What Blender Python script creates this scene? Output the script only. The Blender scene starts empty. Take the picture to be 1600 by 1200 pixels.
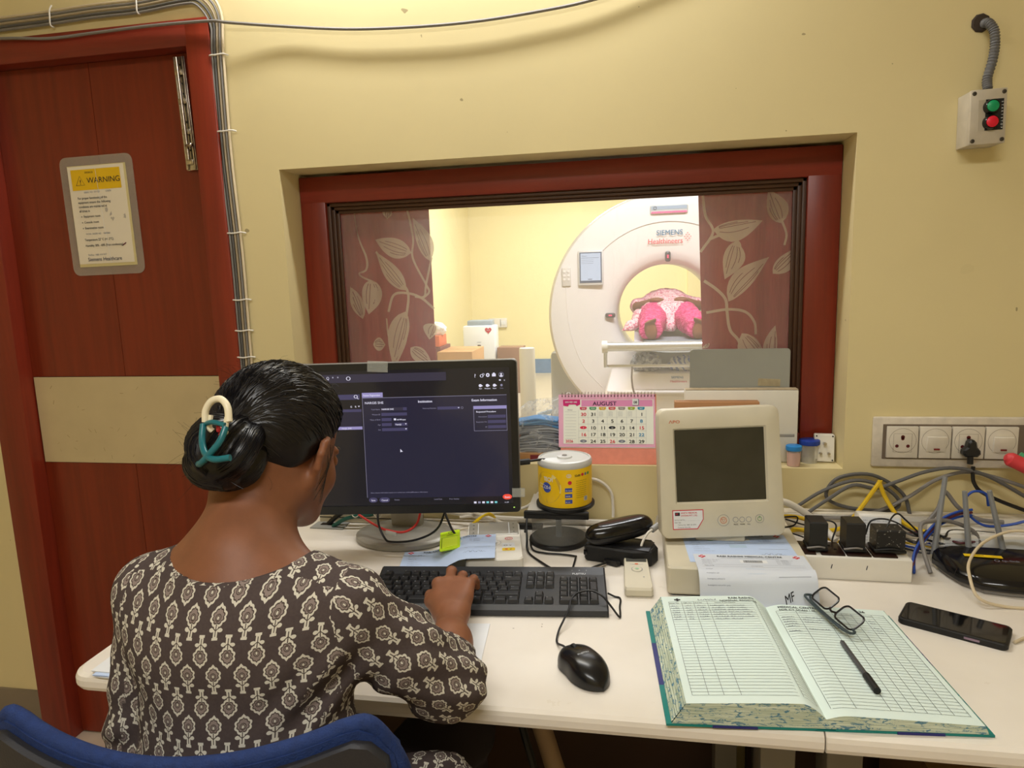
import bpy, bmesh, math, random
import numpy as np
from mathutils import Vector as V, Matrix, Quaternion
random.seed(7)
SC = bpy.context.scene
COL = SC.collection
PI = math.pi

# ------------------------------------------------------------------ camera
def cam_matrix(pitch, yaw, roll):
    p, y, r = map(math.radians, (pitch, yaw, roll))
    Rz = Matrix.Rotation(y, 3, 'Z')
    Rx = Matrix.Rotation(-p, 3, 'X')
    Ry = Matrix.Rotation(r, 3, 'Y')
    return Rz @ Rx @ Ry
_cd = bpy.data.cameras.new('camera'); cam = bpy.data.objects.new('camera', _cd); COL.objects.link(cam)
_R = cam_matrix(8.9, 10.4, 1.88)
_X, _Y, _Z = _R.col[0], _R.col[2], -_R.col[1]
cam.matrix_world = Matrix(((_X[0], _Y[0], _Z[0], 0), (_X[1], _Y[1], _Z[1], 0), (_X[2], _Y[2], _Z[2], 1.37), (0, 0, 0, 1)))
_cd.sensor_width = 36; _cd.lens = 1080 / 1600 * 36; _cd.clip_start = .02; _cd.clip_end = 60
SC.camera = cam

# ------------------------------------------------------------------ world, exposure, room lights
SC.view_settings.view_transform = 'Standard'; SC.view_settings.look = 'None'
SC.view_settings.gamma = 1; SC.view_settings.use_curve_mapping = False
SC.view_settings.exposure = 0.0
wd = bpy.data.worlds.new('world'); SC.world = wd; wd.use_nodes = True
wd.node_tree.nodes['Background'].inputs[0].default_value = (1, .97, .92, 1)
wd.node_tree.nodes['Background'].inputs[1].default_value = .2
def area(name, loc, size, power, col=(1, 1, 1), rot=(0, 0, 0)):
    l = bpy.data.lights.new(name, 'AREA'); l.shape = 'RECTANGLE'; l.size, l.size_y = size
    l.energy = power; l.color = col
    o = bpy.data.objects.new(name, l); COL.objects.link(o); o.location = loc; o.rotation_euler = rot
    return o
area('tube_light_wall', (-.42, 1.56, 2.36), (1.15, .05), 13, (1, .985, .95), (math.radians(-12), 0, 0))
area('tube_light_ceiling', (-.2, -.7, 2.74), (1.4, .3), 46, (1, .985, .95))
area('ct_tube_light_near', (.2, 3.3, 2.9), (1.3, .3), 80, (.95, .97, 1), (math.radians(25), 0, 0))
area('ct_tube_light_far', (-.6, 7.6, 2.95), (1.3, .3), 120, (.95, .97, 1))

# ------------------------------------------------------------------ colour and node helpers
def lin(c):
    r = []
    for k in c[:3]:
        k /= 255.
        r.append(k / 12.92 if k <= .04045 else ((k + .055) / 1.055) ** 2.4)
    return (*r, 1)
class X:
    """arithmetic on node sockets"""
    nt = None
    def __init__(s, k): s.k = k
    @staticmethod
    def m(op, *a):
        n = X.nt.nodes.new('ShaderNodeMath'); n.operation = op
        for i, q in enumerate(a):
            if isinstance(q, X): X.nt.links.new(q.k, n.inputs[i])
            else: n.inputs[i].default_value = q
        return X(n.outputs[0])
    def __add__(s, o): return X.m('ADD', s, o)
    __radd__ = __add__
    def __sub__(s, o): return X.m('SUBTRACT', s, o)
    def __rsub__(s, o): return X.m('SUBTRACT', o, s)
    def __mul__(s, o): return X.m('MULTIPLY', s, o)
    __rmul__ = __mul__
    def __truediv__(s, o): return X.m('DIVIDE', s, o)
    def lt(s, o): return X.m('LESS_THAN', s, o)
    def gt(s, o): return X.m('GREATER_THAN', s, o)
    def abs(s): return X.m('ABSOLUTE', s)
    def floor(s): return X.m('FLOOR', s)
    def frac(s): return X.m('FRACT', s)
    def min(s, o): return X.m('MINIMUM', s, o)
    def max(s, o): return X.m('MAXIMUM', s, o)
    def sqrt(s): return X.m('SQRT', s)
    def cos(s): return X.m('COSINE', s)
    def sin(s): return X.m('SINE', s)
def mixc(fac, a, b):
    n = X.nt.nodes.new('ShaderNodeMix'); n.data_type = 'RGBA'
    if isinstance(fac, X): X.nt.links.new(fac.k, n.inputs[0])
    else: n.inputs[0].default_value = fac
    for i, q in ((6, a), (7, b)):
        if isinstance(q, X): X.nt.links.new(q.k, n.inputs[i])
        else: n.inputs[i].default_value = q
    return X(n.outputs[2])
def noise(scale, detail=3, vec=None, rough=.5, dist=0.):
    n = X.nt.nodes.new('ShaderNodeTexNoise'); n.inputs['Scale'].default_value = scale
    n.inputs['Detail'].default_value = detail; n.inputs['Roughness'].default_value = rough
    n.inputs['Distortion'].default_value = dist
    if vec is not None: X.nt.links.new(vec.k, n.inputs['Vector'])
    return X(n.outputs[0])
def coords(kind='Object', scale=(1, 1, 1), rot=(0, 0, 0)):
    t = X.nt.nodes.new('ShaderNodeTexCoord'); mp = X.nt.nodes.new('ShaderNodeMapping')
    mp.inputs['Scale'].default_value = scale; mp.inputs['Rotation'].default_value = rot
    X.nt.links.new(t.outputs[kind], mp.inputs['Vector']); return X(mp.outputs[0])
def sep(v):
    n = X.nt.nodes.new('ShaderNodeSeparateXYZ'); X.nt.links.new(v.k, n.inputs[0])
    return [X(o) for o in n.outputs]
def ramp(x, stops):
    n = X.nt.nodes.new('ShaderNodeValToRGB'); X.nt.links.new(x.k, n.inputs[0]); cr = n.color_ramp
    while len(cr.elements) < len(stops): cr.elements.new(.5)
    for e, (p, c) in zip(cr.elements, stops):
        e.position = p; e.color = c if len(c) == 4 else lin(c)
    return X(n.outputs[0])
MATS = {}
def mat(name, col=(200, 200, 200), rough=.5, metal=0, spec=.5, bump=0, bscale=80, var=0, vscale=6, coat=0,
        emit=None, estr=1, alpha=1, trans=0, ior=1.45, sub=0, build=None):
    if name in MATS: return MATS[name]
    m = bpy.data.materials.new(name); m.use_nodes = True; nt = m.node_tree; X.nt = nt
    b = nt.nodes['Principled BSDF']
    b.inputs['Roughness'].default_value = rough; b.inputs['Metallic'].default_value = metal
    b.inputs['Specular IOR Level'].default_value = spec; b.inputs['IOR'].default_value = ior
    b.inputs['Base Color'].default_value = lin(col)
    if coat: b.inputs['Coat Weight'].default_value = coat; b.inputs['Coat Roughness'].default_value = .05
    if trans: b.inputs['Transmission Weight'].default_value = trans
    if alpha < 1: b.inputs['Alpha'].default_value = alpha
    if sub:
        b.inputs['Subsurface Weight'].default_value = sub; b.inputs['Subsurface Radius'].default_value = (.9, .35, .2)
        b.inputs['Subsurface Scale'].default_value = .006
    if emit is not None:
        b.inputs['Emission Color'].default_value = lin(emit); b.inputs['Emission Strength'].default_value = estr
    if build: build(b)
    elif var:
        c = lin(col); n = noise(vscale, 4, coords())
        a = tuple(x * (1 - var) for x in c[:3]) + (1,); d = tuple(min(1, x * (1 + var)) for x in c[:3]) + (1,)
        nt.links.new(ramp(n, [(.3, a), (.7, d)]).k, b.inputs['Base Color'])
    if bump:
        n = noise(bscale, 3, coords()); bp = nt.nodes.new('ShaderNodeBump'); bp.inputs['Strength'].default_value = bump
        bp.inputs['Distance'].default_value = .002
        nt.links.new(n.k, bp.inputs['Height']); nt.links.new(bp.outputs[0], b.inputs['Normal'])
    MATS[name] = m
    return m
def link(x, b, inp): X.nt.links.new(x.k, b.inputs[inp])

# ------------------------------------------------------------------ mesh builder
class B:
    """collects shapes, each with a material, into one mesh"""
    def __init__(s): s.v = []; s.f = []; s.fm = []; s.ms = []; s.sm = []
    def mi(s, m):
        if m not in s.ms: s.ms.append(m)
        return s.ms.index(m)
    def add(s, vs, fs, m, smooth=False):
        o = len(s.v); s.v.extend([tuple(q) for q in vs]); k = s.mi(m)
        for f in fs: s.f.append(tuple(i + o for i in f)); s.fm.append(k); s.sm.append(smooth)
        return s
    def bm(s, bm, m, mtx=None, smooth=False):
        bm.verts.ensure_lookup_table(); bm.verts.index_update()
        vs = [(mtx @ q.co if mtx else q.co) for q in bm.verts]
        s.add(vs, [[w.index for w in f.verts] for f in bm.faces], m, smooth); bm.free(); return s
    def box(s, c, d, m, r=None, bev=0, seg=2, smooth=None):
        b = bmesh.new(); bmesh.ops.create_cube(b, size=1)
        for q in b.verts: q.co = V((q.co[0] * d[0], q.co[1] * d[1], q.co[2] * d[2]))
        if bev: bmesh.ops.bevel(b, geom=list(b.edges), offset=min(bev, min(d) * .49), segments=seg, affect='EDGES', profile=.5)
        mt = Matrix.Translation(c)
        if r: mt = mt @ rotm(r)
        return s.bm(b, m, mt, bool(bev) if smooth is None else smooth)
    def span(s, a, b_, m, bev=0, seg=2):
        return s.box([(a[i] + b_[i]) / 2 for i in range(3)], [abs(b_[i] - a[i]) for i in range(3)], m, None, bev, seg)
    def lathe(s, prof, m, c=(0, 0, 0), n=32, r=None, sx=1, sy=1, smooth=True):
        vs = []; fs = []
        for (rr, z) in prof:
            for k in range(n):
                a = 2 * PI * k / n; vs.append(V((rr * math.cos(a) * sx, rr * math.sin(a) * sy, z)))
        for i in range(len(prof) - 1):
            for k in range(n):
                fs.append((i * n + k, i * n + (k + 1) % n, (i + 1) * n + (k + 1) % n, (i + 1) * n + k))
        if prof[0][0] > 1e-6: fs.append(tuple(range(n))[::-1])
        if prof[-1][0] > 1e-6: fs.append(tuple((len(prof) - 1) * n + k for k in range(n)))
        mt = Matrix.Translation(c) @ (rotm(r) if r else Matrix())
        return s.add([mt @ q for q in vs], fs, m, smooth)
    def cyl(s, c, r, h, m, n=24, rot=None, bev=0, r2=None):
        r2 = r if r2 is None else r2
        p = [(r, 0), (r2, h)] if not bev else [(r - bev, 0), (r, bev), (r2, h - bev), (r2 - bev, h)]
        return s.lathe(p, m, c, n, rot, smooth=False if n < 12 else True)
    def prism(s, pts, z0, z1, m, mtx=None, smooth=False, bev=0):
        """outline in xy, extruded from z0 to z1"""
        n = len(pts)
        if bev:
            cx = sum(p[0] for p in pts) / n; cy = sum(p[1] for p in pts) / n
            def ins(p, d):
                v = V((p[0] - cx, p[1] - cy)); l = max(v.length, 1e-6); return (p[0] - v[0] / l * d, p[1] - v[1] / l * d)
            rings = [([ins(p, bev) for p in pts], z0), (pts, z0 + bev), (pts, z1 - bev), ([ins(p, bev) for p in pts], z1)]
        else: rings = [(pts, z0), (pts, z1)]
        vs = [V((p[0], p[1], z)) for r, z in rings for p in r]; fs = []
        for i in range(len(rings) - 1):
            for k in range(n): fs.append((i * n + k, i * n + (k + 1) % n, (i + 1) * n + (k + 1) % n, (i + 1) * n + k))
        fs.append(tuple(range(n))[::-1]); fs.append(tuple((len(rings) - 1) * n + k for k in range(n)))
        if mtx: vs = [mtx @ q for q in vs]
        return s.add(vs, fs, m, smooth)
    def tube(s, path, r, m, n=8, cap=True, sm=True, k=6, rad=None):
        """tube through points (catmull-rom when sm)"""
        P = spline(path, k) if sm else [V(p) for p in path]
        N = len(P); vs = []; fs = []; up = None
        for i in range(N):
            t = (P[min(i + 1, N - 1)] - P[max(i - 1, 0)]).normalized()
            if up is None:
                up = V((0, 0, 1)) if abs(t.z) < .9 else V((1, 0, 0))
            x = t.cross(up)
            if x.length < 1e-6: x = t.cross(V((1, .3, .2)))
            x.normalize(); up = x.cross(t).normalized()
            rr = r if rad is None else rad(i / (N - 1)) * r
            for q in range(n):
                a = 2 * PI * q / n; vs.append(P[i] + x * (math.cos(a) * rr) + up * (math.sin(a) * rr))
        for i in range(N - 1):
            for q in range(n): fs.append((i * n + q, i * n + (q + 1) % n, (i + 1) * n + (q + 1) % n, (i + 1) * n + q))
        if cap: fs.append(tuple(range(n))[::-1]); fs.append(tuple((N - 1) * n + q for q in range(n)))
        return s.add(vs, fs, m, True)
    def grid(s, fn, nu, nv, m, smooth=True, thick=0):
        vs = [V(fn(i / nu, j / nv)) for j in range(nv + 1) for i in range(nu + 1)]
        fs = [(j * (nu + 1) + i, j * (nu + 1) + i + 1, (j + 1) * (nu + 1) + i + 1, (j + 1) * (nu + 1) + i) for j in range(nv) for i in range(nu)]
        return s.add(vs, fs, m, smooth)
    def sphere(s, c, r, m, sc=(1, 1, 1), rot=None, n=16):
        b = bmesh.new(); bmesh.ops.create_uvsphere(b, u_segments=n, v_segments=max(6, n // 2), radius=r)
        mt = Matrix.Translation(c) @ (rotm(rot) if rot else Matrix()) @ Matrix.Diagonal((*sc, 1))
        return s.bm(b, m, mt, True)
    def obj(s, name, parent=None, loc=None, rot=None, solid=0):
        me = bpy.data.meshes.new(name); me.from_pydata(s.v, [], s.f)
        for m in s.ms: me.materials.append(m)
        me.polygons.foreach_set('material_index', s.fm); me.polygons.foreach_set('use_smooth', s.sm)
        me.update()
        if any(s.sm): me.set_sharp_from_angle(angle=math.radians(40))
        o = bpy.data.objects.new(name, me); COL.objects.link(o)
        if parent: o.parent = parent
        if loc: o.location = loc
        if rot: o.rotation_euler = rot
        if solid:
            md = o.modifiers.new('solid', 'SOLIDIFY'); md.thickness = solid; md.offset = 0
        return o
def rotm(r):
    if isinstance(r, Matrix): return r.to_4x4()
    return Matrix.Rotation(r[2], 4, 'Z') @ Matrix.Rotation(r[1], 4, 'Y') @ Matrix.Rotation(r[0], 4, 'X')
def spline(pts, k=6):
    P = [V(p) for p in pts]
    if len(P) < 3: return P
    Q = [P[0] * 2 - P[1]] + P + [P[-1] * 2 - P[-2]]; out = []
    for i in range(1, len(Q) - 2):
        a, b, c, d = Q[i - 1], Q[i], Q[i + 1], Q[i + 2]
        for j in range(k):
            t = j / k
            out.append(.5 * (2 * b + (c - a) * t + (2 * a - 5 * b + 4 * c - d) * t * t + (3 * b - a - 3 * c + d) * t ** 3))
    out.append(P[-1]); return out
def rrect(x0, y0, x1, y1, r, n=5):
    out = []
    for cx, cy, a0 in ((x1 - r, y1 - r, 0), (x0 + r, y1 - r, 90), (x0 + r, y0 + r, 180), (x1 - r, y0 + r, 270)):
        for k in range(n + 1):
            a = math.radians(a0 + 90 * k / n); out.append((cx + r * math.cos(a), cy + r * math.sin(a)))
    return out
def ngon(cx, cy, rx, ry=None, n=20):
    ry = rx if ry is None else ry
    return [(cx + rx * math.cos(2 * PI * k / n), cy + ry * math.sin(2 * PI * k / n)) for k in range(n)]
_TX = {}
def glyphs(s, bold=0.):
    if (s, bold) not in _TX:
        c = bpy.data.curves.new('t', 'FONT'); c.body = s; c.size = 1; c.resolution_u = 3; c.offset = bold
        o = bpy.data.objects.new('t', c); me = bpy.data.meshes.new_from_object(o)
        _TX[(s, bold)] = ([(q.co.x, q.co.y) for q in me.vertices], [tuple(p.vertices) for p in me.polygons])
        bpy.data.objects.remove(o); bpy.data.curves.remove(c); bpy.data.meshes.remove(me)
    return _TX[(s, bold)]
class Sheet:
    """prints flat marks on a surface given by fn(u, v, height)"""
    def __init__(s, b, fn, lift=.00025): s.b = b; s.fn = fn; s.lift = lift
    def poly(s, pts, m, l=1):
        return s.b.add([s.fn(u, v, s.lift * l) for u, v in pts], [tuple(range(len(pts)))], m)
    def rect(s, u0, v0, u1, v1, m, l=1, nu=1, nv=1):
        s.b.add([s.fn(u0 + (u1 - u0) * i / nu, v0 + (v1 - v0) * j / nv, s.lift * l) for j in range(nv + 1) for i in range(nu + 1)],
                [(j * (nu + 1) + i, j * (nu + 1) + i + 1, (j + 1) * (nu + 1) + i + 1, (j + 1) * (nu + 1) + i) for j in range(nv) for i in range(nu)], m)
    def line(s, pts, w, m, l=2, k=None):
        P = [V((p[0], p[1])) for p in pts]
        if k:
            P = [V((q[0], q[1])) for q in spline([(p[0], p[1], 0) for p in pts], k)]
        vs = []
        for i, p in enumerate(P):
            t = P[min(i + 1, len(P) - 1)] - P[max(i - 1, 0)]
            nrm = V((-t[1], t[0])).normalized() * (w / 2) if t.length > 0 else V((0, w / 2))
            vs += [s.fn(p[0] + nrm[0], p[1] + nrm[1], s.lift * l), s.fn(p[0] - nrm[0], p[1] - nrm[1], s.lift * l)]
        s.b.add(vs, [(2 * i, 2 * i + 1, 2 * i + 3, 2 * i + 2) for i in range(len(P) - 1)], m)
    def hline(s, u0, u1, v, w, m, n=1, l=2):
        s.line([(u0 + (u1 - u0) * i / n, v) for i in range(n + 1)], w, m, l)
    def text(s, t, u, v, size, m, al='L', sx=1., bold=0., l=3, ang=0, shear=0):
        vs, fs = glyphs(t)
        if not vs: return
        if bold:       # heavier strokes: a second, slightly shifted strike of the same letters
            for q in ((.9, 0), (.45, .6)): s.text(t, u + q[0] * bold * size * 1.6 * math.cos(ang), v + q[1] * bold * size * 1.6, size, m, al, sx, 0, l + .3 + q[1] * .5, ang, shear)
        w = max(q[0] for q in vs) * sx * size
        du = {'L': 0, 'C': -w / 2, 'R': -w}[al]; ca, sa = math.cos(ang), math.sin(ang); out = []
        for x, y in vs:
            X_ = x * sx * size + du + y * size * shear; Y_ = y * size
            out.append(s.fn(u + X_ * ca - Y_ * sa, v + X_ * sa + Y_ * ca, s.lift * l))
        s.b.add(out, fs, m)
    def ring(s, u, v, r, w, m, l=2, ry=None, n=24):
        ry = ry or r
        s.line([(u + r * math.cos(2 * PI * k / n), v + ry * math.sin(2 * PI * k / n)) for k in range(n + 1)], w, m, l)
    def disc(s, u, v, r, m, l=2, ry=None): s.poly(ngon(u, v, r, ry), m, l)
    def scrawl(s, u, v, w, h, m, lw=.0004, l=3, seed=0, n=None):
        rn = random.Random(seed); n = n or max(4, int(w / h * 2.2)); x = u; pts = []
        for i in range(n * 2 + 1):
            pts.append((u + w * i / (n * 2) + rn.uniform(-.2, .2) * h, v + (h if i % 2 else 0) * rn.uniform(.3, 1)))
        s.line(pts, lw, m, l, 3)
def plane_fn(o, ux, vx):
    o, ux, vx = V(o), V(ux).normalized(), V(vx).normalized(); n = ux.cross(vx)
    return lambda u, v, h=0: o + ux * u + vx * v + n * h
# ------------------------------------------------------------------ things and tags
def tag(o, label, cat, group=None, kind=None):
    if label: o['label'] = label
    if cat: o['category'] = cat
    if group: o['group'] = group
    if kind: o['kind'] = kind
    return o
def thing(name, label, cat, loc=(0, 0, 0), rot=(0, 0, 0), group=None):
    o = bpy.data.objects.new(name, None); COL.objects.link(o); o.empty_display_size = .05
    o.location = loc; o.rotation_euler = rot
    return tag(o, label, cat, group)
def struct(o): o['kind'] = 'structure'; return o
def cable(name, label, pts, r, m, n=8, group=None, k=6):
    return tag(B().tube(pts, r, m, n, k=k).obj(name), label, 'cable', group)
# ================================================================== setting materials
def _wallb(base, d=.05):
    def f(b):
        co = coords(); n = noise(1.3, 4, co); n2 = noise(9, 5, co); n3 = noise(60, 2, co)
        c = lin(base); k = lambda f_: tuple(min(1, x * f_) for x in c[:3]) + (1,)
        a = ramp(n, [(.3, k(1 - d)), (.7, k(1 + d))])
        a2 = mixc((n2.gt(.70)) * .12, a, k(.72))
        spk = noise(38, 1, co)
        a3 = mixc((spk.gt(.80)) * .55, a2, lin((96, 78, 52)))
        link(a3, b, 'Base Color')
        bp = X.nt.nodes.new('ShaderNodeBump'); bp.inputs['Strength'].default_value = .25; bp.inputs['Distance'].default_value = .004
        h = noise(3.5, 3, co) + n3 * .12
        X.nt.links.new(h.k, bp.inputs['Height']); X.nt.links.new(bp.outputs[0], b.inputs['Normal'])
    return f
M_wall = mat('wall_paint', rough=.55, spec=.3, build=_wallb((219, 204, 156)))
M_wall2 = mat('scan_room_paint', rough=.6, spec=.3, build=_wallb((234, 221, 168), .03))
M_white = mat('ceiling_white', (225, 222, 212), .8)
def _wood(base, along='z', dark=.72, fine=1.):
    def f(b):
        sc = {'z': (22, 22, 1.3), 'x': (1.3, 22, 22)}[along]
        n = noise(1.6 * fine, 5, coords(scale=sc), .6, .4); n2 = noise(.9, 3, coords())
        c = lin(base); k = lambda q: tuple(x * q for x in c[:3]) + (1,)
        link(mixc(n2 * .35, ramp(n, [(.3, k(dark)), (.62, k(1.08))]), k(.8)), b, 'Base Color')
    return f
M_lam = mat('door_laminate', rough=.32, spec=.5, build=_wood((122, 43, 22)))
M_lamx = mat('door_laminate_cross', rough=.34, spec=.5, build=_wood((126, 44, 30), 'x'))
M_frame = mat('frame_laminate', rough=.34, spec=.5, build=_wood((128, 44, 26)))
M_bead = mat('brown_beading', rough=.45, build=_wood((74, 46, 28)))
M_beadx = mat('brown_beading_cross', rough=.45, build=_wood((74, 46, 28), 'x'))
def _floor(b):
    co = coords(); x, y, z = sep(co)
    t = .6; fx = (x * (1 / t) + .31).frac(); fy = (y * (1 / t) + .12).frac()
    g = (fx.lt(.006)).max(fy.lt(.006))
    link(mixc(g, ramp(noise(7, 4, co), [(.3, (172, 152, 132)), (.7, (190, 172, 152))]), lin((110, 96, 84))), b, 'Base Color')
M_floor = mat('floor_tile', rough=.3, build=_floor)
M_skirt = mat('skirting_tile', (128, 116, 98), .4, var=.08)
M_blue = mat('blue_skirting', (96, 130, 165), .5, var=.1, vscale=20)
M_dark = mat('dark_gap', (22, 15, 10), .8)
# ================================================================== setting
Yw, Y2 = 1.67, 1.87
def structure(name, spans, m):
    b = B()
    for a, c in spans: b.span(a, c, m)
    return struct(b.obj(name))
ox0, ox1, oz1 = -1.815, -1.032, 2.022          # door opening
wx0, wx1, wz0, wz1 = -.883, .471, .9, 1.652    # window opening
structure('wall_front', [((-2.3, Yw, 0), (ox0, Y2, 2.8)), ((ox0, Yw, oz1), (ox1, Y2, 2.8)), ((ox1, Yw, 0), (wx0, Y2, 2.8)),
                         ((wx0, Yw, wz1), (wx1, Y2, 2.8)), ((wx0, Yw, 0), (wx1, Y2, wz0)), ((wx1, Yw, 0), (2.3, Y2, 2.8))], M_wall)
structure('wall_left', [((-2.4, -1.9, 0), (-2.3, Y2, 2.8))], M_wall)
structure('wall_right', [((2.3, -1.9, 0), (2.4, Y2, 2.8))], M_wall)
structure('wall_back', [((-2.4, -2.0, 0), (2.4, -1.9, 2.8))], M_wall)
structure('ceiling', [((-2.4, -2.0, 2.8), (2.4, Y2, 2.9))], M_white)
structure('floor', [((-2.4, -2.0, -.1), (2.4, Y2, 0))], M_floor)
structure('baseboard_front', [((-2.3, Yw - .008, 0), (ox0 - .001, Yw, .153))], M_skirt)
# scan room
structure('wall_scan_room_back', [((-2.45, 9.6, 0), (3.0, 9.7, 3.1))], M_wall2)
structure('wall_scan_room_left', [((-2.45, Y2, 0), (-2.306, 9.6, 3.1))], M_wall2)
structure('wall_scan_room_right', [((2.9, Y2, 0), (3.0, 9.6, 3.1))], M_wall2)
structure('wall_scan_room_front', [((-2.45, Y2, 2.8), (3.0, Y2 + .05, 3.1)), ((2.3, Y2, 0), (2.9, Y2 + .05, 2.8)), ((wx1, Y2, 0), (2.3, Y2 + .01, 2.8)), ((-2.3, Y2, 0), (ox0, Y2 + .01, 2.8))], M_wall2)
structure('ceiling_scan_room', [((-2.45, Y2, 3.1), (3.0, 9.7, 3.2))], M_white)
structure('floor_scan_room', [((-2.45, Y2, -.1), (3.0, 9.7, 0))], mat('scan_room_floor', (196, 184, 160), .35, var=.05))
structure('baseboard_scan_room', [((-2.3, 9.585, 0), (2.9, 9.6, .2)), ((-2.306, Y2 + .1, 0), (-2.291, 9.585, .2))], M_blue)
structure('trim_1', [((.66, 9.45, 0), (.95, 9.6, 3.1))], M_wall2)

# ------------------------------------------------------------------ door
def make_door():
    d = bpy.data.objects.new('door_1', None); COL.objects.link(d); d.location = (-1.42, 1.70, 0); struct(d)
    L = lambda x, y, z: (x + 1.42, y - 1.70, z)
    b = B()
    # two leaves of board meeting at a slightly crooked joint, and the light band let in between them
    for z0, z1 in ((.006, .873), (1.127, 1.957)):
        b.span(L(-1.716, 1.70, z0), L(-1.4155, 1.735, z1), M_lam)
        b.span(L(-1.414, 1.70, z0), L(-1.101, 1.735, z1), M_lam)
    b.span(L(-1.716, 1.704, .006), L(-1.101, 1.733, 1.957), M_dark)
    b.obj('door_leaf', d)
    b = B(); b.span(L(-1.712, 1.697, .875), L(-1.102, 1.71, 1.125), mat('band_laminate', (196, 178, 138), .38, var=.05, vscale=9))
    S_ = Sheet(b, plane_fn(L(-1.712, 1.697, .875), (1, 0, 0), (0, 0, 1)))
    sm = mat('scuff', (150, 128, 92), .6)
    for k in range(26):
        u, v = random.uniform(.02, .58), random.uniform(.01, .24); S_.line([(u, v), (u + random.uniform(-.012, .012), v + random.uniform(-.012, .012))], random.uniform(.0006, .0016), sm, 1)
    b.obj('band_panel', d)
    b = B()
    b.span(L(-1.815, 1.655, 0), L(-1.717, 1.75, 2.022), M_frame, .004)
    b.span(L(-1.099, 1.655, 0), L(-1.032, 1.75, 2.022), M_frame, .004)
    b.span(L(-1.815, 1.6551, 1.958), L(-1.032, 1.7501, 2.0225), M_lamx, .004)
    b.obj('door_frame', d)
    # tower bolt on the leaf, slightly leaning
    st = mat('worn_steel', (186, 178, 168), .28, 1, var=.25, vscale=60); dk = mat('bolt_stud_dark', (40, 32, 28), .5)
    b = B()
    b.box((0, 0, 0), (.03, .003, .28), st, bev=.001)
    for sx in (-1, 1): b.box((sx * .011, -.004, 0), (.005, .006, .278), st, bev=.0015)
    for z in (-.12, -.045, .03, .1): b.box((0, -.007, z), (.022, .006, .014), st, bev=.002)
    for z in (-.09, -.02, .05, .075, .12): b.lathe([(.003, 0), (.003, .002)], dk, (.0, -.0018, z), 10, (PI / 2, 0, 0))  # small dark round studs along the bolt plate
    bo = b.obj('door_bolt', d, (.279, -.0075, 1.808), (0, math.radians(-1.5), 0))
    b = B(); b.tube([(0, -.011, -.115), (0, -.011, .135)], .0045, st, 10, sm=False)
    b.tube([(0, -.011, -.082), (.004, -.02, -.082), (.02, -.028, -.083)], .0038, st, 8); b.sphere((.022, -.029, -.083), .0055, st)
    b.obj('bolt_rod', bo)
    return d
make_door()

# ------------------------------------------------------------------ window between the rooms
def make_window():
    w = bpy.data.objects.new('window_1', None); COL.objects.link(w); w.location = (-.206, 1.80, .9); struct(w)
    L = lambda x, y, z: (x + .206, y - 1.80, z - .9)
    b = B(); y0, y1 = 1.768, 1.86
    b.span(L(-.882, y0, .901), L(-.812, y1, 1.644), M_frame, .003)
    b.span(L(.395, y0, .901), L(.470, y1, 1.644), M_frame, .003)
    b.span(L(-.882, y0 - .0005, 1.576), L(.470, y1, 1.6445), mat('frame_laminate_cross', rough=.34, build=_wood((128, 46, 34), 'x')), .003)
    b.span(L(-.812, y0, .901), L(.395, y1, .962), M_lamx, .003)
    b.obj('window_frame', w)
    b = B()
    for k, (ins, yy) in enumerate(((0, 1.778), (.009, 1.786), (.018, 1.793))):
        t = .0095
        a0, a1, c0, c1 = -.812 + ins, .395 - ins, .962 + ins, 1.576 - ins
        b.span(L(a0, yy, c0), L(a0 + t, 1.80, c1), M_bead, .0015); b.span(L(a1 - t, yy, c0), L(a1, 1.80, c1), M_bead, .0015)
        b.span(L(a0, yy, c1 - t), L(a1, 1.80, c1), M_beadx, .0015); b.span(L(a0, yy, c0), L(a1, 1.80, c0 + t), M_beadx, .0015)
    b.obj('beading', w)
    def gl(bs):
        nt = X.nt; out = nt.nodes['Material Output']
        tr = nt.nodes.new('ShaderNodeBsdfTransparent'); df = nt.nodes.new('ShaderNodeBsdfTranslucent'); d2 = nt.nodes.new('ShaderNodeBsdfDiffuse'); gs = nt.nodes.new('ShaderNodeBsdfGlossy')
        gs.inputs['Roughness'].default_value = .03
        df.inputs[0].default_value = (1, .97, .93, 1); d2.inputs[0].default_value = (1, .97, .93, 1)
        co = coords(scale=(1, 1, 1)); sm = noise(2.2, 5, co, .6, .6)
        sw = noise(5, 4, coords(scale=(9, 1, 1.2), rot=(0, .5, 0)), .6, 1.5)
        f = ramp(sm, [(.35, (.17, .17, .17, 1)), (.75, (.27, .27, .27, 1))])
        x, y, z = sep(coords('Object'))
        f2 = ((sw.gt(.62)) * (z.gt(.42)) * .02)
        mx = nt.nodes.new('ShaderNodeMixShader'); m2 = nt.nodes.new('ShaderNodeMixShader'); m3 = nt.nodes.new('ShaderNodeMixShader')
        nt.links.new((X(f.k) + f2).k, mx.inputs[0]); nt.links.new(tr.outputs[0], mx.inputs[1])
        m3.inputs[0].default_value = .5; nt.links.new(df.outputs[0], m3.inputs[1]); nt.links.new(d2.outputs[0], m3.inputs[2])
        nt.links.new(m3.outputs[0], mx.inputs[2])
        fr = nt.nodes.new('ShaderNodeFresnel'); fr.inputs[0].default_value = 1.45
        nt.links.new(fr.outputs[0], m2.inputs[0]); nt.links.new(mx.outputs[0], m2.inputs[1]); nt.links.new(gs.outputs[0], m2.inputs[2])
        nt.links.new(m2.outputs[0], out.inputs['Surface'])
    g = mat('smeared_glass', build=gl)
    b = B(); b.add([L(-.80, 1.802, .97), L(.385, 1.802, .97), L(.385, 1.802, 1.57), L(-.80, 1.802, 1.57)], [(0, 1, 2, 3)], g)
    b.obj('glass_pane', w)
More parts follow.
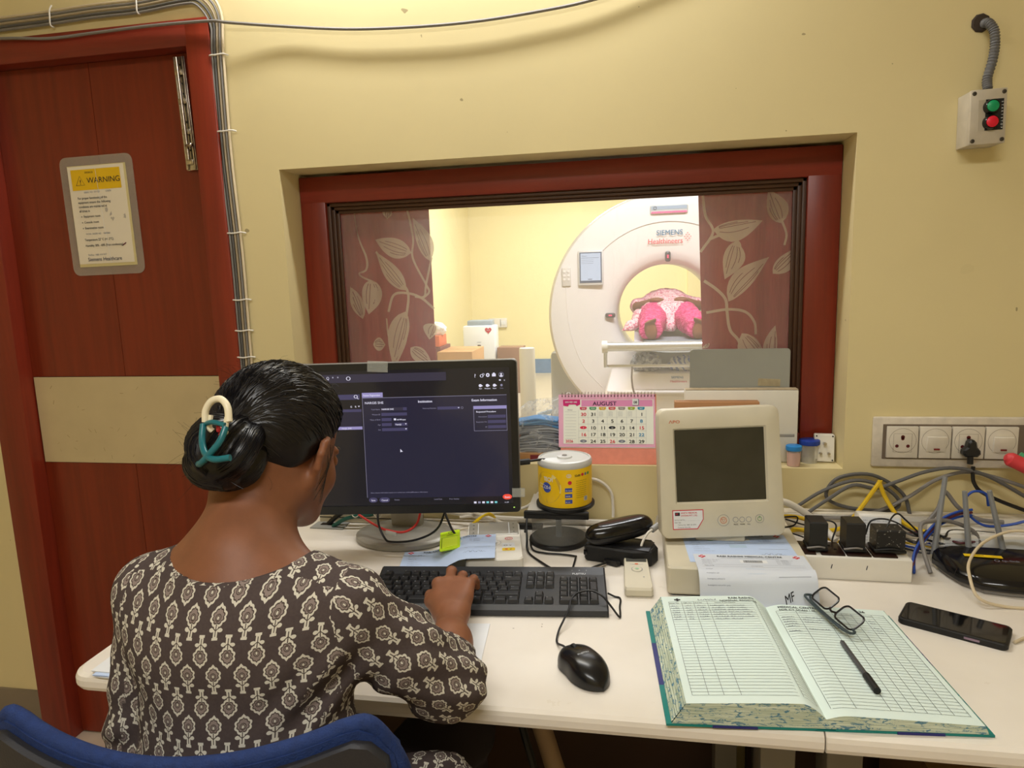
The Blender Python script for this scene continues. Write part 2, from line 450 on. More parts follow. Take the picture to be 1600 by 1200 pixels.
make_window()

# tube light on the wall above the window
def tube_fixture(name, label, loc, rot, body):
    t = thing(name, label, 'light', loc, rot)
    b = B(); b.box((0, 0, .03), (1.24, .05, .05), body, bev=.008); b.obj('housing', t)
    b = B(); b.tube([(-.58, 0, -.018), (.58, 0, -.018)], .013, mat('lit_tube', (255, 255, 250), .4, emit=(255, 252, 240), estr=6), 12, sm=False); b.obj('tube', t)
    for s in (-1, 1): B().box((s * .6, 0, -.005), (.03, .03, .05), body, bev=.005).obj('end_holder', t)
tube_fixture('tube_light', 'lit tube light on the wall above the window', (-.42, 1.61, 2.40), (math.radians(-12), 0, 0), M_white)
tube_fixture('tube_light', 'lit tube light on the ceiling behind the desk chair', (-.2, -.7, 2.765), (0, 0, 0), M_white)
# ================================================================== common object materials
def _tabletop(b):
    co = coords(); n = noise(5, 4, co); n2 = noise(16, 6, co, .7)
    a = ramp(n, [(.3, (222, 214, 202)), (.7, (234, 227, 216))])
    st = noise(45, 2, co)
    a = mixc(n2.gt(.66) * .12, a, lin((176, 160, 120))); a = mixc(st.gt(.79) * .7, a, lin((120, 108, 92)))
    link(a, b, 'Base Color')
M_top = mat('desk_laminate', rough=.28, spec=.5, build=_tabletop)
M_blk = mat('black_plastic', (24, 24, 26), .38, bump=.08, bscale=900)
M_gblk = mat('glossy_black', (12, 12, 14), .12, spec=.6)
M_mblk = mat('matt_black', (18, 18, 19), .55)
M_cab = mat('black_cable', (18, 17, 18), .45)
M_cream = mat('aged_cream_plastic', (206, 198, 176), .4, var=.05, vscale=12)
M_wplas = mat('white_plastic', (226, 222, 212), .35, var=.03)
M_silver = mat('silver_plastic', (176, 174, 168), .35, .6)
M_paper = mat('paper_white', (224, 226, 228), .7)
M_bpaper = mat('blueish_paper', (188, 206, 236), .7)
M_ink = mat('black_ink', (30, 32, 38), .7)
M_gink = mat('grey_ink', (120, 126, 140), .7)
M_red = mat('red_ink', (205, 40, 60), .6)
M_orange = mat('orange_ink', (208, 96, 48), .6)
M_green = mat('green_ink', (60, 140, 70), .6)
M_yel = mat('yellow_plastic', (232, 196, 24), .4)
M_gcab = mat('grey_cable', (124, 120, 116), .5)
M_wcab = mat('white_cable', (214, 208, 196), .45)
M_leg = mat('desk_leg_grey', (120, 116, 110), .5)

# ------------------------------------------------------------------ desks
def desk(x0, x1, label, left_round, right_round):
    cx = (x0 + x1) / 2; t = thing('desk', label, 'desk', (cx, 1.28, 0), (0, 0, 0), 'white desks along the wall')
    ya, yb = .895 - 1.28, 1.662 - 1.28; h = (x1 - x0) / 2 - .0008
    r = .035
    pts = [(-h, yb), (-h, ya + (r if left_round else 0.002))]
    if left_round: pts += [(-h + r - r * math.cos(a), ya + r - r * math.sin(a)) for a in [PI / 2 * k / 6 for k in range(1, 7)]]
    else: pts += [(-h + .001, ya)]
    if right_round: pts += [(h - r + r * math.sin(a), ya + r - r * math.cos(a)) for a in [PI / 2 * k / 6 for k in range(0, 7)]]
    else: pts += [(h - .001, ya), (h, ya + .002)]
    pts += [(h, yb)]
    # rounded-over edge: rings stacked
    n = len(pts); rings = []
    for dz, ins in ((-.030, .010), (-.027, .003), (-.02, 0), (-.010, 0), (-.004, .0022), (0, .008)):
        ring = []
        for i, p in enumerate(pts):
            q = list(p)
            if q[1] < yb - .001: q[1] = min(q[1] + ins, yb)
            if left_round and q[0] < -h + .05: q[0] += ins
            ring.append(V((q[0], q[1], .75 + dz)))
        rings.append(ring)
    b = B(); vs = [q for r_ in rings for q in r_]; fs = []
    for i in range(len(rings) - 1):
        for k in range(n): fs.append((i * n + k, i * n + (k + 1) % n, (i + 1) * n + (k + 1) % n, (i + 1) * n + k))
    fs.append(tuple(range(n))[::-1]); fs.append(tuple((len(rings) - 1) * n + k for k in range(n)))
    b.add(vs, fs, M_top, False); b.obj('tabletop', t)
    for sx in (-1, 1):
        b = B(); X0 = sx * (h - .045)
        b.span((X0 - .025, ya + .07, .02), (X0 + .025, ya + .13, .718), M_leg, .004); b.span((X0 - .025, yb - .14, .02), (X0 + .025, yb - .08, .718), M_leg, .004)
        b.span((X0 - .025, ya + .03, 0), (X0 + .025, yb - .07, .03), M_leg, .006); b.span((X0 - .02, ya + .1, .65), (X0 + .02, yb - .1, .71), M_leg)
        b.obj('leg', t)
    b = B(); b.span((-h + .012, yb - .055, .03), (h - .012, yb - .04, .715), mat('dark_board', (58, 38, 26), .6, var=.08)); b.obj('back_board', t)
    return t
desk(-.925, .246, 'white desk with rounded end by the door, under the monitor and keyboard', True, False)
desk(.246, 1.45, 'white desk on the right, under the phone and router', False, False)

# ------------------------------------------------------------------ monitor
E_ = {}
def em(name, c, s=1.0): return mat('screen_' + name, (0, 0, 0), .25, emit=c, estr=s, spec=.4)
def make_monitor():
    W, H = .545, .338
    t = thing('computer_monitor', 'wide black computer monitor showing a dark patient registration page', 'monitor', (-.545, 1.53, .75), (0, 0, 0))
    hd = Matrix.Translation(V((-.525 + .545, 1.415 - 1.53, 1.0235 - .75))) @ Matrix.Rotation(math.radians(7.5), 4, 'Z') @ Matrix.Rotation(math.radians(-3), 4, 'X')
    def child(b, name, par=t): o = b.obj(name, par); o.matrix_local = hd if par is t else Matrix(); return o
    # local frame: x right, z up, front at -y
    b = B(); fw = Matrix.Rotation(PI / 2, 4, 'X')
    mo = Matrix(((1, 0, 0, 0), (0, 0, 1, 0), (0, 1, 0, 0), (0, 0, 0, 1)))   # xy outline -> xz
    b.prism(rrect(-W / 2, -H / 2, W / 2, H / 2, .009), .004, .03, mat('monitor_case', (128, 126, 122), .4, .3), mo, False, .002)
    b.prism(rrect(-W / 2 + .06, -H / 2 + .04, W / 2 - .06, H / 2 - .04, .03), .03, .06, M_silver, mo)
    child(b, 'case')
    b = B(); bz = mat('monitor_bezel', (30, 31, 33), .3)
    outer = rrect(-W / 2 + .0012, -H / 2 + .0012, W / 2 - .0012, H / 2 - .0012, .008); inner = rrect(-W / 2 + .0165, -H / 2 + .0195, W / 2 - .0165, H / 2 - .0165, .001)
    n = len(outer)
    def ring(p, y): return [V((q[0], y, q[1])) for q in p]
    vs = ring(outer, .004) + ring(outer, -.004) + ring(inner, -.005) + ring(inner, .0005)
    b.add(vs, [(i * n + k, i * n + (k + 1) % n, (i + 1) * n + (k + 1) % n, (i + 1) * n + k) for i in range(3) for k in range(n)], bz, False)
    bezel = child(b, 'bezel')
    b = B(); b.tube([(W / 2 - .016, -.0052, -H / 2 + .012), (W / 2 - .013, -.0052, -H / 2 + .012)], .001, em('led', (190, 255, 90), 1), 6, sm=False); child(b, 'power_light')
    # screen with the page shown
    sw, sh = W - .033, H - .036; u0, v0 = -W / 2 + .0165, -H / 2 + .0195
    b = B(); S = Sheet(b, lambda u, v, h=0: V((u0 + u * sw, -.0002 - h, v0 + v * sh)), .00008)
    bg = mat('screen_dark', (8, 8, 10), .13, spec=.5, emit=(36, 34, 37), estr=.85); pn = mat('screen_panel', (9, 9, 12), .13, spec=.5, emit=(45, 43, 60), estr=.85)
    bar = em('bar', (58, 54, 68)); lav = em('lavender', (150, 142, 190)); fld = em('field', (72, 68, 98)); wh = em('white', (225, 222, 240)); gr = em('grey', (140, 136, 160)); rd = em('red', (240, 80, 60)); dk = em('darkline', (24, 22, 26)); te = em('teal', (120, 200, 205))
    S.rect(0, 0, 1, 1, bg, 0)
    # coordinates below are fractions of the visible right-hand part of the photo's screen
    S.rect(0, .915, .73, .975, bar, 1)
    S.rect(.365, .055, .985, .80, pn, 1)
    S.rect(.365, .798, .985, .801, gr, 2); S.rect(.365, .06, .3665, .80, gr, 2)
    S.rect(.365, .803, .455, .838, lav, 2); S.text('Patient Registration', .37, .813, .018, wh, sx=.52, bold=.01)
    for s_, u in (('Q', .215), ('*', .24), ('*', .262)): S.text(s_, u, .94, .03, wh, sx=.5)
    S.ring(.31, .945, .008, .003, wh, ry=.013)
    S.text('?', .85, .93, .035, wh, sx=.55, bold=.02)
    S.ring(.882, .94, .006, .003, wh, ry=.010); S.ring(.889, .95, .004, .002, wh, ry=.007)
    S.disc(.908, .945, .008, wh, ry=.014); S.disc(.908, .945, .003, bg, 3, ry=.005)
    S.rect(.926, .934, .942, .954, wh); S.rect(.930, .952, .938, .961, wh)
    S.ring(.965, .945, .010, .002, gr, ry=.018); S.disc(.965, .95, .004, wh, ry=.007); S.disc(.965, .936, .007, wh, ry=.006)
    S.rect(.955, .902, .963, .912, wh); S.text('x', .975, .90, .02, wh, sx=.6)
    for u, l in ((.875, 'Open'), (.905, 'Emergency'), (.935, 'Repeat')):
        S.disc(u, .87, .007, wh, ry=.011); S.rect(u, .865, u + .010, .872, wh); S.text(l, u, .845, .011, wh, 'C', .5, bold=.02)
    S.disc(.965, .87, .005, gr, ry=.009); S.text('Delete', .965, .845, .011, gr, 'C', .5)
    S.rect(.18, .79, .355, .828, fld, 1); S.ring(.338, .812, .007, .0028, wh, ry=.011); S.line([(.343, .804), (.349, .793)], .003, wh)
    S.text('G', .312, .732, .018, wh, sx=.6, bold=.02); S.text('R', .332, .732, .018, wh, sx=.6, bold=.02); S.poly([(.345, .744), (.354, .744), (.3495, .734)], wh, 2)
    S.rect(.20, .57, .36, .705, pn, 1); S.rect(.20, .70, .36, .72, fld, 2); S.rect(.20, .57, .36, .592, lav, 2); S.text('Nargis_SHE', .27, .574, .016, wh, sx=.55)
    S.text('NARGIS SHE', .375, .755, .024, wh, sx=.62, bold=.01)
    S.text('Institution', .605, .757, .025, wh, sx=.6, bold=.02); S.text('Exam Information', .835, .757, .025, wh, sx=.6, bold=.02)
    for k, (lb, v) in enumerate((('*Last Name', .71), ('*Patient ID', .672), ('*Date of Birth', .634), ('Age', .597), ('Sex', .56))):
        S.text(lb, .44, v, .014, gr, 'R', .58)
        S.rect(.445, v - .006, .488 if k in (2, 3) else .556, v + .016, fld, 2)
    S.rect(.445, .704, .54, .726, bar, 3); S.text('NARGIS SHE', .447, .709, .016, wh, sx=.6, l=4, bold=.02)
    S.rect(.498, .632, .508, .646, wh, 3); S.text('dd-MM-yyyy', .511, .632, .014, wh, sx=.55, bold=.02); S.rect(.5, .591, .556, .613, fld, 2); S.text('Year(s)', .503, .596, .015, wh, sx=.6, bold=.02)
    for v in (.597, .56): S.poly([(.545, v + .011), (.553, v + .011), (.549, v + .002)], wh, 3)
    S.text('Referring Physician', .682, .71, .013, gr, 'R', .58); S.rect(.688, .703, .785, .724, fld, 2); S.poly([(.775, .717), (.783, .717), (.779, .709)], wh, 3); S.ring(.794, .713, .004, .0015, gr, ry=.008)
    S.rect(.842, .70, .984, .723, lav, 2)
    for a in ((.842, .54, .8435, .70), (.9825, .54, .984, .70), (.842, .54, .984, .5425)): S.rect(*a, gr, 2)
    S.text('Requested Procedure', .853, .675, .016, wh, sx=.6, bold=.02)
    for k, lb in enumerate(('Description', 'Requisition No', 'ID')):
        v = .640 - .038 * k; S.text(lb, .898, v, .013, gr, 'R', .58); S.rect(.902, v - .006, .979, v + .016, fld, 2)
    S.text('Every relevant information needs to be verified and confirmed.', .382, .092, .012, gr, sx=.60); S.text('*Mandatory Information', .56, .092, .012, gr, sx=.6)
    def pill(u, v, w, h, m, lab, c):
        S.poly([(u + w / 2 + (w / 2 - h * .45) * (1 if math.cos(a) > 0 else -1) + h * .45 * math.cos(a), v + h / 2 + h / 2 * math.sin(a)) for a in [2 * PI * k / 20 for k in range(20)]], m, 2)
        S.text(lab, u + w / 2, v + h * .3, h * .45, c, 'C', .6, bold=.01)
    pill(.372, .022, .038, .038, fld, 'Save', wh); pill(.418, .022, .046, .038, fld, 'Cancel', wh); S.text('Delete', .495, .036, .014, gr, 'C', .58)
    S.text('Local Data', .675, .036, .014, gr, 'C', .58); S.text('Prior Studies', .745, .036, .014, gr, 'C', .58); pill(.955, .03, .04, .04, rd, 'Exam', wh)
    for k, c in enumerate((wh, gr, wh, te, wh, te)): S.rect(.83 + k * .018, .004, .841 + k * .018, .018, c, 2)
    S.text('11:39', .962, .004, .014, wh, sx=.6)
    S.poly([(.52, .42), (.52, .395), (.5255, .40), (.531, .398)], wh, 3)
    child(b, 'screen')
    # clear film tab over the camera, tape at the corner
    b = B(); tp = mat('clear_tape', (210, 214, 210), .25, alpha=.32)
    b.box((-.03, -.0062, H / 2 - .008), (.045, .0006, .024), tp, (0, .06, 0)); b.box((-.03, .006, H / 2 + .0008), (.045, .022, .0006), tp, (0, .03, 0))
    child(b, 'camera_tape')
    b = B(); b.box((-.03, -.0045, H / 2 - .008), (.034, .0015, .0045), M_gblk); child(b, 'camera_slot')
    b = B(); b.box((W / 2 - .004, -.0062, -H / 2 + .045), (.028, .0006, .02), tp); child(b, 'corner_tape')
    # stand
    sb = mat('stand_grey', (146, 142, 132), .38, .25, var=.05)
    b = B(); b.lathe([(.0, 0), (.112, 0), (.118, .003), (.118, .012), (.112, .016), (.10, .017), (0, .0175)], sb, (-.014, -.0, 0), 48, None, 1, .80); b.obj('stand_base', t)
    b = B(); b.box((-.02, .03, .14), (.078, .03, .26), mat('stand_neck', (176, 172, 160), .4, .2), (math.radians(8), 0, 0), .006); b.obj('stand_neck', t)
    return t
make_monitor()

# ------------------------------------------------------------------ keyboard
def make_keyboard():
    t = thing('keyboard', 'black full-size keyboard under her right hand', 'keyboard', (-.29, 1.245, .75), (0, 0, math.radians(5.3)))
    W, D = .462, .168
    b = B()
    prof = [(-D / 2, .004), (-D / 2 + .004, .012), (-D / 2 + .018, .0165), (-D / 2 + .022, .0135), (D / 2 - .03, .021), (D / 2 - .006, .027), (D / 2, .022), (D / 2, .003), (-D / 2 + .003, .001)]
    n = len(prof); vs = []
    for x in (-W / 2, -W / 2 + .003, W / 2 - .003, W / 2):
        f = .93 if abs(x) > W / 2 - .001 else 1
        vs += [V((x, p[0] * (f * .02 + .98), p[1] * f)) for p in prof]
    fs = [(i * n + k, (i + 1) * n + k, (i + 1) * n + (k + 1) % n, i * n + (k + 1) % n) for i in range(3) for k in range(n)]
    fs += [tuple(range(n)), tuple(3 * n + k for k in range(n))[::-1]]
    b.add(vs, fs, M_blk); b.obj('case', t)
    zz = lambda y: .0135 + (y + D / 2 - .022) / (D - .052) * .0075
    kk = mat('key_black', (26, 26, 28), .42); lg = mat('key_legend', (190, 192, 196), .6)
    P = .019; y0 = -D / 2 + .036; x0 = -W / 2 + .012
    def key(x, y, w=1, h=1, leg='', small=.0036):
        b = B(); cx = x + w * P / 2; cy = y + (h - 1) * P / 2; z = zz(cy)
        a, c = w * P / 2 - .0007, h * P / 2 - .0007; ti = .0026; top = .0068
        vs = [V((cx + sx * a, cy + sy * c, z - .001)) for sx, sy in ((-1, -1), (1, -1), (1, 1), (-1, 1))]
        for dz, i_, ins in ((.0055, ti * .85, 0), (top, ti + .0008, 0)):
            vs += [V((cx + sx * (a - i_), cy + sy * (c - i_) + .0006, z + dz)) for sx, sy in ((-1, -1), (1, -1), (1, 1), (-1, 1))]
        fs = [(i * 4 + k, i * 4 + (k + 1) % 4, i * 4 + 4 + (k + 1) % 4, i * 4 + 4 + k) for i in range(2) for k in range(4)] + [(8, 9, 10, 11)]
        b.add(vs, fs, kk)
        if leg:
            S = Sheet(b, plane_fn((cx - a + ti + .0012, cy + c - ti - small - .0008, z + top), (1, 0, 0), (0, 1, 0)), .0001)
            S.text(leg, 0, 0, small, lg, sx=1.0, bold=.01)
        b.obj('key', t)
    R = [y0 + P * k for k in range(5)]
    for i, (w, l) in enumerate(((1.25, 'Ctrl'), (1.25, ''), (1.25, 'Alt'), (6.25, ''), (1.25, 'Alt Gr'), (1.25, '\u229e'), (1.25, '\u2263'), (1.25, 'Ctrl'))):
        key(x0 + P * sum((1.25, 1.25, 1.25, 6.25, 1.25, 1.25, 1.25)[:i]), R[0], w, 1, l if ord((l or 'a')[0]) < 256 else '#', .003)
    def row(y, x, items):
        for l in items:
            w = 1
            if isinstance(l, tuple): l, w = l
            key(x, y, w, 1, l, .0042 if len(l) == 1 else .0028); x += w * P
    row(R[1], x0, [('Shift', 1.25), '|', 'Z', 'X', 'C', 'V', 'B', 'N', 'M', ',', '.', '/', ('Shift', 2.75)])
    row(R[2], x0, [('Caps', 1.75), 'A', 'S', 'D', 'F', 'G', 'H', 'J', 'K', 'L', ';', "'", '~'])
    row(R[3], x0, [('Tab', 1.5), 'Q', 'W', 'E', 'R', 'T', 'Y', 'U', 'I', 'O', 'P', '[', ']'])
    key(x0 + 13.75 * P, R[2], 1.25, 1, 'Enter', .0028); key(x0 + 13.5 * P, R[3], 1.5, 1, '')
    row(R[4], x0, ['`', '1', '2', '3', '4', '5', '6', '7', '8', '9', '0', '-', '=', ('Backspace', 2)])
    yf = R[4] + P * 1.12
    row(yf, x0, ['Esc']); 
    for g in range(3): row(yf, x0 + P * (2 + 4.5 * g), ['F%d' % (4 * g + k + 1) for k in range(4)])
    xn = x0 + 15.4 * P
    row(yf, xn, ['PrtSc', 'Scroll', 'Pause']); row(R[4], xn, ['Insert', 'Home', 'PgUp']); row(R[3], xn, ['Delete', 'End', 'PgDn'])
    key(xn + P, R[1], 1, 1, '^', .0042); row(R[0], xn, ['<', 'v', '>'])
    xm = xn + 3.45 * P
    row(R[4], xm, ['Num', '/', '*', '-']); row(R[3], xm, ['7', '8', '9']); row(R[2], xm, ['4', '5', '6']); row(R[1], xm, ['1', '2', '3'])
    row(R[0], xm, [('0', 2), '.']); key(xm + 3 * P, R[2], 1, 2, '+', .0042); key(xm + 3 * P, R[0], 1, 2, 'Enter', .0026)
    b = B(); S = Sheet(b, plane_fn((xm, yf - .004, zz(yf) + .0045), (1, 0, 0), (0, math.cos(.15), math.sin(.15))), .0004)
    S.text('FUJITSU', P * 1.35, 0, .0075, lg, sx=1.05, bold=.015, l=1)
    for k, l in enumerate('1AS'): S.text(l, P * (1.3 + k * .75), .0135, .004, lg, l=1)
    b.obj('printed_mark', t)
make_keyboard()

# ------------------------------------------------------------------ mouse
def make_mouse():
    t = thing('computer_mouse', 'black corded optical mouse on the bare white desk', 'mouse', (-.083, 1.0, .75), (0, 0, math.radians(35)))
    L_, Wd, H = .110, .060, .036
    def prof(s):      # s 0 front .. 1 tail (front at +y)
        y = (.5 - s) * L_
        w = Wd / 2 * (.80 + .32 * math.sin(PI * min(1, s * 1.05 + .05)) ** 1.2 - .12 * math.exp(-((s - .42) / .16) ** 2)) * min(1, math.sqrt(max(0, 1 - ((s - .5) / .5) ** 6)) + .0)
        w *= 1 if s < .62 else max(0, 1 - ((s - .62) / .38) ** 4.2) ** .5 * .999 + .001
        h = H * (.47 + .55 * math.sin(PI * (s * .78 + .13)) ** 1.3) * (max(0, 1 - ((s - .6) / .4) ** 4) ** .45 if s > .6 else 1) * (1 if s > .06 else .75 + s * 4)
        return y, w, max(h, .004)
    b = B(); ns, na = 30, 22; vs = []
    for i in range(ns + 1):
        s = .5 - .5 * math.cos(PI * i / ns); y, w, h = prof(s)
        if i == 0: w *= .82
        for k in range(na + 1):
            a = PI * k / na; c, sn = math.cos(a), math.sin(a)
            vs.append(V((w * (abs(c) ** .7) * (1 if c > 0 else -1), y, .002 + (h - .002) * sn ** .62)))
    fs = [(i * (na + 1) + k, i * (na + 1) + k + 1, (i + 1) * (na + 1) + k + 1, (i + 1) * (na + 1) + k) for i in range(ns) for k in range(na)]
    fs += [tuple(range(na + 1)), tuple(ns * (na + 1) + k for k in range(na + 1))[::-1]]
    fs += [(i * (na + 1), (i + 1) * (na + 1), (i + 1) * (na + 1) + na, i * (na + 1) + na) for i in range(ns)]
    b.add(vs, fs, mat('mouse_black', (20, 20, 22), .25, spec=.55), True); b.obj('shell', t)
    def top(x, y):
        s = .5 - y / L_; yy, w, h = prof(s); c = min(.99, (abs(x) / w) ** (1 / .7)); return .002 + (h - .002) * math.sin(math.acos(c)) ** .62
    b = B()
    for sx in (-1, 1): b.tube([(sx * .004, .052, top(.004, .052) + .0001), (sx * .006, .04, top(.006, .04) + .0001), (sx * .0075, .02, top(.0075, .02) + .0001), (sx * .0035, .012, top(.0035, .012) + .0001)], .0005, M_mblk, 5)
    b.tube([(.022, .04, top(.022, .04)), (.020, .0, top(.020, 0)), (.0215, -.03, top(.0215, -.03))], .0005, M_mblk, 5)
    b.tube([(-.022, .04, top(.022, .04)), (-.020, .0, top(.020, 0)), (-.0215, -.03, top(.0215, -.03))], .0005, M_mblk, 5); b.obj('seam', t)
    b = B(); b.lathe([(0, -.003), (.0085, -.003), (.0095, -.0015), (.0095, .0015), (.0085, .003), (0, .003)], M_mblk, (0, .032, top(0, .032) - .006), 20, (0, PI / 2, 0)); b.obj('scroll_wheel', t)
    b = B(); S = Sheet(b, lambda u, v, h=0: V((u, -.002 + v, top(u, -.002 + v) + .0003 + h)), .0001); S.text('FUJITSU', -.012, 0, .0055, lg_ := mat('key_legend'), sx=1.05, bold=.01); b.obj('printed_mark', t)
    b = B(); z = .7525
    pts = [(-.1135, 1.043, .764), (-.122, 1.058, .762), (-.136, 1.085, z), (-.137, 1.115, z + .003), (-.130, 1.14, .765), (-.123, 1.165, .7735), (-.122, 1.19, .778), (-.112, 1.214, .781), (-.088, 1.222, .783), (-.066, 1.212, .779), (-.049, 1.198, .766), (-.034, 1.184, .7535), (-.0325, 1.2, z), (-.034, 1.225, z), (-.033, 1.25, z), (-.036, 1.262, z), (-.045, 1.266, z), (-.058, 1.266, z + .006)]
    o = b.tube([V(p) for p in pts], .0019, M_cab, 8).obj('cable', t)
    o.matrix_parent_inverse = (Matrix.Translation(V((-.083, 1.0, .75))) @ Matrix.Rotation(math.radians(35), 4, 'Z')).inverted()
make_mouse()
# ================================================================== papers
def letterhead(S, W, H, hand='MF', ticks=True):
    """printed form: heading, crosses, bar code, lines"""
    def cross(u, v, s):
        q = s * .38; S.poly([(u - s, v - q), (u - q, v - q), (u - q, v - s), (u + q, v - s), (u + q, v - q), (u + s, v - q), (u + s, v + q), (u + q, v + q), (u + q, v + s), (u - q, v + s), (u - q, v + q), (u - s, v + q)], M_red, 2)
        S.disc(u, v, s * .3, M_paper, 3)
    cross(W * .075, H * .93, .0065); cross(W * .92, H * .93, .0065)
    S.text('RABI RASHMI MEDICAL CENTRE', W * .5, H * .915, .0088, M_ink, 'C', sx=.98, bold=.025)
    S.text('R.N.T. ROAD, SILCHAR-2 (NEAR RAIL GATE)  PH: 03842 26XXXX', W * .5, H * .878, .0038, M_gink, 'C', sx=1.0)
    x = W * .43; rn = random.Random(3)
    S.rect(W * .40, H * .755, W * .64, H * .835, M_paper, 1)
    while x < W * .60:
        w = rn.choice((.0006, .001, .0014)); S.rect(x, H * .765, x + w, H * .83, M_ink, 2); x += w + rn.choice((.0006, .001))
    for k in range(4):
        S.text('Patient Name : Mrs 32Y F'[:24 - 3 * k], W * .06, H * (.83 - .035 * k), .0032, M_gink)
        S.text('Date : 08/08/2026 11.20'[:23 - 2 * k], W * .72, H * (.83 - .035 * k), .0032, M_gink)
    S.hline(W * .05, W * .95, H * .70, .0004, M_gink); S.hline(W * .05, W * .95, H * .645, .0004, M_gink)
    S.text('Referred By', W * .07, H * .66, .0036, M_ink); S.text('CT Scan Brain', W * .48, H * .66, .0036, M_ink)
    for k in range(4): S.text('Investigation advised for patient'[:10 + 7 * k], W * .07, H * (.57 - .07 * k), .0034, M_gink)
    S.rect(W * .42, H * .50, W * .58, H * .60, mat('faint_blue_print', (176, 198, 220), .7), 1)
    S.hline(W * .68, W * .95, H * .46, .0005, M_ink)
    if hand: S.text(hand, W * .72, H * .16, .022, M_ink, sx=.7, ang=.5, shear=.4, bold=-.012)
    else: S.scrawl(W * .68, H * .25, .045, .012, M_ink, seed=4)
def flat_paper(name, label, W, H, fn, m, nu=10, nv=8, **k):
    b = B(); b.grid(lambda u, v: fn(u * W, v * H, 0), nu, nv, m); b.grid(lambda u, v: fn((1 - u) * W, v * H, -.00025), nu, nv, m)
    S = Sheet(b, fn, .0002); letterhead(S, W, H, **k)
    return tag(b.obj(name), label, 'paper')
def rot2(x, y, a): return x * math.cos(a) - y * math.sin(a), x * math.sin(a) + y * math.cos(a)
def f1(u, v, h=0):     # slip half on the white intercom box
    x, y = rot2(u, v - .134, math.radians(10.5)); X_, Y_ = -.526 + x, 1.436 + y
    t = max(0, min(1, (u - .06) / .09)); z = .7525 + .0355 * t * t * (3 - 2 * t)
    return V((X_, Y_, z + h))
flat_paper('patient_form', 'bluish medical centre form lying under the lime green card holder, behind the keyboard', .21, .134, f1, M_bpaper, 14, 8, hand=None)
def f2(u, v, h=0):
    x, y = rot2(u - .105, v - .074, math.radians(3)); return V((.2005 + x, 1.388 + y, .8112 + h))
flat_paper('patient_form', 'bluish medical centre form with a green oval mark, just below the cream display', .21, .148, f2, M_bpaper, hand=None)
def f3(u, v, h=0):     # hangs over the front edge of the base unit
    L = .148 - v; z0 = .8135; top = .068; R = .028
    if L < top: y, z, nz, ny = -L, z0, 1, 0
    else:
        s = L - top; a = min(s / R, 1.18)
        y = -top - R * math.sin(a); z = z0 - R * (1 - math.cos(a)); s2 = max(0, s - R * 1.18)
        y -= s2 * math.cos(1.18); z -= s2 * math.sin(1.18); ny, nz = -math.sin(a), math.cos(a)
        if z < .756: y -= (.756 - z) * 1.2; z = .756; ny, nz = 0, 1
    x, yy = rot2(u - .105, y, math.radians(3)); return V((.212 + x, 1.348 + yy + ny * h, z + nz * h + .004 * (u / .21) ** 3 * (L > top)))
flat_paper('patient_form', 'white medical centre form signed MF, curling over the front of the base unit', .21, .165, lambda u, v, h=0: f3(u, v - .017, h), mat('paper_grey_white', (206, 212, 222), .7), 8, 34)
b = B(); S = Sheet(b, plane_fn((.148, 1.425, .8117), (1, .05, 0), (0, 1, 0)), .0002); S.ring(0, 0, .0075, .0018, mat('green_marker', (90, 170, 60), .6), 1, ry=.005)
tag(b.obj('green_clip'), 'small green oval paper clip on the form below the cream display', 'paper clip')

# lime card holder lying on the first form
t = thing('card_holder', 'lime green plastic card holder lying on the bluish form', 'card holder', (-.419, 1.442, .7805), (math.radians(4), math.radians(-8), math.radians(14)))
lime = mat('lime_plastic', (196, 232, 20), .4, emit=(150, 190, 0), estr=.0)
b = B(); b.prism(rrect(-.023, -.046, .023, .046, .003), 0, .0035, lime, None, False, .0006); b.obj('holder', t)
b = B(); b.prism(rrect(-.0175, -.038, .0175, .012, .002), .0036, .0042, mat('lime_insert', (214, 240, 60), .25)); b.obj('clear_window', t)
b = B(); S = Sheet(b, plane_fn((0, 0, .0036), (1, 0, 0), (0, 1, 0))); S.text('OPEN', 0, .02, .006, M_ink, 'C', bold=.02); S.line([(-.0185, .0135), (.0185, .0135)], .0009, M_ink); S.line([(-.0185, .0135), (-.0185, -.039)], .0009, M_ink); S.ring(0, .035, .004, .001, M_ink); b.obj('printed_mark', t)

# intercom box
t = thing('intercom_box', 'white and silver scanner control box, half under the bluish form', 'control box', (-.322, 1.462, .75), (0, 0, math.radians(12)))
b = B(); b.prism(rrect(-.062, -.11, .062, .11, .014), .003, .029, M_wplas, None, False, .003); b.obj('case', t)
b = B(); b.prism(rrect(-.058, .028, .058, .108, .003), .0285, .0315, M_silver, None, False, .0008)
for s in (-1, 1): b.box((s * .036, .066, .0317), (.0014, .072, .0008), M_paper)
b.obj('silver_panel', t)
b = B(); S = Sheet(b, plane_fn((0, 0, .0318), (1, 0, 0), (0, 1, 0)), .0002)
S.text('SIEMENS', 0, .098, .006, M_gink, 'C', bold=.01)
for s in (-1, 1):
    for k in range(3): S.disc(s * .047, .09 - .025 * k, .0018, M_ink)
b.obj('printed_mark', t)
b = B(); S = Sheet(b, plane_fn((0, 0, .0291), (1, 0, 0), (0, 1, 0)), .0002)
S.ring(.034, .004, .008, .0016, M_red); S.ring(.034, .004, .004, .001, M_red); S.ring(0, -.018, .016, .0006, M_gink)
S.poly(rrect(.018, -.066, .046, -.022, .003), M_paper, 1); S.poly(rrect(.018, -.066, .046, -.05, .003), M_yel, 2)
S.ring(.026, -.036, .0035, .0009, M_ink, 3); S.text('V', .034, -.04, .008, M_ink, l=3, bold=.02); S.disc(.027, -.058, .0035, M_orange, 3); S.text('V', .034, -.062, .008, M_ink, l=3, bold=.03)
b.obj('sticker', t)
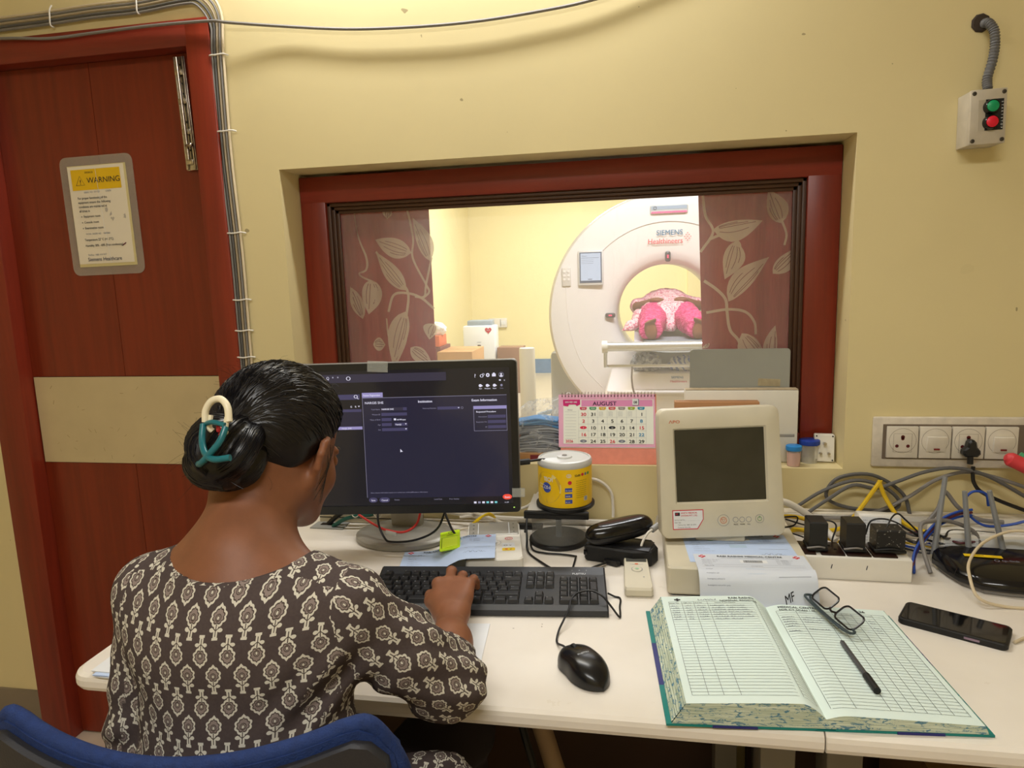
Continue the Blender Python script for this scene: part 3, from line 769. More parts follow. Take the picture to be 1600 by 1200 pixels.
for k, (x, y) in enumerate(((-.002, -.018), (-.006, -.055))):
    b = B(); b.lathe([(.009, .0285), (.010, .030), (.010, .033), (.008, .035), (0, .035)], M_paper, (x, y, 0), 24); b.obj('push_button', t)

# grommet, flat tray, papers on the left end
b = B(); b.prism([(-.044, -.024), (.046, -.026), (.044, .022), (-.042, .020)], 0, .003, mat('grommet_grey', (150, 152, 150), .5)); b.box((0, .004, .0032), (.05, .016, .0012), M_dark)
tag(b.obj('cable_grommet', None, (-.779, 1.588, .75)), 'grey plastic cable outlet cover in the desk behind the monitor', 'cable outlet')
t = thing('flat_box', 'flat cream box against the wall behind the monitor', 'box', (-.70, 1.636, .75))
b = B(); b.box((0, 0, .014), (.24, .045, .028), M_cream, bev=.003); b.obj('body', t); b = B(); b.box((.0, -.023, .014), (.236, .001, .002), M_dark); b.obj('joint', t)
for k in range(5):
    b = B(); b.grid(lambda u, v: V(((u - .5) * .21, (v - .5) * .148, .0006 + .0035 * math.sin(u * 3 + k) * (1 - v) ** 2 * .3)), 8, 6, [M_paper, M_paper, M_bpaper, M_paper, M_paper][k], True)
    b.box((0, 0, 0), (.21, .148, .0010), [M_paper, M_paper, M_bpaper, M_paper, M_paper][k])
    if k == 4:
        S = Sheet(b, plane_fn((-.105, -.074, .0016), (1, 0, 0), (0, 1, 0)), .0006); S.poly([(.028, .035), (.20, .035), (.20, .11), (.075, .11)], mat('teal_cover', (40, 130, 124), .5), 2)
    o = b.obj('loose_paper', None, (-.757 - .004 * k + (.01 if k == 1 else 0), .962 + .003 * k, .7508 + .0014 * k), (0, 0, math.radians(-3 + (k * 37) % 5)))
    tag(o, ['white sheet at the bottom of the pile on the rounded desk end', 'white sheet second from the bottom of the pile on the rounded desk end', 'bluish sheet in the middle of the pile on the rounded desk end', 'white sheet just below the top of the pile on the rounded desk end', 'white sheet with teal print topping the pile on the rounded desk end'][k], 'paper', 'papers on the left end of the desk')
o = B().box((0, 0, .0007), (.19, .13, .0012), M_paper).obj('note_sheet', None, (-.352, 1.063, .7505), (0, 0, math.radians(5))); tag(o, 'white sheet of paper under her forearm in front of the keyboard', 'paper')

# ================================================================== disc boxes
clear = mat('clear_plastic', (235, 238, 236), .08, spec=.5, alpha=.22)
smoke = mat('smoky_plastic', (150, 150, 146), .1, spec=.5, alpha=.34)
def cakebox(t, r, h, full):
    b = B(); b.lathe([(0, .0), (r * 1.08, 0), (r * 1.12, .003), (r * 1.12, .008), (r * 1.06, .011), (0, .011)], M_mblk, n=48); b.obj('base', t)
    b = B(); b.lathe([(.0, .011), (.007, .011), (.0065, h * .93), (.003, h * .95), (0, h * .95)], mat('spindle_grey', (96, 104, 112), .4), n=20); b.obj('spindle', t)
t = thing('empty_disc_box', 'empty clear disc box with black base, under the disc drive', 'disc box', (-.183, 1.545, .75))
cakebox(t, .062, .075, False)
b = B(); b.lathe([(.0635, .010), (.0635, .066), (.0625, .070), (.0605, .0725), (0, .0728)], smoke, n=48); b.obj('cover', t)
t = thing('disc_drive', 'slim silver disc drive with black front on the empty disc box', 'disc drive', (-.183, 1.555, .8232), (0, 0, math.radians(1)))
b = B(); b.box((0, .004, .0085), (.136, .125, .014), mat('drive_silver', (196, 192, 184), .35, .4), bev=.002); b.obj('body', t)
b = B(); b.box((0, -.0635, .0085), (.147, .012, .017), M_mblk, bev=.002); b.box((0, -.070, .0105), (.13, .001, .0008), M_gblk); b.obj('front_bezel', t)
t = thing('recordable_disc_box', 'yellow-labelled box of recordable discs stacked on the disc drive', 'disc box', (-.166, 1.545, .8395))
R_ = .0615
b = B(); b.lathe([(0, 0), (R_ * 1.06, 0), (R_ * 1.1, .003), (R_ * 1.1, .008), (R_ * 1.02, .011), (0, .011)], M_mblk, n=56); b.obj('base', t)
yl = mat('yellow_label', (240, 196, 20), .32, spec=.5)
b = B(); b.lathe([(R_, .011), (R_ + .0006, .016), (R_ + .0006, .098), (R_, .101)], yl, n=72); b.obj('label_sleeve', t)
b = B(); b.lathe([(R_ - .0003, .099), (R_ + .0014, .101), (R_ + .0016, .108), (R_ - .001, .114), (R_ - .006, .1155), (R_ - .007, .113), (.018, .113), (.017, .1165), (.008, .1175), (0, .1175)], mat('frosted_lid', (200, 200, 196), .3, spec=.5), n=72); b.obj('lid', t)
b = B(); b.lathe([(0, .1176), (.006, .1176), (.0055, .119), (0, .119)], M_gcab, n=16); b.obj('lid_button', t)
b = B(); fnc = lambda u, v, h=0: V(((R_ + .0008 + h) * math.cos(u / R_ - PI / 2), (R_ + .0008 + h) * math.sin(u / R_ - PI / 2), v))
S = Sheet(b, fnc, .00025)
gold = mat('disc_print_gold', (206, 168, 60), .35); gold2 = mat('disc_print_light', (238, 218, 140), .35); bl = mat('blue_print', (60, 80, 170), .4)
S.disc(-.038, .056, .036, gold, 1); S.poly([(-.038, .056)] + [(-.038 + .036 * math.cos(a), .056 + .036 * math.sin(a)) for a in (-.3, -.15, 0, .15, .3)], gold2, 2); S.poly([(-.038, .056)] + [(-.038 + .036 * math.cos(a), .056 + .036 * math.sin(a)) for a in (.8, .95, 1.1)], gold2, 2)
S.disc(-.038, .056, .012, bl, 3); S.text('MOSERTECH'[-4:], -.046, .071, .013, M_paper, sx=.75, bold=.04, l=4); S.text('CD-R', -.045, .053, .010, M_paper, sx=.8, bold=.03, l=4)
for k in range(2): S.text('Premium', -.062, .060 - .007 * k, .005, M_paper, l=4)
for k in range(3):
    S.poly(rrect(.006, .022 + .0135 * k, .022, .031 + .0135 * k, .001), bl, 2); S.text(('80 min', '700MB', '52x Speed')[k], .007, .0245 + .0135 * k, .0036, M_paper, l=3, bold=.02)
S.disc(.017, .070, .0045, M_red, 2); S.ring(.015, .086, .005, .001, M_paper, 2, ry=.004); S.ring(.015, .086, .002, .001, M_paper, 2); S.text('52x80', .028, .083, .007, M_ink, sx=.8, bold=.02)
for k, c in enumerate((M_red, M_gink, M_green)): S.disc(.048 + .009 * k, .086, .0035, c, 2)
for k in range(9): S.text('Write on the label surface only with a felt pen.'[k:k + 34], .031, .072 - .0048 * k, .0028, M_ink, sx=.75)
S.rect(.052, .024, .062, .034, M_paper, 1)
for k in range(6): S.rect(.0535 + k * .0013, .025, .054 + k * .0013, .033, M_ink, 2)
S.rect(-.072, .0125, .08, .0135, M_orange, 1)
b.obj('label_print', t)

# ================================================================== spectacle cases, remote, key
def capsule(b, L, W, H, m, z0=0, n=28, k=10, half=None, e=.5):
    pts = []
    for i in range(n):
        a = 2 * PI * i / n; c, s = math.cos(a), math.sin(a)
        pts.append((L / 2 * math.copysign(abs(c) ** .75, c), W / 2 * math.copysign(abs(s) ** .85, s)))
    lo, hi = half or (-1, 1); rings = []
    for j in range(k + 1):
        t_ = lo + (hi - lo) * j / k; a = t_ * PI / 2; f = max(.02, math.cos(a)) ** e; rings.append([V((p[0] * (1 - (1 - f) * .55), p[1] * f, z0 + H * math.sin(a))) for p in pts])
    vs = [q for r_ in rings for q in r_]; fs = [(i * n + q, i * n + (q + 1) % n, (i + 1) * n + (q + 1) % n, (i + 1) * n + q) for i in range(k) for q in range(n)]
    fs += [tuple(range(n))[::-1], tuple(k * n + q for q in range(n))]
    b.add(vs, fs, m, True)
t = thing('glasses_case', 'glossy black rounded glasses case on top of the flat black case', 'glasses case', (-.040, 1.464, .812), (math.radians(-3), math.radians(-5), math.radians(27)))
b = B(); capsule(b, .158, .066, .023, mat('case_gloss', (14, 14, 15), .18, spec=.6), 0, half=(.02, 1), e=.6); b.obj('lid', t)
b = B(); capsule(b, .157, .065, .021, mat('case_satin', (20, 20, 22), .35), 0, half=(-1, -.02), e=.6); b.obj('lower_shell', t)
t = thing('flat_case', 'flat black hard case lying under the glossy rounded glasses case', 'case', (-.036, 1.452, .75), (0, 0, math.radians(-14)))
b = B(); b.prism([(-.075, -.028), (-.07, -.035), (.035, -.036), (.072, -.02), (.078, .01), (.06, .042), (-.06, .04), (-.075, .03)], 0, .036, M_mblk, None, False, .004); b.obj('body', t)
b = B(); b.box((.012, .0, .0365), (.11, .055, .002), M_blk, bev=.0008); b.obj('lid', t)
b = B()
for x in (-.07,): b.box((x, -.036, .02), (.008, .003, .012), M_gblk, bev=.001)
b.obj('latch', t)
t = thing('hand_controller', 'cream handheld controller with a white cord, beside the key', 'remote control', (-.002, 1.352, .75), (0, 0, math.radians(2.5)))
b = B(); b.prism([(-.025, .072), (-.018, .082), (.016, .082), (.024, .073), (.0275, -.075), (.024, -.082), (-.024, -.082), (-.0275, -.075)], 0, .019, M_cream, None, False, .004); b.obj('case', t)
b = B(); b.box((0, .052, .0192), (.042, .017, .0012), mat('lcd_grey', (84, 84, 78), .2)); b.obj('display', t)
b = B(); b.lathe([(0, .019), (.0105, .019), (.0095, .0205), (0, .0205)], M_cream, (0, .006, 0), 28, None, 1, 1.15); b.obj('round_button', t)
b = B(); S = Sheet(b, plane_fn((0, 0, .0193), (1, 0, 0), (0, 1, 0)), .0002); S.ring(0, .006, .011, .0008, M_gink, ry=.0125); S.disc(0, .032, .004, M_orange, ry=.003)
for s in (-1, 1): S.line([(s * .004, .029), (s * .014, .0315)], .0008, M_gink)
S.disc(.012, -.03, .0016, M_gink); S.disc(0, .006, .004, mat('pale_green_print', (150, 190, 150), .5), 9); b.obj('printed_mark', t)
t = thing('car_key', 'car key with black head and steel blade, by the keyboard corner', 'key', (-.050, 1.427, .75), (0, 0, math.radians(70)))
b = B(); b.prism([(-.018, -.012), (-.012, -.02), (.016, -.017), (.026, -.008), (.026, .006), (.012, .017), (-.012, .02), (-.018, .012)], 0, .012, M_blk, Matrix.Rotation(PI / 2, 4, 'Z'), False, .003); b.obj('head', t)
b = B(); b.box((-.0, -.0, .0), (.001, .001, .001), M_mblk); b = B(); b.box((-.043, .022, .006), (.048, .009, .0022), mat('worn_steel'), (0, 0, math.radians(-24)), .0004); b.obj('blade', t)
b = B(); b.tube([(.028, .0, .006), (.04, .006, .006), (.046, -.006, .006), (.034, -.012, .006), (.028, .0, .006)], .0012, mat('worn_steel'), 6); b.obj('ring', t)
tag(B().tube([(.004, 1.430, .763), (.008, 1.440, .79), (.020, 1.452, .810), (.032, 1.464, .816)], .0028, M_wcab, 10).tube([(.030, 1.462, .815), (.043, 1.478, .820)], .0068, mat('ferrite_grey', (150, 150, 148), .4), 12, sm=False)
    .tube([(.042, 1.476, .820), (.048, 1.50, .824), (.046, 1.56, .812), (.043, 1.62, .775)], .0028, M_wcab, 10).obj('controller_cord'), 'white cord with grey ferrite lump on the handheld controller', 'cable')

# ================================================================== cream display on its base unit
t = thing('base_unit', 'cream box under the cream display, with forms on it', 'base unit', (.190, 1.455, .75))
b = B()
pts = rrect(-.135, -.172, .135, .16, .008)
b.prism(pts, .004, .0605, M_cream, None, False, .004); b.obj('case', t)
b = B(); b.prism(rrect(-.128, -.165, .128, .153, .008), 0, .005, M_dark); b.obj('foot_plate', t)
def make_apo():
    t = thing('injector_display', 'cream square display with a dark grey screen on the base unit', 'display', (.168, 1.425, .811), (0, 0, 0))
    W, H = .252, .268
    hd = Matrix.Translation(V((0, 0, .146))) @ Matrix.Rotation(math.radians(7), 4, 'Z') @ Matrix.Rotation(math.radians(-8), 4, 'X') @ Matrix.Rotation(math.radians(-1.2), 4, 'Y')
    mo = Matrix(((1, 0, 0, 0), (0, 0, 1, 0), (0, 1, 0, 0), (0, 0, 0, 1)))
    def child(b, n): o = b.obj(n, t); o.matrix_local = hd; return o
    ol = rrect(-W / 2, -H / 2, W / 2, H / 2, .016); n = len(ol)
    ol = [(x * (1 - .03 * (y / H + .5)), y) for x, y in ol]
    def sc(p, d): return [(x - math.copysign(min(abs(x), d), x), y - math.copysign(min(abs(y), d), y)) for x, y in p]
    inner = rrect(-.094, -.062, .094, .094, .002); inner2 = rrect(-.0905, -.0585, .0905, .0905, .0015)
    R = lambda p, y: [V((q[0], y, q[1])) for q in p]
    vs = R(sc(ol, .006), .05) + R(ol, .042) + R(ol, .006) + R(sc(ol, .0015), .001) + R(sc(ol, .005), -.001) + R(inner, -.001) + R(inner2, .004)
    b = B(); b.add(vs, [(i * n + k, i * n + (k + 1) % n, (i + 1) * n + (k + 1) % n, (i + 1) * n + k) for i in range(6) for k in range(n)] + [tuple(range(n))[::-1]], M_cream, True); child(b, 'case')
    b = B(); b.add(R(inner2, .0038), [tuple(range(n))], mat('dark_lcd', (58, 56, 46), .22, spec=.5, var=.12, vscale=18)); child(b, 'screen')
    b = B(); S = Sheet(b, lambda u, v, h=0: V((u, -.0012 - h, v)), .0002)
    S.text('\u039bPO', -.102, .105, .0088, M_orange, sx=1.3, bold=.01)
    rd = M_orange
    S.ring(-.004 + .005, -.098, .0115, .0006, M_gink, n=30); S.ring(.001, -.098, .0062, .0009, rd); S.line([(-.003, -.0955), (.005, -.0955), (.001, -.102), (-.003, -.0955)], .0009, rd)
    for k, l in enumerate(('PROG', 'MODE', 'ACL')): S.ring(.0255 + .0132 * k, -.0975, .0052, .0007, M_gink); S.text(l, .0255 + .0132 * k, -.1085, .0038, M_ink, 'C', sx=.9)
    S.ring(.074, -.097, .0085, .0006, M_gink); S.ring(.074, -.097, .0040, .0008, M_green); S.rect(.0736, -.096, .0744, -.091, M_green, 3)
    child(b, 'printed_mark')
    b = B(); S = Sheet(b, lambda u, v, h=0: V((u, -.0013 - h, v)), .0002)
    P = [(-.101, -.075), (-.040, -.075), (-.040, -.094), (-.052, -.113), (-.101, -.113)]
    S.poly([(-.102, -.074), (-.039, -.074), (-.039, -.0945), (-.0515, -.1145), (-.102, -.1145)], M_red, 1); S.poly([(-.1005, -.0757), (-.0405, -.0757), (-.0405, -.094), (-.0525, -.1127), (-.1005, -.1127)], M_paper, 2)
    S.rect(-.097, -.086, -.087, -.079, M_ink, 3); S.text('M', -.0955, -.0845, .006, M_red, l=4)
    S.text('ANITA MEDICAL', -.085, -.082, .0048, M_red, sx=.95, bold=.02); S.text('SYSTEMS PVT. LTD.', -.085, -.0875, .0045, M_red, sx=.9, bold=.02)
    for k, l in enumerate(('Service Call No :', 'Engr. Sign :', 'Toll free No. 1800 102 2030', 'Customer Care No.')): S.text(l, -.098 + (.006 if k > 1 else 0), -.0955 - .0052 * k, .0032, M_ink)
    S.hline(-.078, -.047, -.0965, .0003, M_gink)
    child(b, 'service_sticker')
    b = B(); b.box((0, .03, .016), (.10, .07, .032), M_cream, bev=.004); b.obj('foot', t)
make_apo()
# ================================================================== register book
def make_book():
    t = thing('register_book', 'large open ruled register with teal and blue covers on the right of the desk', 'book', (.237, 1.066, .75), (0, 0, math.radians(4.2)))
    W, D = .205, .318
    teal = mat('teal_cloth', (16, 122, 116), .5, bump=.1); navy = mat('navy_cloth', (38, 40, 110), .5, bump=.1)
    pg = mat('page_green', (218, 234, 228), .75)
    def _edge(b_):
        co = coords(scale=(1, 1, 1)); x, y, z = sep(co)
        n = noise(70, 5, coords(scale=(1, 1, 3.5)), .7, 1.); fine = noise(5, 2, coords(scale=(4, 4, 260)))
        a = ramp(fine, [(.35, (150, 164, 140)), (.65, (214, 222, 202))])
        link(mixc(n.gt(.56) * .85, a, lin((36, 108, 140))), b_, 'Base Color')
    edge = mat('marbled_page_edge', rough=.8, build=_edge)
    for s, nm in ((-1, 'left'), (1, 'right')):
        b = B()
        for (ya, yb, m) in ((-.162, -.07, teal), (-.07, .05, navy), (.05, .162, teal)) if s < 0 else ((-.162, .0, teal), (.0, .1, navy), (.1, .162, teal)):
            b.span((s * .012, ya, .0005), (s * .212, yb, .0035), m)
        # corner patches towards the front edge show two colours along the width too
        b.span((s * .09, -.1632, .0004), (s * .15, -.1618, .0037), navy)
        b.obj('cover', t)
    b = B(); b.grid(lambda u, v: V(((u - .5) * .03, (v - .5) * .324, .0008 + .003 * (1 - (2 * u - 1) ** 2))), 8, 4, teal); b.box((0, 0, .0012), (.03, .324, .0015), teal); b.obj('spine', t)
    # page-block height profiles, x measured from the gutter
    def hl(x):  # left block, thick
        q = x / W
        if q < .18: return .016 + .022 * math.sin(q / .18 * PI / 2)
        return .038 - .005 * ((q - .18) / .82) ** 1.3
    def hr(x):
        q = x / W
        if q < .14: return .016 + .006 * math.sin(q / .14 * PI / 2)
        return .022 - .008 * ((q - .14) / .86) ** 1.2
    nx = 26
    for s, hf, nm in ((-1, hl, 'left_pages'), (1, hr, 'right_pages')):
        b = B()
        lean = .020 if s < 0 else .004
        def top(q, v, hf=hf, s=s, lean=lean):
            x = q * W; return V((s * (x * (1 - lean / W)), (v - .5) * D, hf(x) + (.0 if s > 0 else .0)))
        b.grid(lambda u, v: top(u if s > 0 else 1 - u, v), nx, 6, pg)
        for v in (0, 1):
            vs = []; 
            for i in range(nx + 1):
                q = i / nx; p = top(q, v); vs += [p, V((p.x + s * lean * q * 1.0, p.y + (-.002 if v == 0 else .002), .0037))]
            fs = [(2 * i, 2 * i + 1, 2 * i + 3, 2 * i + 2) for i in range(nx)]
            b.add(vs, fs, edge, False)
        nl = 14; vs = []
        for j in range(nl + 1):
            f = j / nl; wob = .0012 * (j % 2)
            for v in (0, 1):
                p = top(1, v); vs.append(V((p.x + s * (lean * (1 - f) + wob), p.y, .0037 + (p.z - .0037) * f)))
        b.add(vs, [(2 * j, 2 * j + 1, 2 * j + 3, 2 * j + 2) for j in range(nl)], edge, False)
        blk = b.obj(nm, t)
        b = B()
        fn = (lambda u, v, h=0, hf=hf, s=s, lean=lean: V(((u - W if s < 0 else u) * (1 - lean / W), v - D / 2, hf(abs(u - W) if s < 0 else u) + .0004 + h)))
        S = Sheet(b, fn, .00015)
        gl = mat('ruling_grey', (92, 98, 96), .8); pen = mat('pen_grey', (96, 100, 118), .8)
        y0, y1 = .018, D - .030
        nr = 34
        for k in range(nr + 1):
            v = y0 + (y1 - y0) * k / nr; S.hline(.012 if s < 0 else .014, W - (.006 if s < 0 else .008), v, .00055, gl, 12)
        cols = (.012, .037, .060, .086, .178, .198) if s < 0 else (.012, .046, .092, .108, .124, .140, .158, .175, .196)
        for c in cols: S.line([(c, y0), (c, y1 + .008)], .0006, gl)
        S.hline(.012, W - .008, y1 + .008, .0006, gl, 12)
        rn = random.Random(5)
        if s < 0:
            S.text('RABI RASHMI', .178, D - .013, .0085, M_ink, 'R', bold=.03); S.text('NOMINAL REGISTER', .182, D - .0225, .0078, M_ink, 'R', bold=.01)
            for u_, v_ in ((.03, D - .014),): S.rect(u_ - .006, v_ - .002, u_ + .006, v_ + .002, M_ink, 2); S.rect(u_ - .002, v_ - .005, u_ + .002, v_ + .005, M_ink, 2)
            S.scrawl(.07, D - .018, .035, .006, pen, seed=9, lw=.0006)
            for u_, l_ in ((.013, 'Serial No.'), (.039, 'CBC No'), (.062, 'Ref No'), (.10, 'Name of the Patient')): S.text(l_, u_, y1 + .0015, .0048, M_ink)
            for r_ in range(7):
                v = y1 - (y1 - y0) / nr * (r_ + 1.0) + .001 - .002
                for u_, w_ in ((.015, .014), (.042, .011), (.064, .017), (.09, .026), (.12, rn.uniform(.02, .045))): S.scrawl(u_, v, w_, .0038, pen, seed=r_ * 7 + int(u_ * 99), lw=.0005)
        else:
            S.text('MEDICAL CENTRE', .018, D - .013, .0085, M_ink, bold=.03); S.text('FOR CT SCAN / M', .018, D - .0225, .0078, M_ink, bold=.01)
            S.text('126', .152, D - .016, .0095, M_ink, bold=.04, sx=1.1)
            for u_ in (.05, .11, .13, .16): S.text('Amount', u_, y1 + .0015, .004, M_gink)
            for r_ in range(8):
                v = y1 - (y1 - y0) / nr * (r_ + 1.0) - .001
                for u_, w_ in ((.015, .022), (.05, rn.uniform(.02, .036)), (.094, .01), (.161, .010)):
                    if rn.random() < .72: S.scrawl(u_, v, w_, .0036, pen, seed=r_ * 5 + int(u_ * 99), lw=.0005)
        b.obj('ruling_and_writing', t)
    return t
make_book()
# pen
t = thing('felt_pen', 'slim grey pen with black cap lying on the right-hand page', 'pen', (.3255, 1.0375, .7750), (math.radians(-0.5), 0, math.radians(4.5)))
b = B(); b.tube([(0, .025, 0), (0, -.02, 0), (0, -.034, 0)], .0040, mat('pen_barrel', (70, 70, 74), .35), 6, sm=False); b.tube([(0, .025, 0), (0, .062, 0), (0, .067, 0)], .0040, mat('pen_barrel'), 6, sm=False, rad=lambda t_: 1 if t_ < .6 else .5); b.obj('barrel', t)
b = B(); b.tube([(0, -.03, 0), (0, -.068, 0), (0, -.0695, 0)], .0052, M_mblk, 10, sm=False); b.obj('cap', t)
# spectacles: folded, lying on the page
def make_glasses():
    t = thing('spectacles', 'black rectangular spectacles with folded arms resting on the open register', 'spectacles', (.325, 1.186, .7748), (0, 0, math.radians(-74)))
    fr = mat('spectacle_frame', (28, 26, 28), .25); gr = mat('spectacle_arm', (52, 64, 68), .3)
    lean = Matrix.Rotation(math.radians(36), 4, 'X')
    for s in (-1, 1):
        ol = rrect(s * .036 - .027, .0, s * .036 + .027, .031, .010, 6)
        P = [V((x, y + .002, .006)) for x, y in ol]; P.append(P[0])
        b = B(); b.tube([lean @ p for p in P], .0017, fr, 7, sm=False); b.obj('lens_rim', t)
        b = B(); b.add([lean @ p for p in P[:-1]], [tuple(range(len(P) - 1))], mat('spectacle_lens', (110, 112, 116), .05, alpha=.30)); b.obj('lens', t)
        e = .0 if s > 0 else .006
        b = B(); b.tube([lean @ V((s * .062, .006, .006)), V((s * .068, .001, .007)), V((s * .064, -.006 - e, .0055 + e * .4)), V((s * .02, -.009 - e, .0045 + e * .4)), V((-s * .045, -.007 - e, .004 + e * .4)), V((-s * .068, .0 - e, .003 + e * .4))], .0021, gr, 7); b.obj('temple_arm', t)
    b = B(); b.tube([lean @ V((-.010, .010, .006)), lean @ V((0, .006, .008)), lean @ V((.010, .010, .006))], .0019, fr, 7); b.obj('bridge', t)
make_glasses()
# phone
t = thing('mobile_phone', 'black mobile phone in a rugged case, lying screen up', 'mobile phone', (.531, 1.216, .75), (0, 0, math.radians(-30)))
b = B(); b.prism(rrect(-.079, -.038, .079, .038, .009), 0, .0115, M_mblk, None, False, .002); b.obj('case', t)
b = B(); b.prism(rrect(-.0745, -.0335, .0745, .0335, .006), .0112, .0119, mat('phone_glass', (10, 10, 12), .05, spec=.7)); b.obj('screen', t)
b = B(); b.box((.03, -.0382, .006), (.022, .0012, .004), mat('pinkish_button', (150, 130, 150), .3, .6), bev=.0005); b.obj('side_button', t)

# ================================================================== power strip and adapters
t = thing('power_strip', 'long white extension board with dark sockets, holding black adapters', 'power strip', (.415, 1.432, .75), (0, 0, math.radians(-1)))
b = B(); b.box((0, 0, .0235), (.225, .082, .047), M_wplas, bev=.003)
for x in (-.035, .030): b.box((x, -.0412, .028), (.0015, .0006, .009), M_ink, (0, .2, 0))
b.obj('body', t)
for k, x in enumerate((-.088, -.030, .018, .066)):
    b = B(); b.box((x, .0, .0478), (.052 if k < 1 else .045, .066, .006), mat('dark_socket', (38, 20, 16), .3), bev=.002)
    for dx, dy in ((-.009, -.008), (.009, -.008), (0, .011)): b.lathe([(.0032, 0), (.0032, .0009)], M_dark, (x + dx, dy, .0507), 10)
    b.obj('socket', t)
def adapter(loc, dims, label, dusty=False, lean=0):
    t = thing('power_adapter', label, 'power adapter', loc, (0, 0, math.radians(lean)), 'black adapters plugged into the extension board')
    m = mat('adapter_black', (26, 25, 25), .42)
    if dusty:
        def f(b_):
            n = noise(190, 2, coords()); link(mixc(n.gt(.66) * .8, lin((26, 25, 25)), lin((150, 146, 138))), b_, 'Base Color')
        m = mat('dusty_black', rough=.4, build=f)
    w, d, h = dims; b = B()
    b.prism([(-w / 2, -d / 2), (w / 2, -d / 2), (w / 2, d / 2), (-w / 2, d / 2)], .004, h, m, Matrix.Identity(4), False, .0025); b.obj('body', t)
    b = B(); b.box((0, 0, .003), (w * 1.12, d * 1.1, .006), M_mblk, bev=.002); b.obj('plug_base', t)
    b = B(); b.tube([(-w / 2 - .004, -d / 2 - .001, .006), (0, -d / 2 - .003, .01), (w / 2 * .7, -d / 2 - .002, .008)], .002, M_gcab if not dusty else M_mblk, 6); b.obj('cord_end', t)
adapter((.357, 1.431, .8022), (.035, .044, .060), 'black adapter nearest the cream display on the extension board')
adapter((.427, 1.431, .8022), (.036, .044, .060), 'black adapter in the middle of the three on the extension board')
adapter((.492, 1.431, .8022), (.053, .042, .047), 'wide dusty black adapter at the right end of the extension board', True)

# trunking and boxes behind
t = thing('cable_trunking', 'white dirty plastic trunking along the wall behind the tangle of cables', 'trunking', (.62, 1.645, .75))
dirty = mat('dirty_white', (206, 196, 176), .6, var=.22, vscale=30)
b = B(); b.box((.12, -.0, .028), (.95, .03, .056), dirty, bev=.002); b.obj('channel', t)
b = B(); b.box((.12, -.0155, .047), (.95, .002, .012), M_wplas); b.obj('lid', t)
def labelled_box(name, label, loc, dims, rot, cat='adapter'):
    t = thing(name, label, cat, loc, rot)
    b = B(); b.box((0, 0, dims[2] / 2), dims, M_wplas, bev=.006); b.obj('body', t)
    b = B(); S = Sheet(b, plane_fn((-dims[0] / 2 + .006, -dims[1] / 2 - .0006, .005), (1, 0, 0), (0, 0, 1)), .0002); S.rect(0, 0, dims[0] - .012, dims[2] - .012, M_paper, 0)
    for k in range(int((dims[2] - .016) / .006)): S.text('INPUT 100-240V 50Hz 1.5A OUTPUT 12V'[:int((dims[0] - .02) / .0021)], .003, .004 + .006 * k, .0036, M_gink)
    b.obj('rating_label', t)
labelled_box('white_adapter', 'white adapter with printed label behind the wide dusty black adapter', (.513, 1.545, .75), (.085, .05, .085), (math.radians(-12), 0, math.radians(-6)))
labelled_box('set_top_box', 'white box with printed label behind the router aerials', (.72, 1.545, .75), (.20, .07, .058), (0, 0, math.radians(2)), 'box')
b = B(); b.box((0, 0, .012), (.12, .05, .024), M_cream, bev=.004); tag(b.obj('cream_box', None, (.66, 1.478, .75), (0, 0, math.radians(-8))), 'small cream plastic box tucked behind the router', 'box')

# ================================================================== router
def make_router():
    t = thing('wifi_router', 'black router with grey aerials and a yellow label, beside the phone', 'router', (.715, 1.41, .75), (0, 0, math.radians(-4)))
    gl = mat('router_gloss', (16, 16, 19), .16, spec=.6)
    o1 = [(-.125, .055), (-.118, .012), (-.105, -.03), (-.075, -.062), (-.03, -.07), (.05, -.07), (.09, -.055), (.115, -.01), (.125, .055), (.09, .075), (-.09, .075)]
    b = B(); b.prism([(x * .95, y * .95) for x, y in o1], 0, .012, M_gcab, None, False, .003); b.obj('lower_shell', t)
    n = len(o1); vs = []
    for z, s, dy in ((.010, 1, 0), (.018, 1.01, 0), (.026, .99, .001), (.033, .93, .004)): vs += [V((x * s, y * s + dy, z + (.009 if y > 0 else -.002) * (z > .02))) for x, y in o1]
    b = B(); b.add(vs, [(i * n + k, i * n + (k + 1) % n, (i + 1) * n + (k + 1) % n, (i + 1) * n + k) for i in range(3) for k in range(n)] + [tuple(3 * n + k for k in range(n)), tuple(range(n))[::-1]], gl, False)
    for k in range(9): b.tube([(-.115 + .026 * k, .055, .041), (-.10 + .026 * k, .0, .0335), (-.118 + .027 * k, -.045, .030)], .0012, gl, 5)
    b.obj('top_shell', t)
    b = B(); b.box((-.047, .022, .0435), (.066, .009, .0008), M_yel, (.12, 0, -.03)); S = Sheet(b, plane_fn((-.070, .0195, .0441), (1, 0, 0), (0, 1, .12)), .0002); S.text('9864-02715', 0, 0, .005, M_ink); b.obj('yellow_label', t)
    b = B(); S = Sheet(b, plane_fn((-.02, .004, .0405), (1, 0, 0), (0, 1, .12)), .0004); S.text('tp-link', 0, 0, .010, M_gink, sx=1.2); S.ring(-.008, .003, .004, .0012, M_gink); b.obj('printed_mark', t)
    for k, (x0, x1, y1, h) in enumerate(((-.117, -.096, .03, .158), (-.052, -.066, .01, .135), (.012, -.022, .01, .138), (.085, .10, .01, .14))):
        b = B(); b.tube([(x0, .070, .022), (x0 + (x1 - x0) * .1, .072 + y1 * .1, .022 + h * .1), (x1, .070 + y1, .022 + h)], .0062, mat('aerial_grey', (128, 130, 132), .4), 8, sm=False, rad=lambda q: 1.15 - .35 * q); b.obj('aerial', t)
make_router()
def cb(name, col, label, pts, r, m, **k): return cable(name, label, pts, r, m, **k)
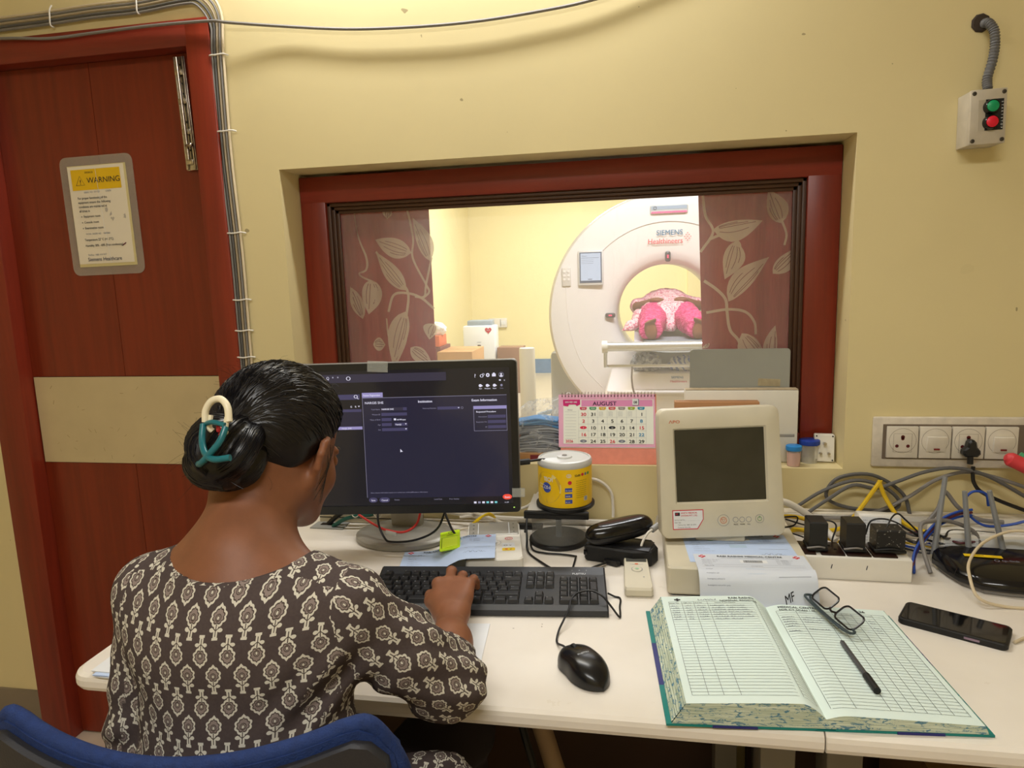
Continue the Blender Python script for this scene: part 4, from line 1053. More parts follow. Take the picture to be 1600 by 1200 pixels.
ycab = mat('yellow_cable', (214, 178, 30), .45); bcab = mat('blue_cable', (36, 72, 160), .45); rbcab = mat('maroon_cable', (92, 40, 46), .5); cream = mat('cream_cable', (206, 190, 160), .45); dgcab = mat('dark_grey_cable', (88, 86, 84), .5)
cable('cream_cable', 'thin cream cable looping over the router towards the phone', [(.80, 1.44, .825), (.76, 1.455, .838), (.72, 1.458, .836), (.665, 1.43, .822), (.622, 1.38, .806), (.603, 1.335, .795), (.605, 1.30, .768), (.65, 1.30, .7535), (.72, 1.295, .7535), (.84, 1.27, .7535)], .0028, cream)
cable('cream_cable', 'thin cream cable tip lying beside the phone at the frame edge', [(.603, 1.172, .7535), (.64, 1.195, .7535), (.72, 1.215, .7535), (.82, 1.22, .7535)], .0025, cream)
cable('yellow_cable', 'yellow cable bent into a sharp peak above the black adapters', [(.34, 1.56, .79), (.42, 1.58, .782), (.468, 1.60, .795), (.527, 1.605, .884), (.530, 1.605, .886), (.545, 1.60, .85), (.575, 1.58, .805), (.62, 1.56, .79)], .0048, ycab, k=5)
cable('yellow_cable', 'yellow cable running low beside the cream display', [(.30, 1.50, .792), (.34, 1.53, .80), (.385, 1.55, .785), (.43, 1.53, .775)], .0046, ycab)
cable('yellow_cable', 'yellow cable lying under the white hose beside the cream display', [(.30, 1.57, .815), (.35, 1.58, .812), (.40, 1.57, .80)], .0046, ycab)
cable('white_hose', 'thick white cable sloping down behind the cream display to the adapters', [(.285, 1.52, .868), (.317, 1.52, .865), (.36, 1.53, .838), (.395, 1.53, .808), (.415, 1.50, .79)], .0075, M_wcab, n=10)
cable('grey_cable', 'grey cable arching from the adapters up under the socket plate', [(.385, 1.618, .81), (.429, 1.622, .842), (.48, 1.625, .875), (.53, 1.628, .868), (.575, 1.628, .885), (.63, 1.628, .908), (.69, 1.628, .918), (.76, 1.626, .90), (.86, 1.61, .84)], .0042, dgcab)
cable('grey_cable', 'grey cable coiled in a wide loop on the wall beside the yellow peak', [(.36, 1.64, .812), (.42, 1.640, .855), (.49, 1.640, .882), (.55, 1.640, .868), (.585, 1.640, .835), (.57, 1.645, .812), (.50, 1.652, .81), (.445, 1.652, .825), (.432, 1.652, .85), (.46, 1.652, .885), (.53, 1.652, .892), (.595, 1.652, .85), (.61, 1.64, .80)], .0042, dgcab)
cable('grey_cable', 'grey cable sweeping low across the wall behind the router aerials', [(.40, 1.62, .798), (.47, 1.62, .80), (.54, 1.63, .815), (.60, 1.628, .85), (.66, 1.645, .885), (.72, 1.650, .903), (.78, 1.648, .893), (.88, 1.63, .86)], .0042, M_gcab)
cable('grey_cable', 'grey cable folded in a sharp peak between the first two aerials', [(.615, 1.555, .82), (.634, 1.56, .845), (.648, 1.575, .872), (.655, 1.578, .878), (.68, 1.57, .845), (.715, 1.56, .825), (.76, 1.555, .822)], .0048, M_gcab, k=5)
cable('grey_cable', 'grey cable hooped upright to the left of the first aerial', [(.575, 1.43, .756), (.572, 1.46, .79), (.575, 1.49, .832), (.60, 1.50, .84), (.64, 1.515, .835), (.685, 1.515, .815), (.70, 1.51, .785)], .0044, M_gcab)
for k, (lab, m, off) in enumerate((('blue cable of the twisted bundle left of the first aerial', bcab, 0), ('second blue cable of the twisted bundle, running lower', bcab, .012), ('maroon cable of the twisted bundle left of the first aerial', rbcab, .006))):
    cable('bundle_cable', lab, [(.545, 1.43 + off, .7545), (.56, 1.47, .775 + off), (.59, 1.50, .80 + off), (.62, 1.515, .825 + off), (.655, 1.52, .842 + off), (.685, 1.525, .846 + off)], .0028, m, n=6)
cable('blue_cable', 'blue cable looped in a ring between the first two aerials', [(.80, 1.52, .845), (.76, 1.525, .828), (.715, 1.53, .822), (.685, 1.535, .842), (.675, 1.54, .87), (.69, 1.54, .892), (.715, 1.54, .888), (.722, 1.54, .862)], .0028, bcab, n=6)
cable('power_cable', 'black cord hanging from the plug in the socket plate', [(.727, 1.628, .922), (.727, 1.628, .905), (.73, 1.625, .885), (.745, 1.62, .866), (.79, 1.61, .845), (.86, 1.60, .82)], .0042, M_cab)
cable('power_cable', 'thin black cord arching over the wide dusty adapter', [(.47, 1.49, .81), (.478, 1.49, .838), (.50, 1.49, .845), (.53, 1.50, .835), (.56, 1.51, .815), (.59, 1.50, .795)], .0018, M_cab, n=6)
cable('power_cable', 'thin black cord rising from the wide dusty adapter', [(.49, 1.43, .848), (.505, 1.45, .862), (.525, 1.475, .862), (.55, 1.50, .84), (.58, 1.51, .81)], .0018, M_cab, n=6)
cable('power_cable', 'thin black cord looping between the two square adapters', [(.31, 1.49, .838), (.36, 1.50, .822), (.39, 1.49, .838), (.41, 1.485, .83), (.40, 1.47, .805), (.393, 1.45, .79)], .0018, M_cab, n=6)
cable('power_cable', 'thin black cord hooked beside the cream display', [(.30, 1.52, .83), (.34, 1.525, .832), (.335, 1.52, .815), (.31, 1.51, .808), (.35, 1.50, .795)], .0018, M_cab, n=6)
rn = random.Random(11)
for k in range(9):
    x = .56 + .012 * k; m = (dgcab, M_cab, bcab, ycab, M_gcab, M_cab, rbcab, dgcab, M_cab)[k]
    nm = ('dark grey', 'black', 'blue', 'yellow', 'pale grey', 'black', 'maroon', 'dark grey', 'black')[k]
    pts = [(.545 + rn.uniform(-.01, .01), 1.56 + .006 * k, .756 + .0062 * k)]
    for q in range(4): pts.append((.57 + .03 * q + rn.uniform(-.008, .008), 1.515 + rn.uniform(-.02, .04), .757 + .0062 * k + rn.uniform(0, .001)))
    pts.append((.70 + rn.uniform(0, .04), 1.53, .757 + .0062 * k))
    cable('tangled_cable', nm + ' cable strand in the tangle behind the left end of the router', pts, .0024, m, n=6, group='cables tangled behind the router')
# red and green handled tool leaning by the socket plate
t = thing('hand_tool', 'red and green handled tool leaning in at the right edge below the socket plate', 'tool', (.788, 1.60, .947))
b = B(); b.tube([(-.012, .0, .004), (.0, .0, -.001), (.04, -.012, -.022), (.10, -.03, -.06), (.20, -.06, -.122), (.28, -.08, -.170)], .0095, mat('red_grip', (206, 60, 66), .45), 12, rad=lambda q: .6 + 1.0 * min(1, q * 6)); b.obj('red_grip', t)
b = B(); b.tube([(.022, .016, .006), (.05, .006, -.012), (.12, -.015, -.055)], .0075, mat('green_grip', (70, 160, 110), .45), 10); b.obj('green_grip', t)

# ================================================================== socket plate
def make_sockets():
    t = thing('socket_plate', 'dirty white wall plate with two sockets and two switches', 'wall socket', (.705, 1.67, .968))
    gr = mat('grubby_white', (206, 196, 180), .45, var=.12, vscale=40); gr2 = mat('module_white', (214, 206, 192), .4, var=.06, vscale=30); ln = mat('grime_line', (110, 96, 82), .7)
    b = B(); b.box((0, -.006, 0), (.352, .012, .116), gr, bev=.004); b.obj('plate', t)
    b = B(); b.box((.0, -.0125, .002), (.312, .003, .080), ln); b.obj('recess', t)
    for k in range(4):
        cx = -.1165 + .0673 * k
        b = B(); b.box((cx, -.0165, .002), (.0645, .008, .072), gr2, bev=.001)
        S = Sheet(b, plane_fn((cx, -.0206, .002), (1, 0, 0), (0, 0, 1)), .0002); S.ring(0, .004, .028, .0006, ln, 1, n=30)
        if k % 2 == 0:
            S.line([(-.019, -.022), (.019, -.022), (.019, .02), (-.019, .02), (-.019, -.022)], .0006, ln)
            for (dx, dy, r_) in ((0, .0125, .0042), (0, .0085, .0036), (-.0115, -.0085, .0038), (.0115, -.0085, .0038)): S.disc(dx, dy, r_, mat('socket_hole', (90, 20, 20), .5), 2)
            b.obj('socket', t)
        else:
            b.obj('switch_surround', t)
            b = B(); b.box((cx + .002, -.0225, -.001), (.040, .006, .036), gr2, (math.radians(7), 0, 0), .002); b.box((cx + .002, -.0262, -.012), (.012, .0012, .0035), mat('neon_red', (120, 20, 30), .3)); b.obj('switch_rocker', t)
    return t
make_sockets()
t = thing('power_plug', 'black three-pin plug pushed into the second socket of the wall plate', 'plug', (.7235, 1.6485, .962))
b = B(); mo = Matrix(((1, 0, 0, 0), (0, 0, 1, 0), (0, 1, 0, 0), (0, 0, 0, 1)))
b.prism([(-.018, -.013), (-.012, -.019), (.012, -.019), (.018, -.013), (.017, -.005), (.010, .003), (.008, .014), (.003, .019), (-.003, .019), (-.008, .014), (-.010, .003), (-.017, -.005)], -.022, 0, M_blk, mo, False, .004); b.obj('plug_body', t)
b = B(); b.tube([(0, -.012, -.016), (0, -.013, -.036)], .0062, M_blk, 10, sm=False); b.obj('strain_relief', t)

# ================================================================== push-button station
t = thing('push_button_station', 'grey wall box with a green start button and a red stop button', 'button box', (.699, 1.67, 1.656), (0, math.radians(-1.0), 0))
gb = mat('button_box_grey', (188, 178, 160), .5, var=.1, vscale=25)
b = B(); b.box((0, -.026, 0), (.066, .052, .106), gb, bev=.002); b.obj('enclosure', t)
b = B(); b.box((0, -.056, 0), (.067, .010, .107), gb, bev=.0025); b.obj('lid', t)
for sx in (-1, 1):
    for sz in (-1, 1):
        b = B(); b.lathe([(.0042, 0), (.0042, .0012), (.003, .0016), (0, .0016)], mat('screw_dark', (80, 74, 66), .4, .6), (sx * .027, -.0605, sz * .046), 14, (PI / 2, 0, 0)); b.box((sx * .027, -.0623, sz * .046), (.0045, .0004, .0008), M_ink, (0, .6, 0)); b.obj('lid_screw', t)
b = B(); b.box((.004, -.0613, .003), (.046, .0008, .060), mat('legend_pale', (182, 172, 154), .5)); b.box((.0105, -.0618, .003), (.033, .0008, .060), M_mblk)
S = Sheet(b, plane_fn((.0225, -.0624, .030), (0, 0, -1), (1, 0, 0)), .0002)
for k, ch in enumerate('STARTSTOP'): S.text(ch, .0035 + .0062 * k, .0, .0048, M_paper, 'C', bold=.02, ang=PI / 2 * 0)
b.obj('legend_plate', t)
for z, c, nm in ((.018, (16, 150, 96), 'green'), (-.012, (220, 24, 52), 'red')):
    b = B(); b.lathe([(.0145, 0), (.0145, .003), (.013, .010), (.0118, .0105), (.0112, .0095), (0, .0095)], M_gblk, (.0035, -.0615, z), 30, (PI / 2, 0, 0)); h = b.obj('button_collar', t)
    b = B(); b.lathe([(.0108, .004), (.0108, .0112), (.0098, .0120), (0, .0120)], mat('button_' + nm, c, .35), (.0035, -.0615, z), 30, (PI / 2, 0, 0)); tag(b.obj('push_button', t), nm + ' push button', None)
t = thing('flexible_conduit', 'grey ribbed conduit from a hole in the wall down to the button box', 'conduit', (.70, 1.64, 1.70))
P = spline([(.004, .028, .150), (.006, .012, .146), (.014, .004, .128), (.0165, .002, .10), (.013, .0, .07), (.004, -.004, .035), (.003, -.012, .012)], 16)
b = B(); rr = mat('conduit_grey', (104, 104, 106), .5)
b.tube(P, .0085, rr, 12, sm=False, rad=lambda q: 1 + .13 * math.sin(q * 2 * PI * 30)); b.obj('ribbed_hose', t)
b = B(); b.lathe([(0, 0), (.019, .0), (.016, .004), (0, .005)], mat('wall_hole', (60, 50, 42), .9), (-.001, .0285, .152), 9, (PI / 2, 0, 0)); b.obj('hole_edge', t)
# ================================================================== things on the window sill
def make_calendar():
    t = thing('desk_calendar', 'pink spiral desk calendar open at August on the window sill', 'calendar', (-.072, 1.70, .90), (0, 0, math.radians(1.2)))
    stand = mat('salmon_card', (226, 140, 118), .6, var=.06, vscale=60); pk = mat('pink_page', (232, 172, 200), .6); pale = mat('page_ivory', (236, 238, 226), .6)
    W = .236; hb = .170
    def lean(y0, y1, h): return Matrix(((1, 0, 0, 0), (0, 0, (y1 - y0) / h, y0), (0, 1, 0, 0), (0, 0, 0, 1)))
    # A-frame card stand
    b = B()
    for y0 in (-.024, .052):
        y1 = .012; vs = [V((-W / 2, y0, .001)), V((W / 2, y0, .001)), V((W / 2, y1, hb)), V((-W / 2, y1, hb))]
        b.add(vs + [q + V((0, .002, 0)) for q in vs], [(0, 1, 2, 3), (7, 6, 5, 4), (0, 4, 5, 1), (1, 5, 6, 2), (2, 6, 7, 3), (3, 7, 4, 0)], stand)
    b.box((0, .014, .0015), (W, .07, .001), stand)
    b.obj('card_stand', t)
    d = V((0, .036, hb - .001)).normalized()
    fn0 = plane_fn((-W / 2 - .003, -.0155, .042), (1, 0, 0), d)
    Wp, Hp = .236, .131
    for k in range(3):
        b = B(); S = Sheet(b, fn0, .0005); S.rect(-.001 * k, -.001 * (2 - k), Wp, Hp, pk if k == 2 else pale, k); b.obj('page', t)
    b = B(); S = Sheet(b, fn0, .0002); o = 7
    S.rect(.010, .008, Wp - .004, .118, pale, o)
    S.rect(.055, .101, Wp - .006, .117, mat('magenta_band', (220, 140, 185), .6), o + 1)
    mg = mat('magenta', (200, 20, 110), .6); S.poly([(.009, .118), (.052, .118), (.052, .106), (.044, .102), (.040, .106), (.024, .106), (.022, .101), (.010, .103)], mg, o + 2); S.text('SWA-MED 1800', .014, .110, .0055, M_paper, sx=.8, bold=.03, l=o + 3)
    S.text('AUGUST', .083, .1035, .0135, mat('dark_plum', (60, 20, 60), .6), sx=1.12, bold=.03, l=o + 2)
    S.rect(.181, .103, .197, .119, M_gink, o + 2); S.rect(.181, .1045, .195, .120, M_paper, o + 3); S.text('08', .1835, .108, .009, M_ink, l=o + 4, bold=.03)
    cw = .0237; x0 = .048; red = mat('calendar_red', (215, 30, 70), .6); cy = mat('calendar_blue', (30, 140, 190), .6); blk = M_ink
    hc = [(200, 50, 90), (60, 150, 90), (210, 170, 40), (205, 70, 70), (150, 140, 130), (150, 170, 40), (40, 140, 170)]
    for k, dn in enumerate(('SUN', 'MON', 'TUE', 'WED', 'THU', 'FRI', 'SAT')):
        cx = x0 + cw * (k + .5); S.poly([(cx - .0085, .0995), (cx + .0085, .0995), (cx + .0085, .095), (cx + .006, .0925), (cx - .006, .0925), (cx - .0085, .095)], mat('day_tab_%d' % k, hc[k], .6), o + 2)
        S.text(dn, cx, .0943, .0042, M_paper, 'C', bold=.03, l=o + 3)
    rows = [['30', '31', '', '', '', '', '1'], ['2', '3', '4', '5', '6', '7', '8'], ['9', '10', '11', '12', '13', '14', '15'], ['16', '17', '18', '19', '20', '21', '22'], ['23', '24', '25', '26', '27', '28', '29']]
    rh = .0168
    for k in range(8): S.line([(x0 + cw * k, .010), (x0 + cw * k, .092)], .0003, M_gink, o + 1)
    for r_ in range(5):
        y = .0775 - rh * r_; S.hline(x0, x0 + cw * 7, y - .0035, .0003, M_gink, l=o + 1)
        for k, n_ in enumerate(rows[r_]):
            cx = x0 + cw * (k + .5); c = red if (k == 0 or n_ in ('15', '26')) else (cy if n_ in ('8', '22') else blk)
            if not n_:
                for q in range(4): S.text('festival list', cx - .009, y + .009 - .0032 * q, .0026, M_gink, l=o + 1)
            elif n_ in ('9', '12', '23', '27'):
                S.disc(cx, y + .0045, .0085, c if n_ in ('9', '12') else M_gink, o + 1, ry=.0038); S.text(n_, cx, y + .0022, .005, M_paper, 'C', l=o + 2, bold=.02)
            else: S.text(n_, cx, y, .0112, c, 'C', sx=1.25, bold=.035, l=o + 2)
            if n_: S.text('. .', cx, y - .0015, .004, M_gink, 'C', l=o + 2, bold=.02)
    for k in range(10): S.hline(.014, .042, .088 - .0075 * k, .0003, M_gink, l=o + 1)
    S.text('Notes', .02, .091, .005, M_gink, l=o + 1, shear=.3); S.text('2026', .015, .011, .0095, red, sx=1.0, bold=.03, l=o + 2)
    b.obj('calendar_print', t)
    for k in range(29):
        x = -W / 2 + .004 + k * (W - .008) / 28; b = B(); P = [V((x + .0018 * math.sin(a) * .4, .011 + .0052 * math.cos(a), hb + .0005 + .0062 * math.sin(a))) for a in [2 * PI * q / 9 for q in range(10)]]
        b.tube(P, .0007, mat('ring_wire', (170, 150, 150), .35, .6), 5, sm=False); b.obj('spiral_ring', t)
    b = B(); S = Sheet(b, fn0, .0006)
    for k in range(29): S.disc(.007 + k * (W - .008) / 28, Hp - .004, .0017, M_dark, 3)
    tag(b.obj('punched_holes', t), None, None)
make_calendar()

# cardboard, masks and bag
t = thing('cardboard_box', 'low brown cardboard box on the sill under the bag of masks', 'box', (-.275, 1.727, .90))
brn = mat('cardboard', (172, 128, 84), .8, var=.08, vscale=20)
b = B(); b.box((0, 0, .0105), (.13, .062, .021), brn, bev=.001); b.obj('carton', t); b = B(); b.box((.03, -.0315, .0105), (.05, .0006, .012), mat('maroon_print', (120, 40, 50), .7)); b.obj('printed_panel', t)
MK = [mat('mask_grey_%d' % k, c, .8) for k, c in enumerate(((146, 152, 162), (172, 178, 188), (122, 128, 142), (84, 136, 186), (110, 160, 206)))]
for k in range(15):
    b = B(); a = 1.0 - .03 * k; ph = k * .7; thick = .0050
    mm = MK[3 + k % 2] if k > 11 else MK[k % 3]
    pt = lambda u, v, w: V(((u - .5) * .106, (v - .5) * .05, w * .0046 + .0075 * math.cos((u - .5) * 2.6) + .0012 * math.sin(u * 9 + ph) + .0010 * math.sin(v * 9 + k)))
    b.grid(lambda u, v: pt(u, v, 1), 14, 5, mm); b.grid(lambda u, v: pt(1 - u, v, 0), 14, 5, mm); b.grid(lambda u, v: pt(u, 0, v), 14, 1, mm); b.grid(lambda u, v: pt(1 - u, 1, v), 14, 1, mm); b.grid(lambda u, v: pt(0, 1 - u, v), 5, 1, mm); b.grid(lambda u, v: pt(1, u, v), 5, 1, mm)
    m_ = tag(b.obj('face_mask', None, (-.247 + .003 * math.sin(k * 2.1), 1.727, .9170 + .0057 * k), (math.radians(3 * math.sin(k)), math.radians(2.0 * math.sin(k * 1.7)), math.radians(3 * math.sin(k * 3)))),
        ('blue face mask near the top of the pile inside the clear bag' if k > 11 else 'grey pleated face mask in the pile inside the clear bag'), 'face mask', 'blue masks topping the pile in the clear bag' if k > 11 else 'grey masks in the clear bag')
def _bag(bs):
    nt = X.nt; out = nt.nodes['Material Output']; bs.inputs['Roughness'].default_value = .12
    tr = nt.nodes.new('ShaderNodeBsdfTransparent'); mx = nt.nodes.new('ShaderNodeMixShader')
    n = noise(26, 4, coords(), .65, 2.0); f = ramp(n, [(.5, (.12, .12, .12, 1)), (.68, (.55, .55, .55, 1))])
    nt.links.new(f.k, mx.inputs[0]); nt.links.new(tr.outputs[0], mx.inputs[1]); nt.links.new(bs.outputs[0], mx.inputs[2]); nt.links.new(mx.outputs[0], out.inputs[0])
    bp = nt.nodes.new('ShaderNodeBump'); bp.inputs['Strength'].default_value = 1; bp.inputs['Distance'].default_value = .012
    nt.links.new(noise(30, 4, coords(), .6, 2.5).k, bp.inputs['Height']); nt.links.new(bp.outputs[0], bs.inputs['Normal'])
bagm = mat('clear_bag_film', (245, 248, 250), .12, build=_bag)
b = B(); nu, nv = 44, 22; vs = []
for j in range(nv + 1):
    v = j / nv; z = .9225 + .135 * v
    for i in range(nu):
        a = 2 * PI * i / nu; c, s = math.cos(a), math.sin(a)
        rx = .066 * (1 if v < .75 else 1 - (v - .75) * 1.5); ry = .035 * (1 if v < .7 else 1 - (v - .7) * 2.6)
        w = 1 + .035 * math.sin(7 * a + 9 * v) + .025 * math.sin(13 * a - 17 * v)
        skew = .03 * max(0, v - .6) * 2
        vs.append(V((-.247 + rx * math.copysign(abs(c) ** .7, c) * w + skew, 1.727 + ry * math.copysign(abs(s) ** .7, s) * w * .98, z + .012 * (c * max(0, v - .5)))))
fs = [(j * nu + i, j * nu + (i + 1) % nu, (j + 1) * nu + (i + 1) % nu, (j + 1) * nu + i) for j in range(nv) for i in range(nu)]
bg = thing('plastic_bag', 'clear crinkled plastic bag around the pile of face masks', 'plastic bag', (-.257, 1.727, .9225))
o = b.add([q - V((-.247, 1.727, .9225)) for q in vs], fs, bagm, True).obj('film', bg)
b = B(); b.tube([(.045, 0, .128), (.068, 0, .138), (.085, -.005, .15), (.090, -.004, .144), (.078, .0, .135)], .0016, mat('film_twist', (236, 240, 244), .15, alpha=.7), 6); b.obj('knotted_corner', bg)

# panels and boxes leaning on the right part of the sill
t = thing('grey_board', 'grey flat panel with rounded corners standing against the window glass', 'panel', (.247, 1.757, 1.040))
mo = Matrix(((1, 0, 0, 0), (0, 0, 1, 0), (0, 1, 0, 0), (0, 0, 0, 1)))
b = B(); b.prism(rrect(-.118, -.135, .118, .135, .008), -.004, .004, mat('panel_grey', (158, 160, 154), .4, var=.06), mo, False, .001); b.obj('panel', t)
b = B(); b.box((.07, -.0046, .052), (.052, .0006, .018), mat('torn_label', (168, 156, 128), .8, var=.15, vscale=60), (0, .05, 0)); b.obj('torn_label', t)
t = thing('white_board_box', 'wide white box with a dusty top edge and a side slot, on the sill', 'box', (.247, 1.7335, .99))
b = B(); b.box((0, 0, 0), (.264, .032, .178), mat('appliance_white', (222, 218, 206), .35, var=.04), bev=.003); b.box((0, 0, .0898), (.262, .030, .0012), mat('dusty_tan', (176, 158, 128), .8, var=.12, vscale=50)); b.obj('case', t)
b = B(); b.box((.108, -.0165, -.022), (.034, .002, .007), mat('slot_grey', (150, 146, 138), .4), bev=.0008); b.obj('slot', t)
t = thing('brown_carton', 'narrow brown carton standing behind the cream display', 'box', (.187, 1.7015, .978))
b = B(); b.box((0, 0, 0), (.196, .028, .155), mat('carton_brown', (178, 130, 88), .75, var=.05), bev=.001); b.obj('carton', t)
b = B(); b.box((0, 0, .0779), (.19, .0012, .0004), M_dark); b.obj('flap_joint', t)
def jar(name, label, x, y, r, h, lid, fill, fh, rot=(0, 0, 0)):
    t = thing(name, label, 'jar', (x, y, .90), rot)
    b = B(); b.lathe([(0, .0005), (r * .88, .0005), (r * .9, .003), (r, h - .006), (r, h)], mat('jar_plastic', (225, 222, 210), .15, alpha=.35), n=28); b.obj('jar_body', t)
    if fill:
        b = B(); b.lathe([(0, .001), (r * .85, .001), (r * .93, fh), (0, fh)], fill, n=24); b.obj('contents', t)
    b = B(); b.lathe([(r * .9, h - .007), (r * 1.1, h - .007), (r * 1.12, h - .004), (r * 1.1, h + .003), (r * .95, h + .0045), (0, h + .0045)], lid, n=28); b.obj('lid', t)
jar('specimen_jar', 'small jar of pink grains with a bright blue lid at the sill edge', .366, 1.692, .0165, .046, mat('lid_blue', (40, 130, 200), .4), mat('pink_grains', (222, 160, 150), .8, var=.2, vscale=300), .034)
jar('specimen_jar', 'empty clear jar with a dark blue lid, between the pink jar and the plug adaptor', .409, 1.728, .0215, .052, mat('lid_dark_blue', (30, 60, 150), .45), None, 0)
t = thing('plug_adaptor', 'white plug adaptor standing in the sill corner with three metal pins', 'plug', (.4440, 1.734, .9345), (math.radians(-6), 0, math.radians(-6)))
b = B(); b.prism(rrect(-.0225, -.0335, .0225, .0335, .004), -.008, .014, M_wplas, mo, False, .002)
for sx in (-1, 1):
    for sz in (-1, 1): b.lathe([(.002, 0), (.002, .0006)], M_ink, (sx * .018, -.0082, sz * .029), 8, (PI / 2, 0, 0))
b.obj('body', t)
for dx, dz, r_ in ((-.0, .012, .0035), (-.009, -.012, .0028), (.009, -.012, .0028)):
    b = B(); b.tube([(dx, -.007, dz), (dx, -.022, dz)], r_, mat('worn_steel'), 10, sm=False); b.obj('metal_pin', t)

# ================================================================== laminated sign on the door
def make_sign():
    t = thing('warning_sign', 'laminated warning sign with a yellow header taped to the red door', 'sign', (-1.424, 1.6985, 1.566), (0, math.radians(-.6), 0))
    mo2 = Matrix(((1, 0, 0, 0), (0, 0, 1, 0), (0, 1, 0, 0), (0, 0, 0, 1)))
    b = B(); b.prism(rrect(-.112, -.157, .110, .158, .020), -.0012, 0, mat('hazy_laminate', (190, 180, 166), .35, alpha=.34, var=.1), mo2); b.obj('laminate', t)
    b = B(); b.box((0, -.0018, 0), (.178, .0008, .268), mat('sign_yellowed', (206, 192, 140), .6)); b.box((-.003, -.0026, .003), (.170, .0006, .258), mat('sign_paper', (226, 216, 196), .55, var=.03)); b.obj('sheet', t)
    b = B(); S = Sheet(b, plane_fn((-.088, -.003, -.126), (1, 0, 0), (0, 0, 1)), .00025); yh = mat('header_yellow', (222, 180, 20), .5)
    S.rect(.009, .196, .159, .250, yh, 1)
    S.line([(.022, .209), (.048, .209), (.035, .233), (.022, .209)], .0014, M_ink); S.text('!', .0335, .2115, .017, M_ink, bold=.03)
    S.text('WARNING', .056, .2135, .0205, M_ink, sx=1.02, bold=.005); S.text('SW/04156', .052, .239, .0075, M_ink, sx=.8)
    S.text('SERIAL NO : SY-150', .042, .188, .006, M_gink, sx=.95, l=2); S.text('109674', .108, .188, .006, M_gink)
    for k, l in enumerate(('For proper functioning of the', 'equipment ensure that following', 'conditions are maintained at', 'all times in')): S.text(l, .021, .172 - .0112 * k, .0088, M_ink, sx=.86, bold=.01)
    for k, l in enumerate(('Equipment room', 'Console room', 'Examination room')): S.disc(.026, .1265 - .0155 * k, .0014, M_ink); S.text(l, .032, .124 - .0155 * k, .0088, M_ink, sx=.86, bold=.01)
    S.text('WORK ORDER NO :  10693865', .032, .078, .0065, M_gink, sx=.85)
    S.text('Temperature 22\u00b0 C (+/- 2\u00b0C)', .026, .0615, .0088, M_ink, sx=.84, bold=.015); S.text('Humidity 30% - 60% (Non condensing)', .026, .046, .0088, M_ink, sx=.84, bold=.015)
    S.line([(.140, .045), (.152, .052)], .003, mat('maroon_mark', (90, 20, 50), .6))
    S.text('Tel./Fax : 1800 419-7477', .030, .0215, .0068, M_gink, sx=.85); S.text('Siemens Healthcare', .028, .007, .0142, mat('navy_print', (30, 34, 70), .6), sx=.93, bold=.008)
    sm = mat('smudge', (176, 168, 158), .7)
    for u, v in ((.117, .13), (.12, .118), (.103, .142), (.158, .122)): S.poly([(u + random.uniform(.002, .007) * math.cos(a), v + random.uniform(.002, .008) * math.sin(a)) for a in [k * PI / 5 for k in range(10)]], sm, 1)
    S.line([(.086, .25), (.088, .19), (.092, .1), (.10, 0)], .0008, M_paper, 4)
    b.obj('sign_print', t)
make_sign()

# ================================================================== cables round the door frame
rn = random.Random(21); x0 = -1.62
for k, (m, nm) in enumerate(((M_gcab, 'mid grey'), (dgcab, 'dark grey'), (mat('tan_cable', (160, 144, 118), .5), 'tan'), (M_gcab, 'inner grey'), (cream, 'cream'))):
    dx = .0075 * (k - 2); z = 2.045 + .0075 * k
    pts = [(-2.0, 1.66, z - .003), (-1.7, 1.66, z - .002), (-1.5, 1.66, z), (-1.35, 1.66, z + .004), (-1.22, 1.66, z + .004), (-1.10, 1.660, z + .012), (-1.045 + dx * .8, 1.659, z + .004), (-1.012 + dx, 1.659, 2.015 + dx), (-1.016 + dx, 1.660, 1.93), (-1.020 + dx, 1.661, 1.7), (-1.014 + dx, 1.661, 1.45), (-1.016 + dx, 1.661, 1.2), (-1.018 + dx, 1.661, .8), (-1.014 + dx, 1.661, .4), (-1.015 + dx, 1.661, .02)]
    cable('door_frame_cable', nm + ' cable in the bundle clipped along the door frame', pts, .0032, m, n=6)
for k, (x, z, v) in enumerate(((-1.47, 2.058, 1), (-1.22, 2.066, 1), (-1.017, 1.93, 0), (-1.014, 1.75, 0), (-1.013, 1.50, 0), (-1.015, 1.33, 0), (-1.017, 1.25, 0), (-1.018, 1.18, 0))):
    b = B()
    if v: b.tube([(0, 0, -.020), (0, -.011, -.018), (.002, -.013, .0), (0, -.008, .020), (.002, -.002, .032)], .0020, M_wcab, 6)
    else: b.tube([(-.021, 0, 0), (-.018, -.009, .001), (0, -.012, 0), (.018, -.009, .002), (.028, -.001, .0)], .0020, M_wcab, 6)
    tag(b.obj('cable_tie', None, (x, 1.664, z)), 'white tie holding the cable bundle to the wall around the door', 'cable tie', 'ties on the door frame cables')
cable('sagging_cable', 'grey cable drooping across the door header and on along the wall', [(-2.0, 1.646, 2.03), (-1.627, 1.646, 2.019), (-1.475, 1.646, 2.006), (-1.326, 1.646, 2.008), (-1.18, 1.646, 2.010), (-1.023, 1.644, 2.006), (-.97, 1.645, 1.998), (-.838, 1.655, 1.981), (-.676, 1.655, 1.960), (-.518, 1.655, 1.950), (-.365, 1.655, 1.948), (-.217, 1.656, 1.956), (-.088, 1.657, 1.970), (.1, 1.66, 2.01), (.4, 1.66, 2.10)], .0038, M_gcab, n=7)

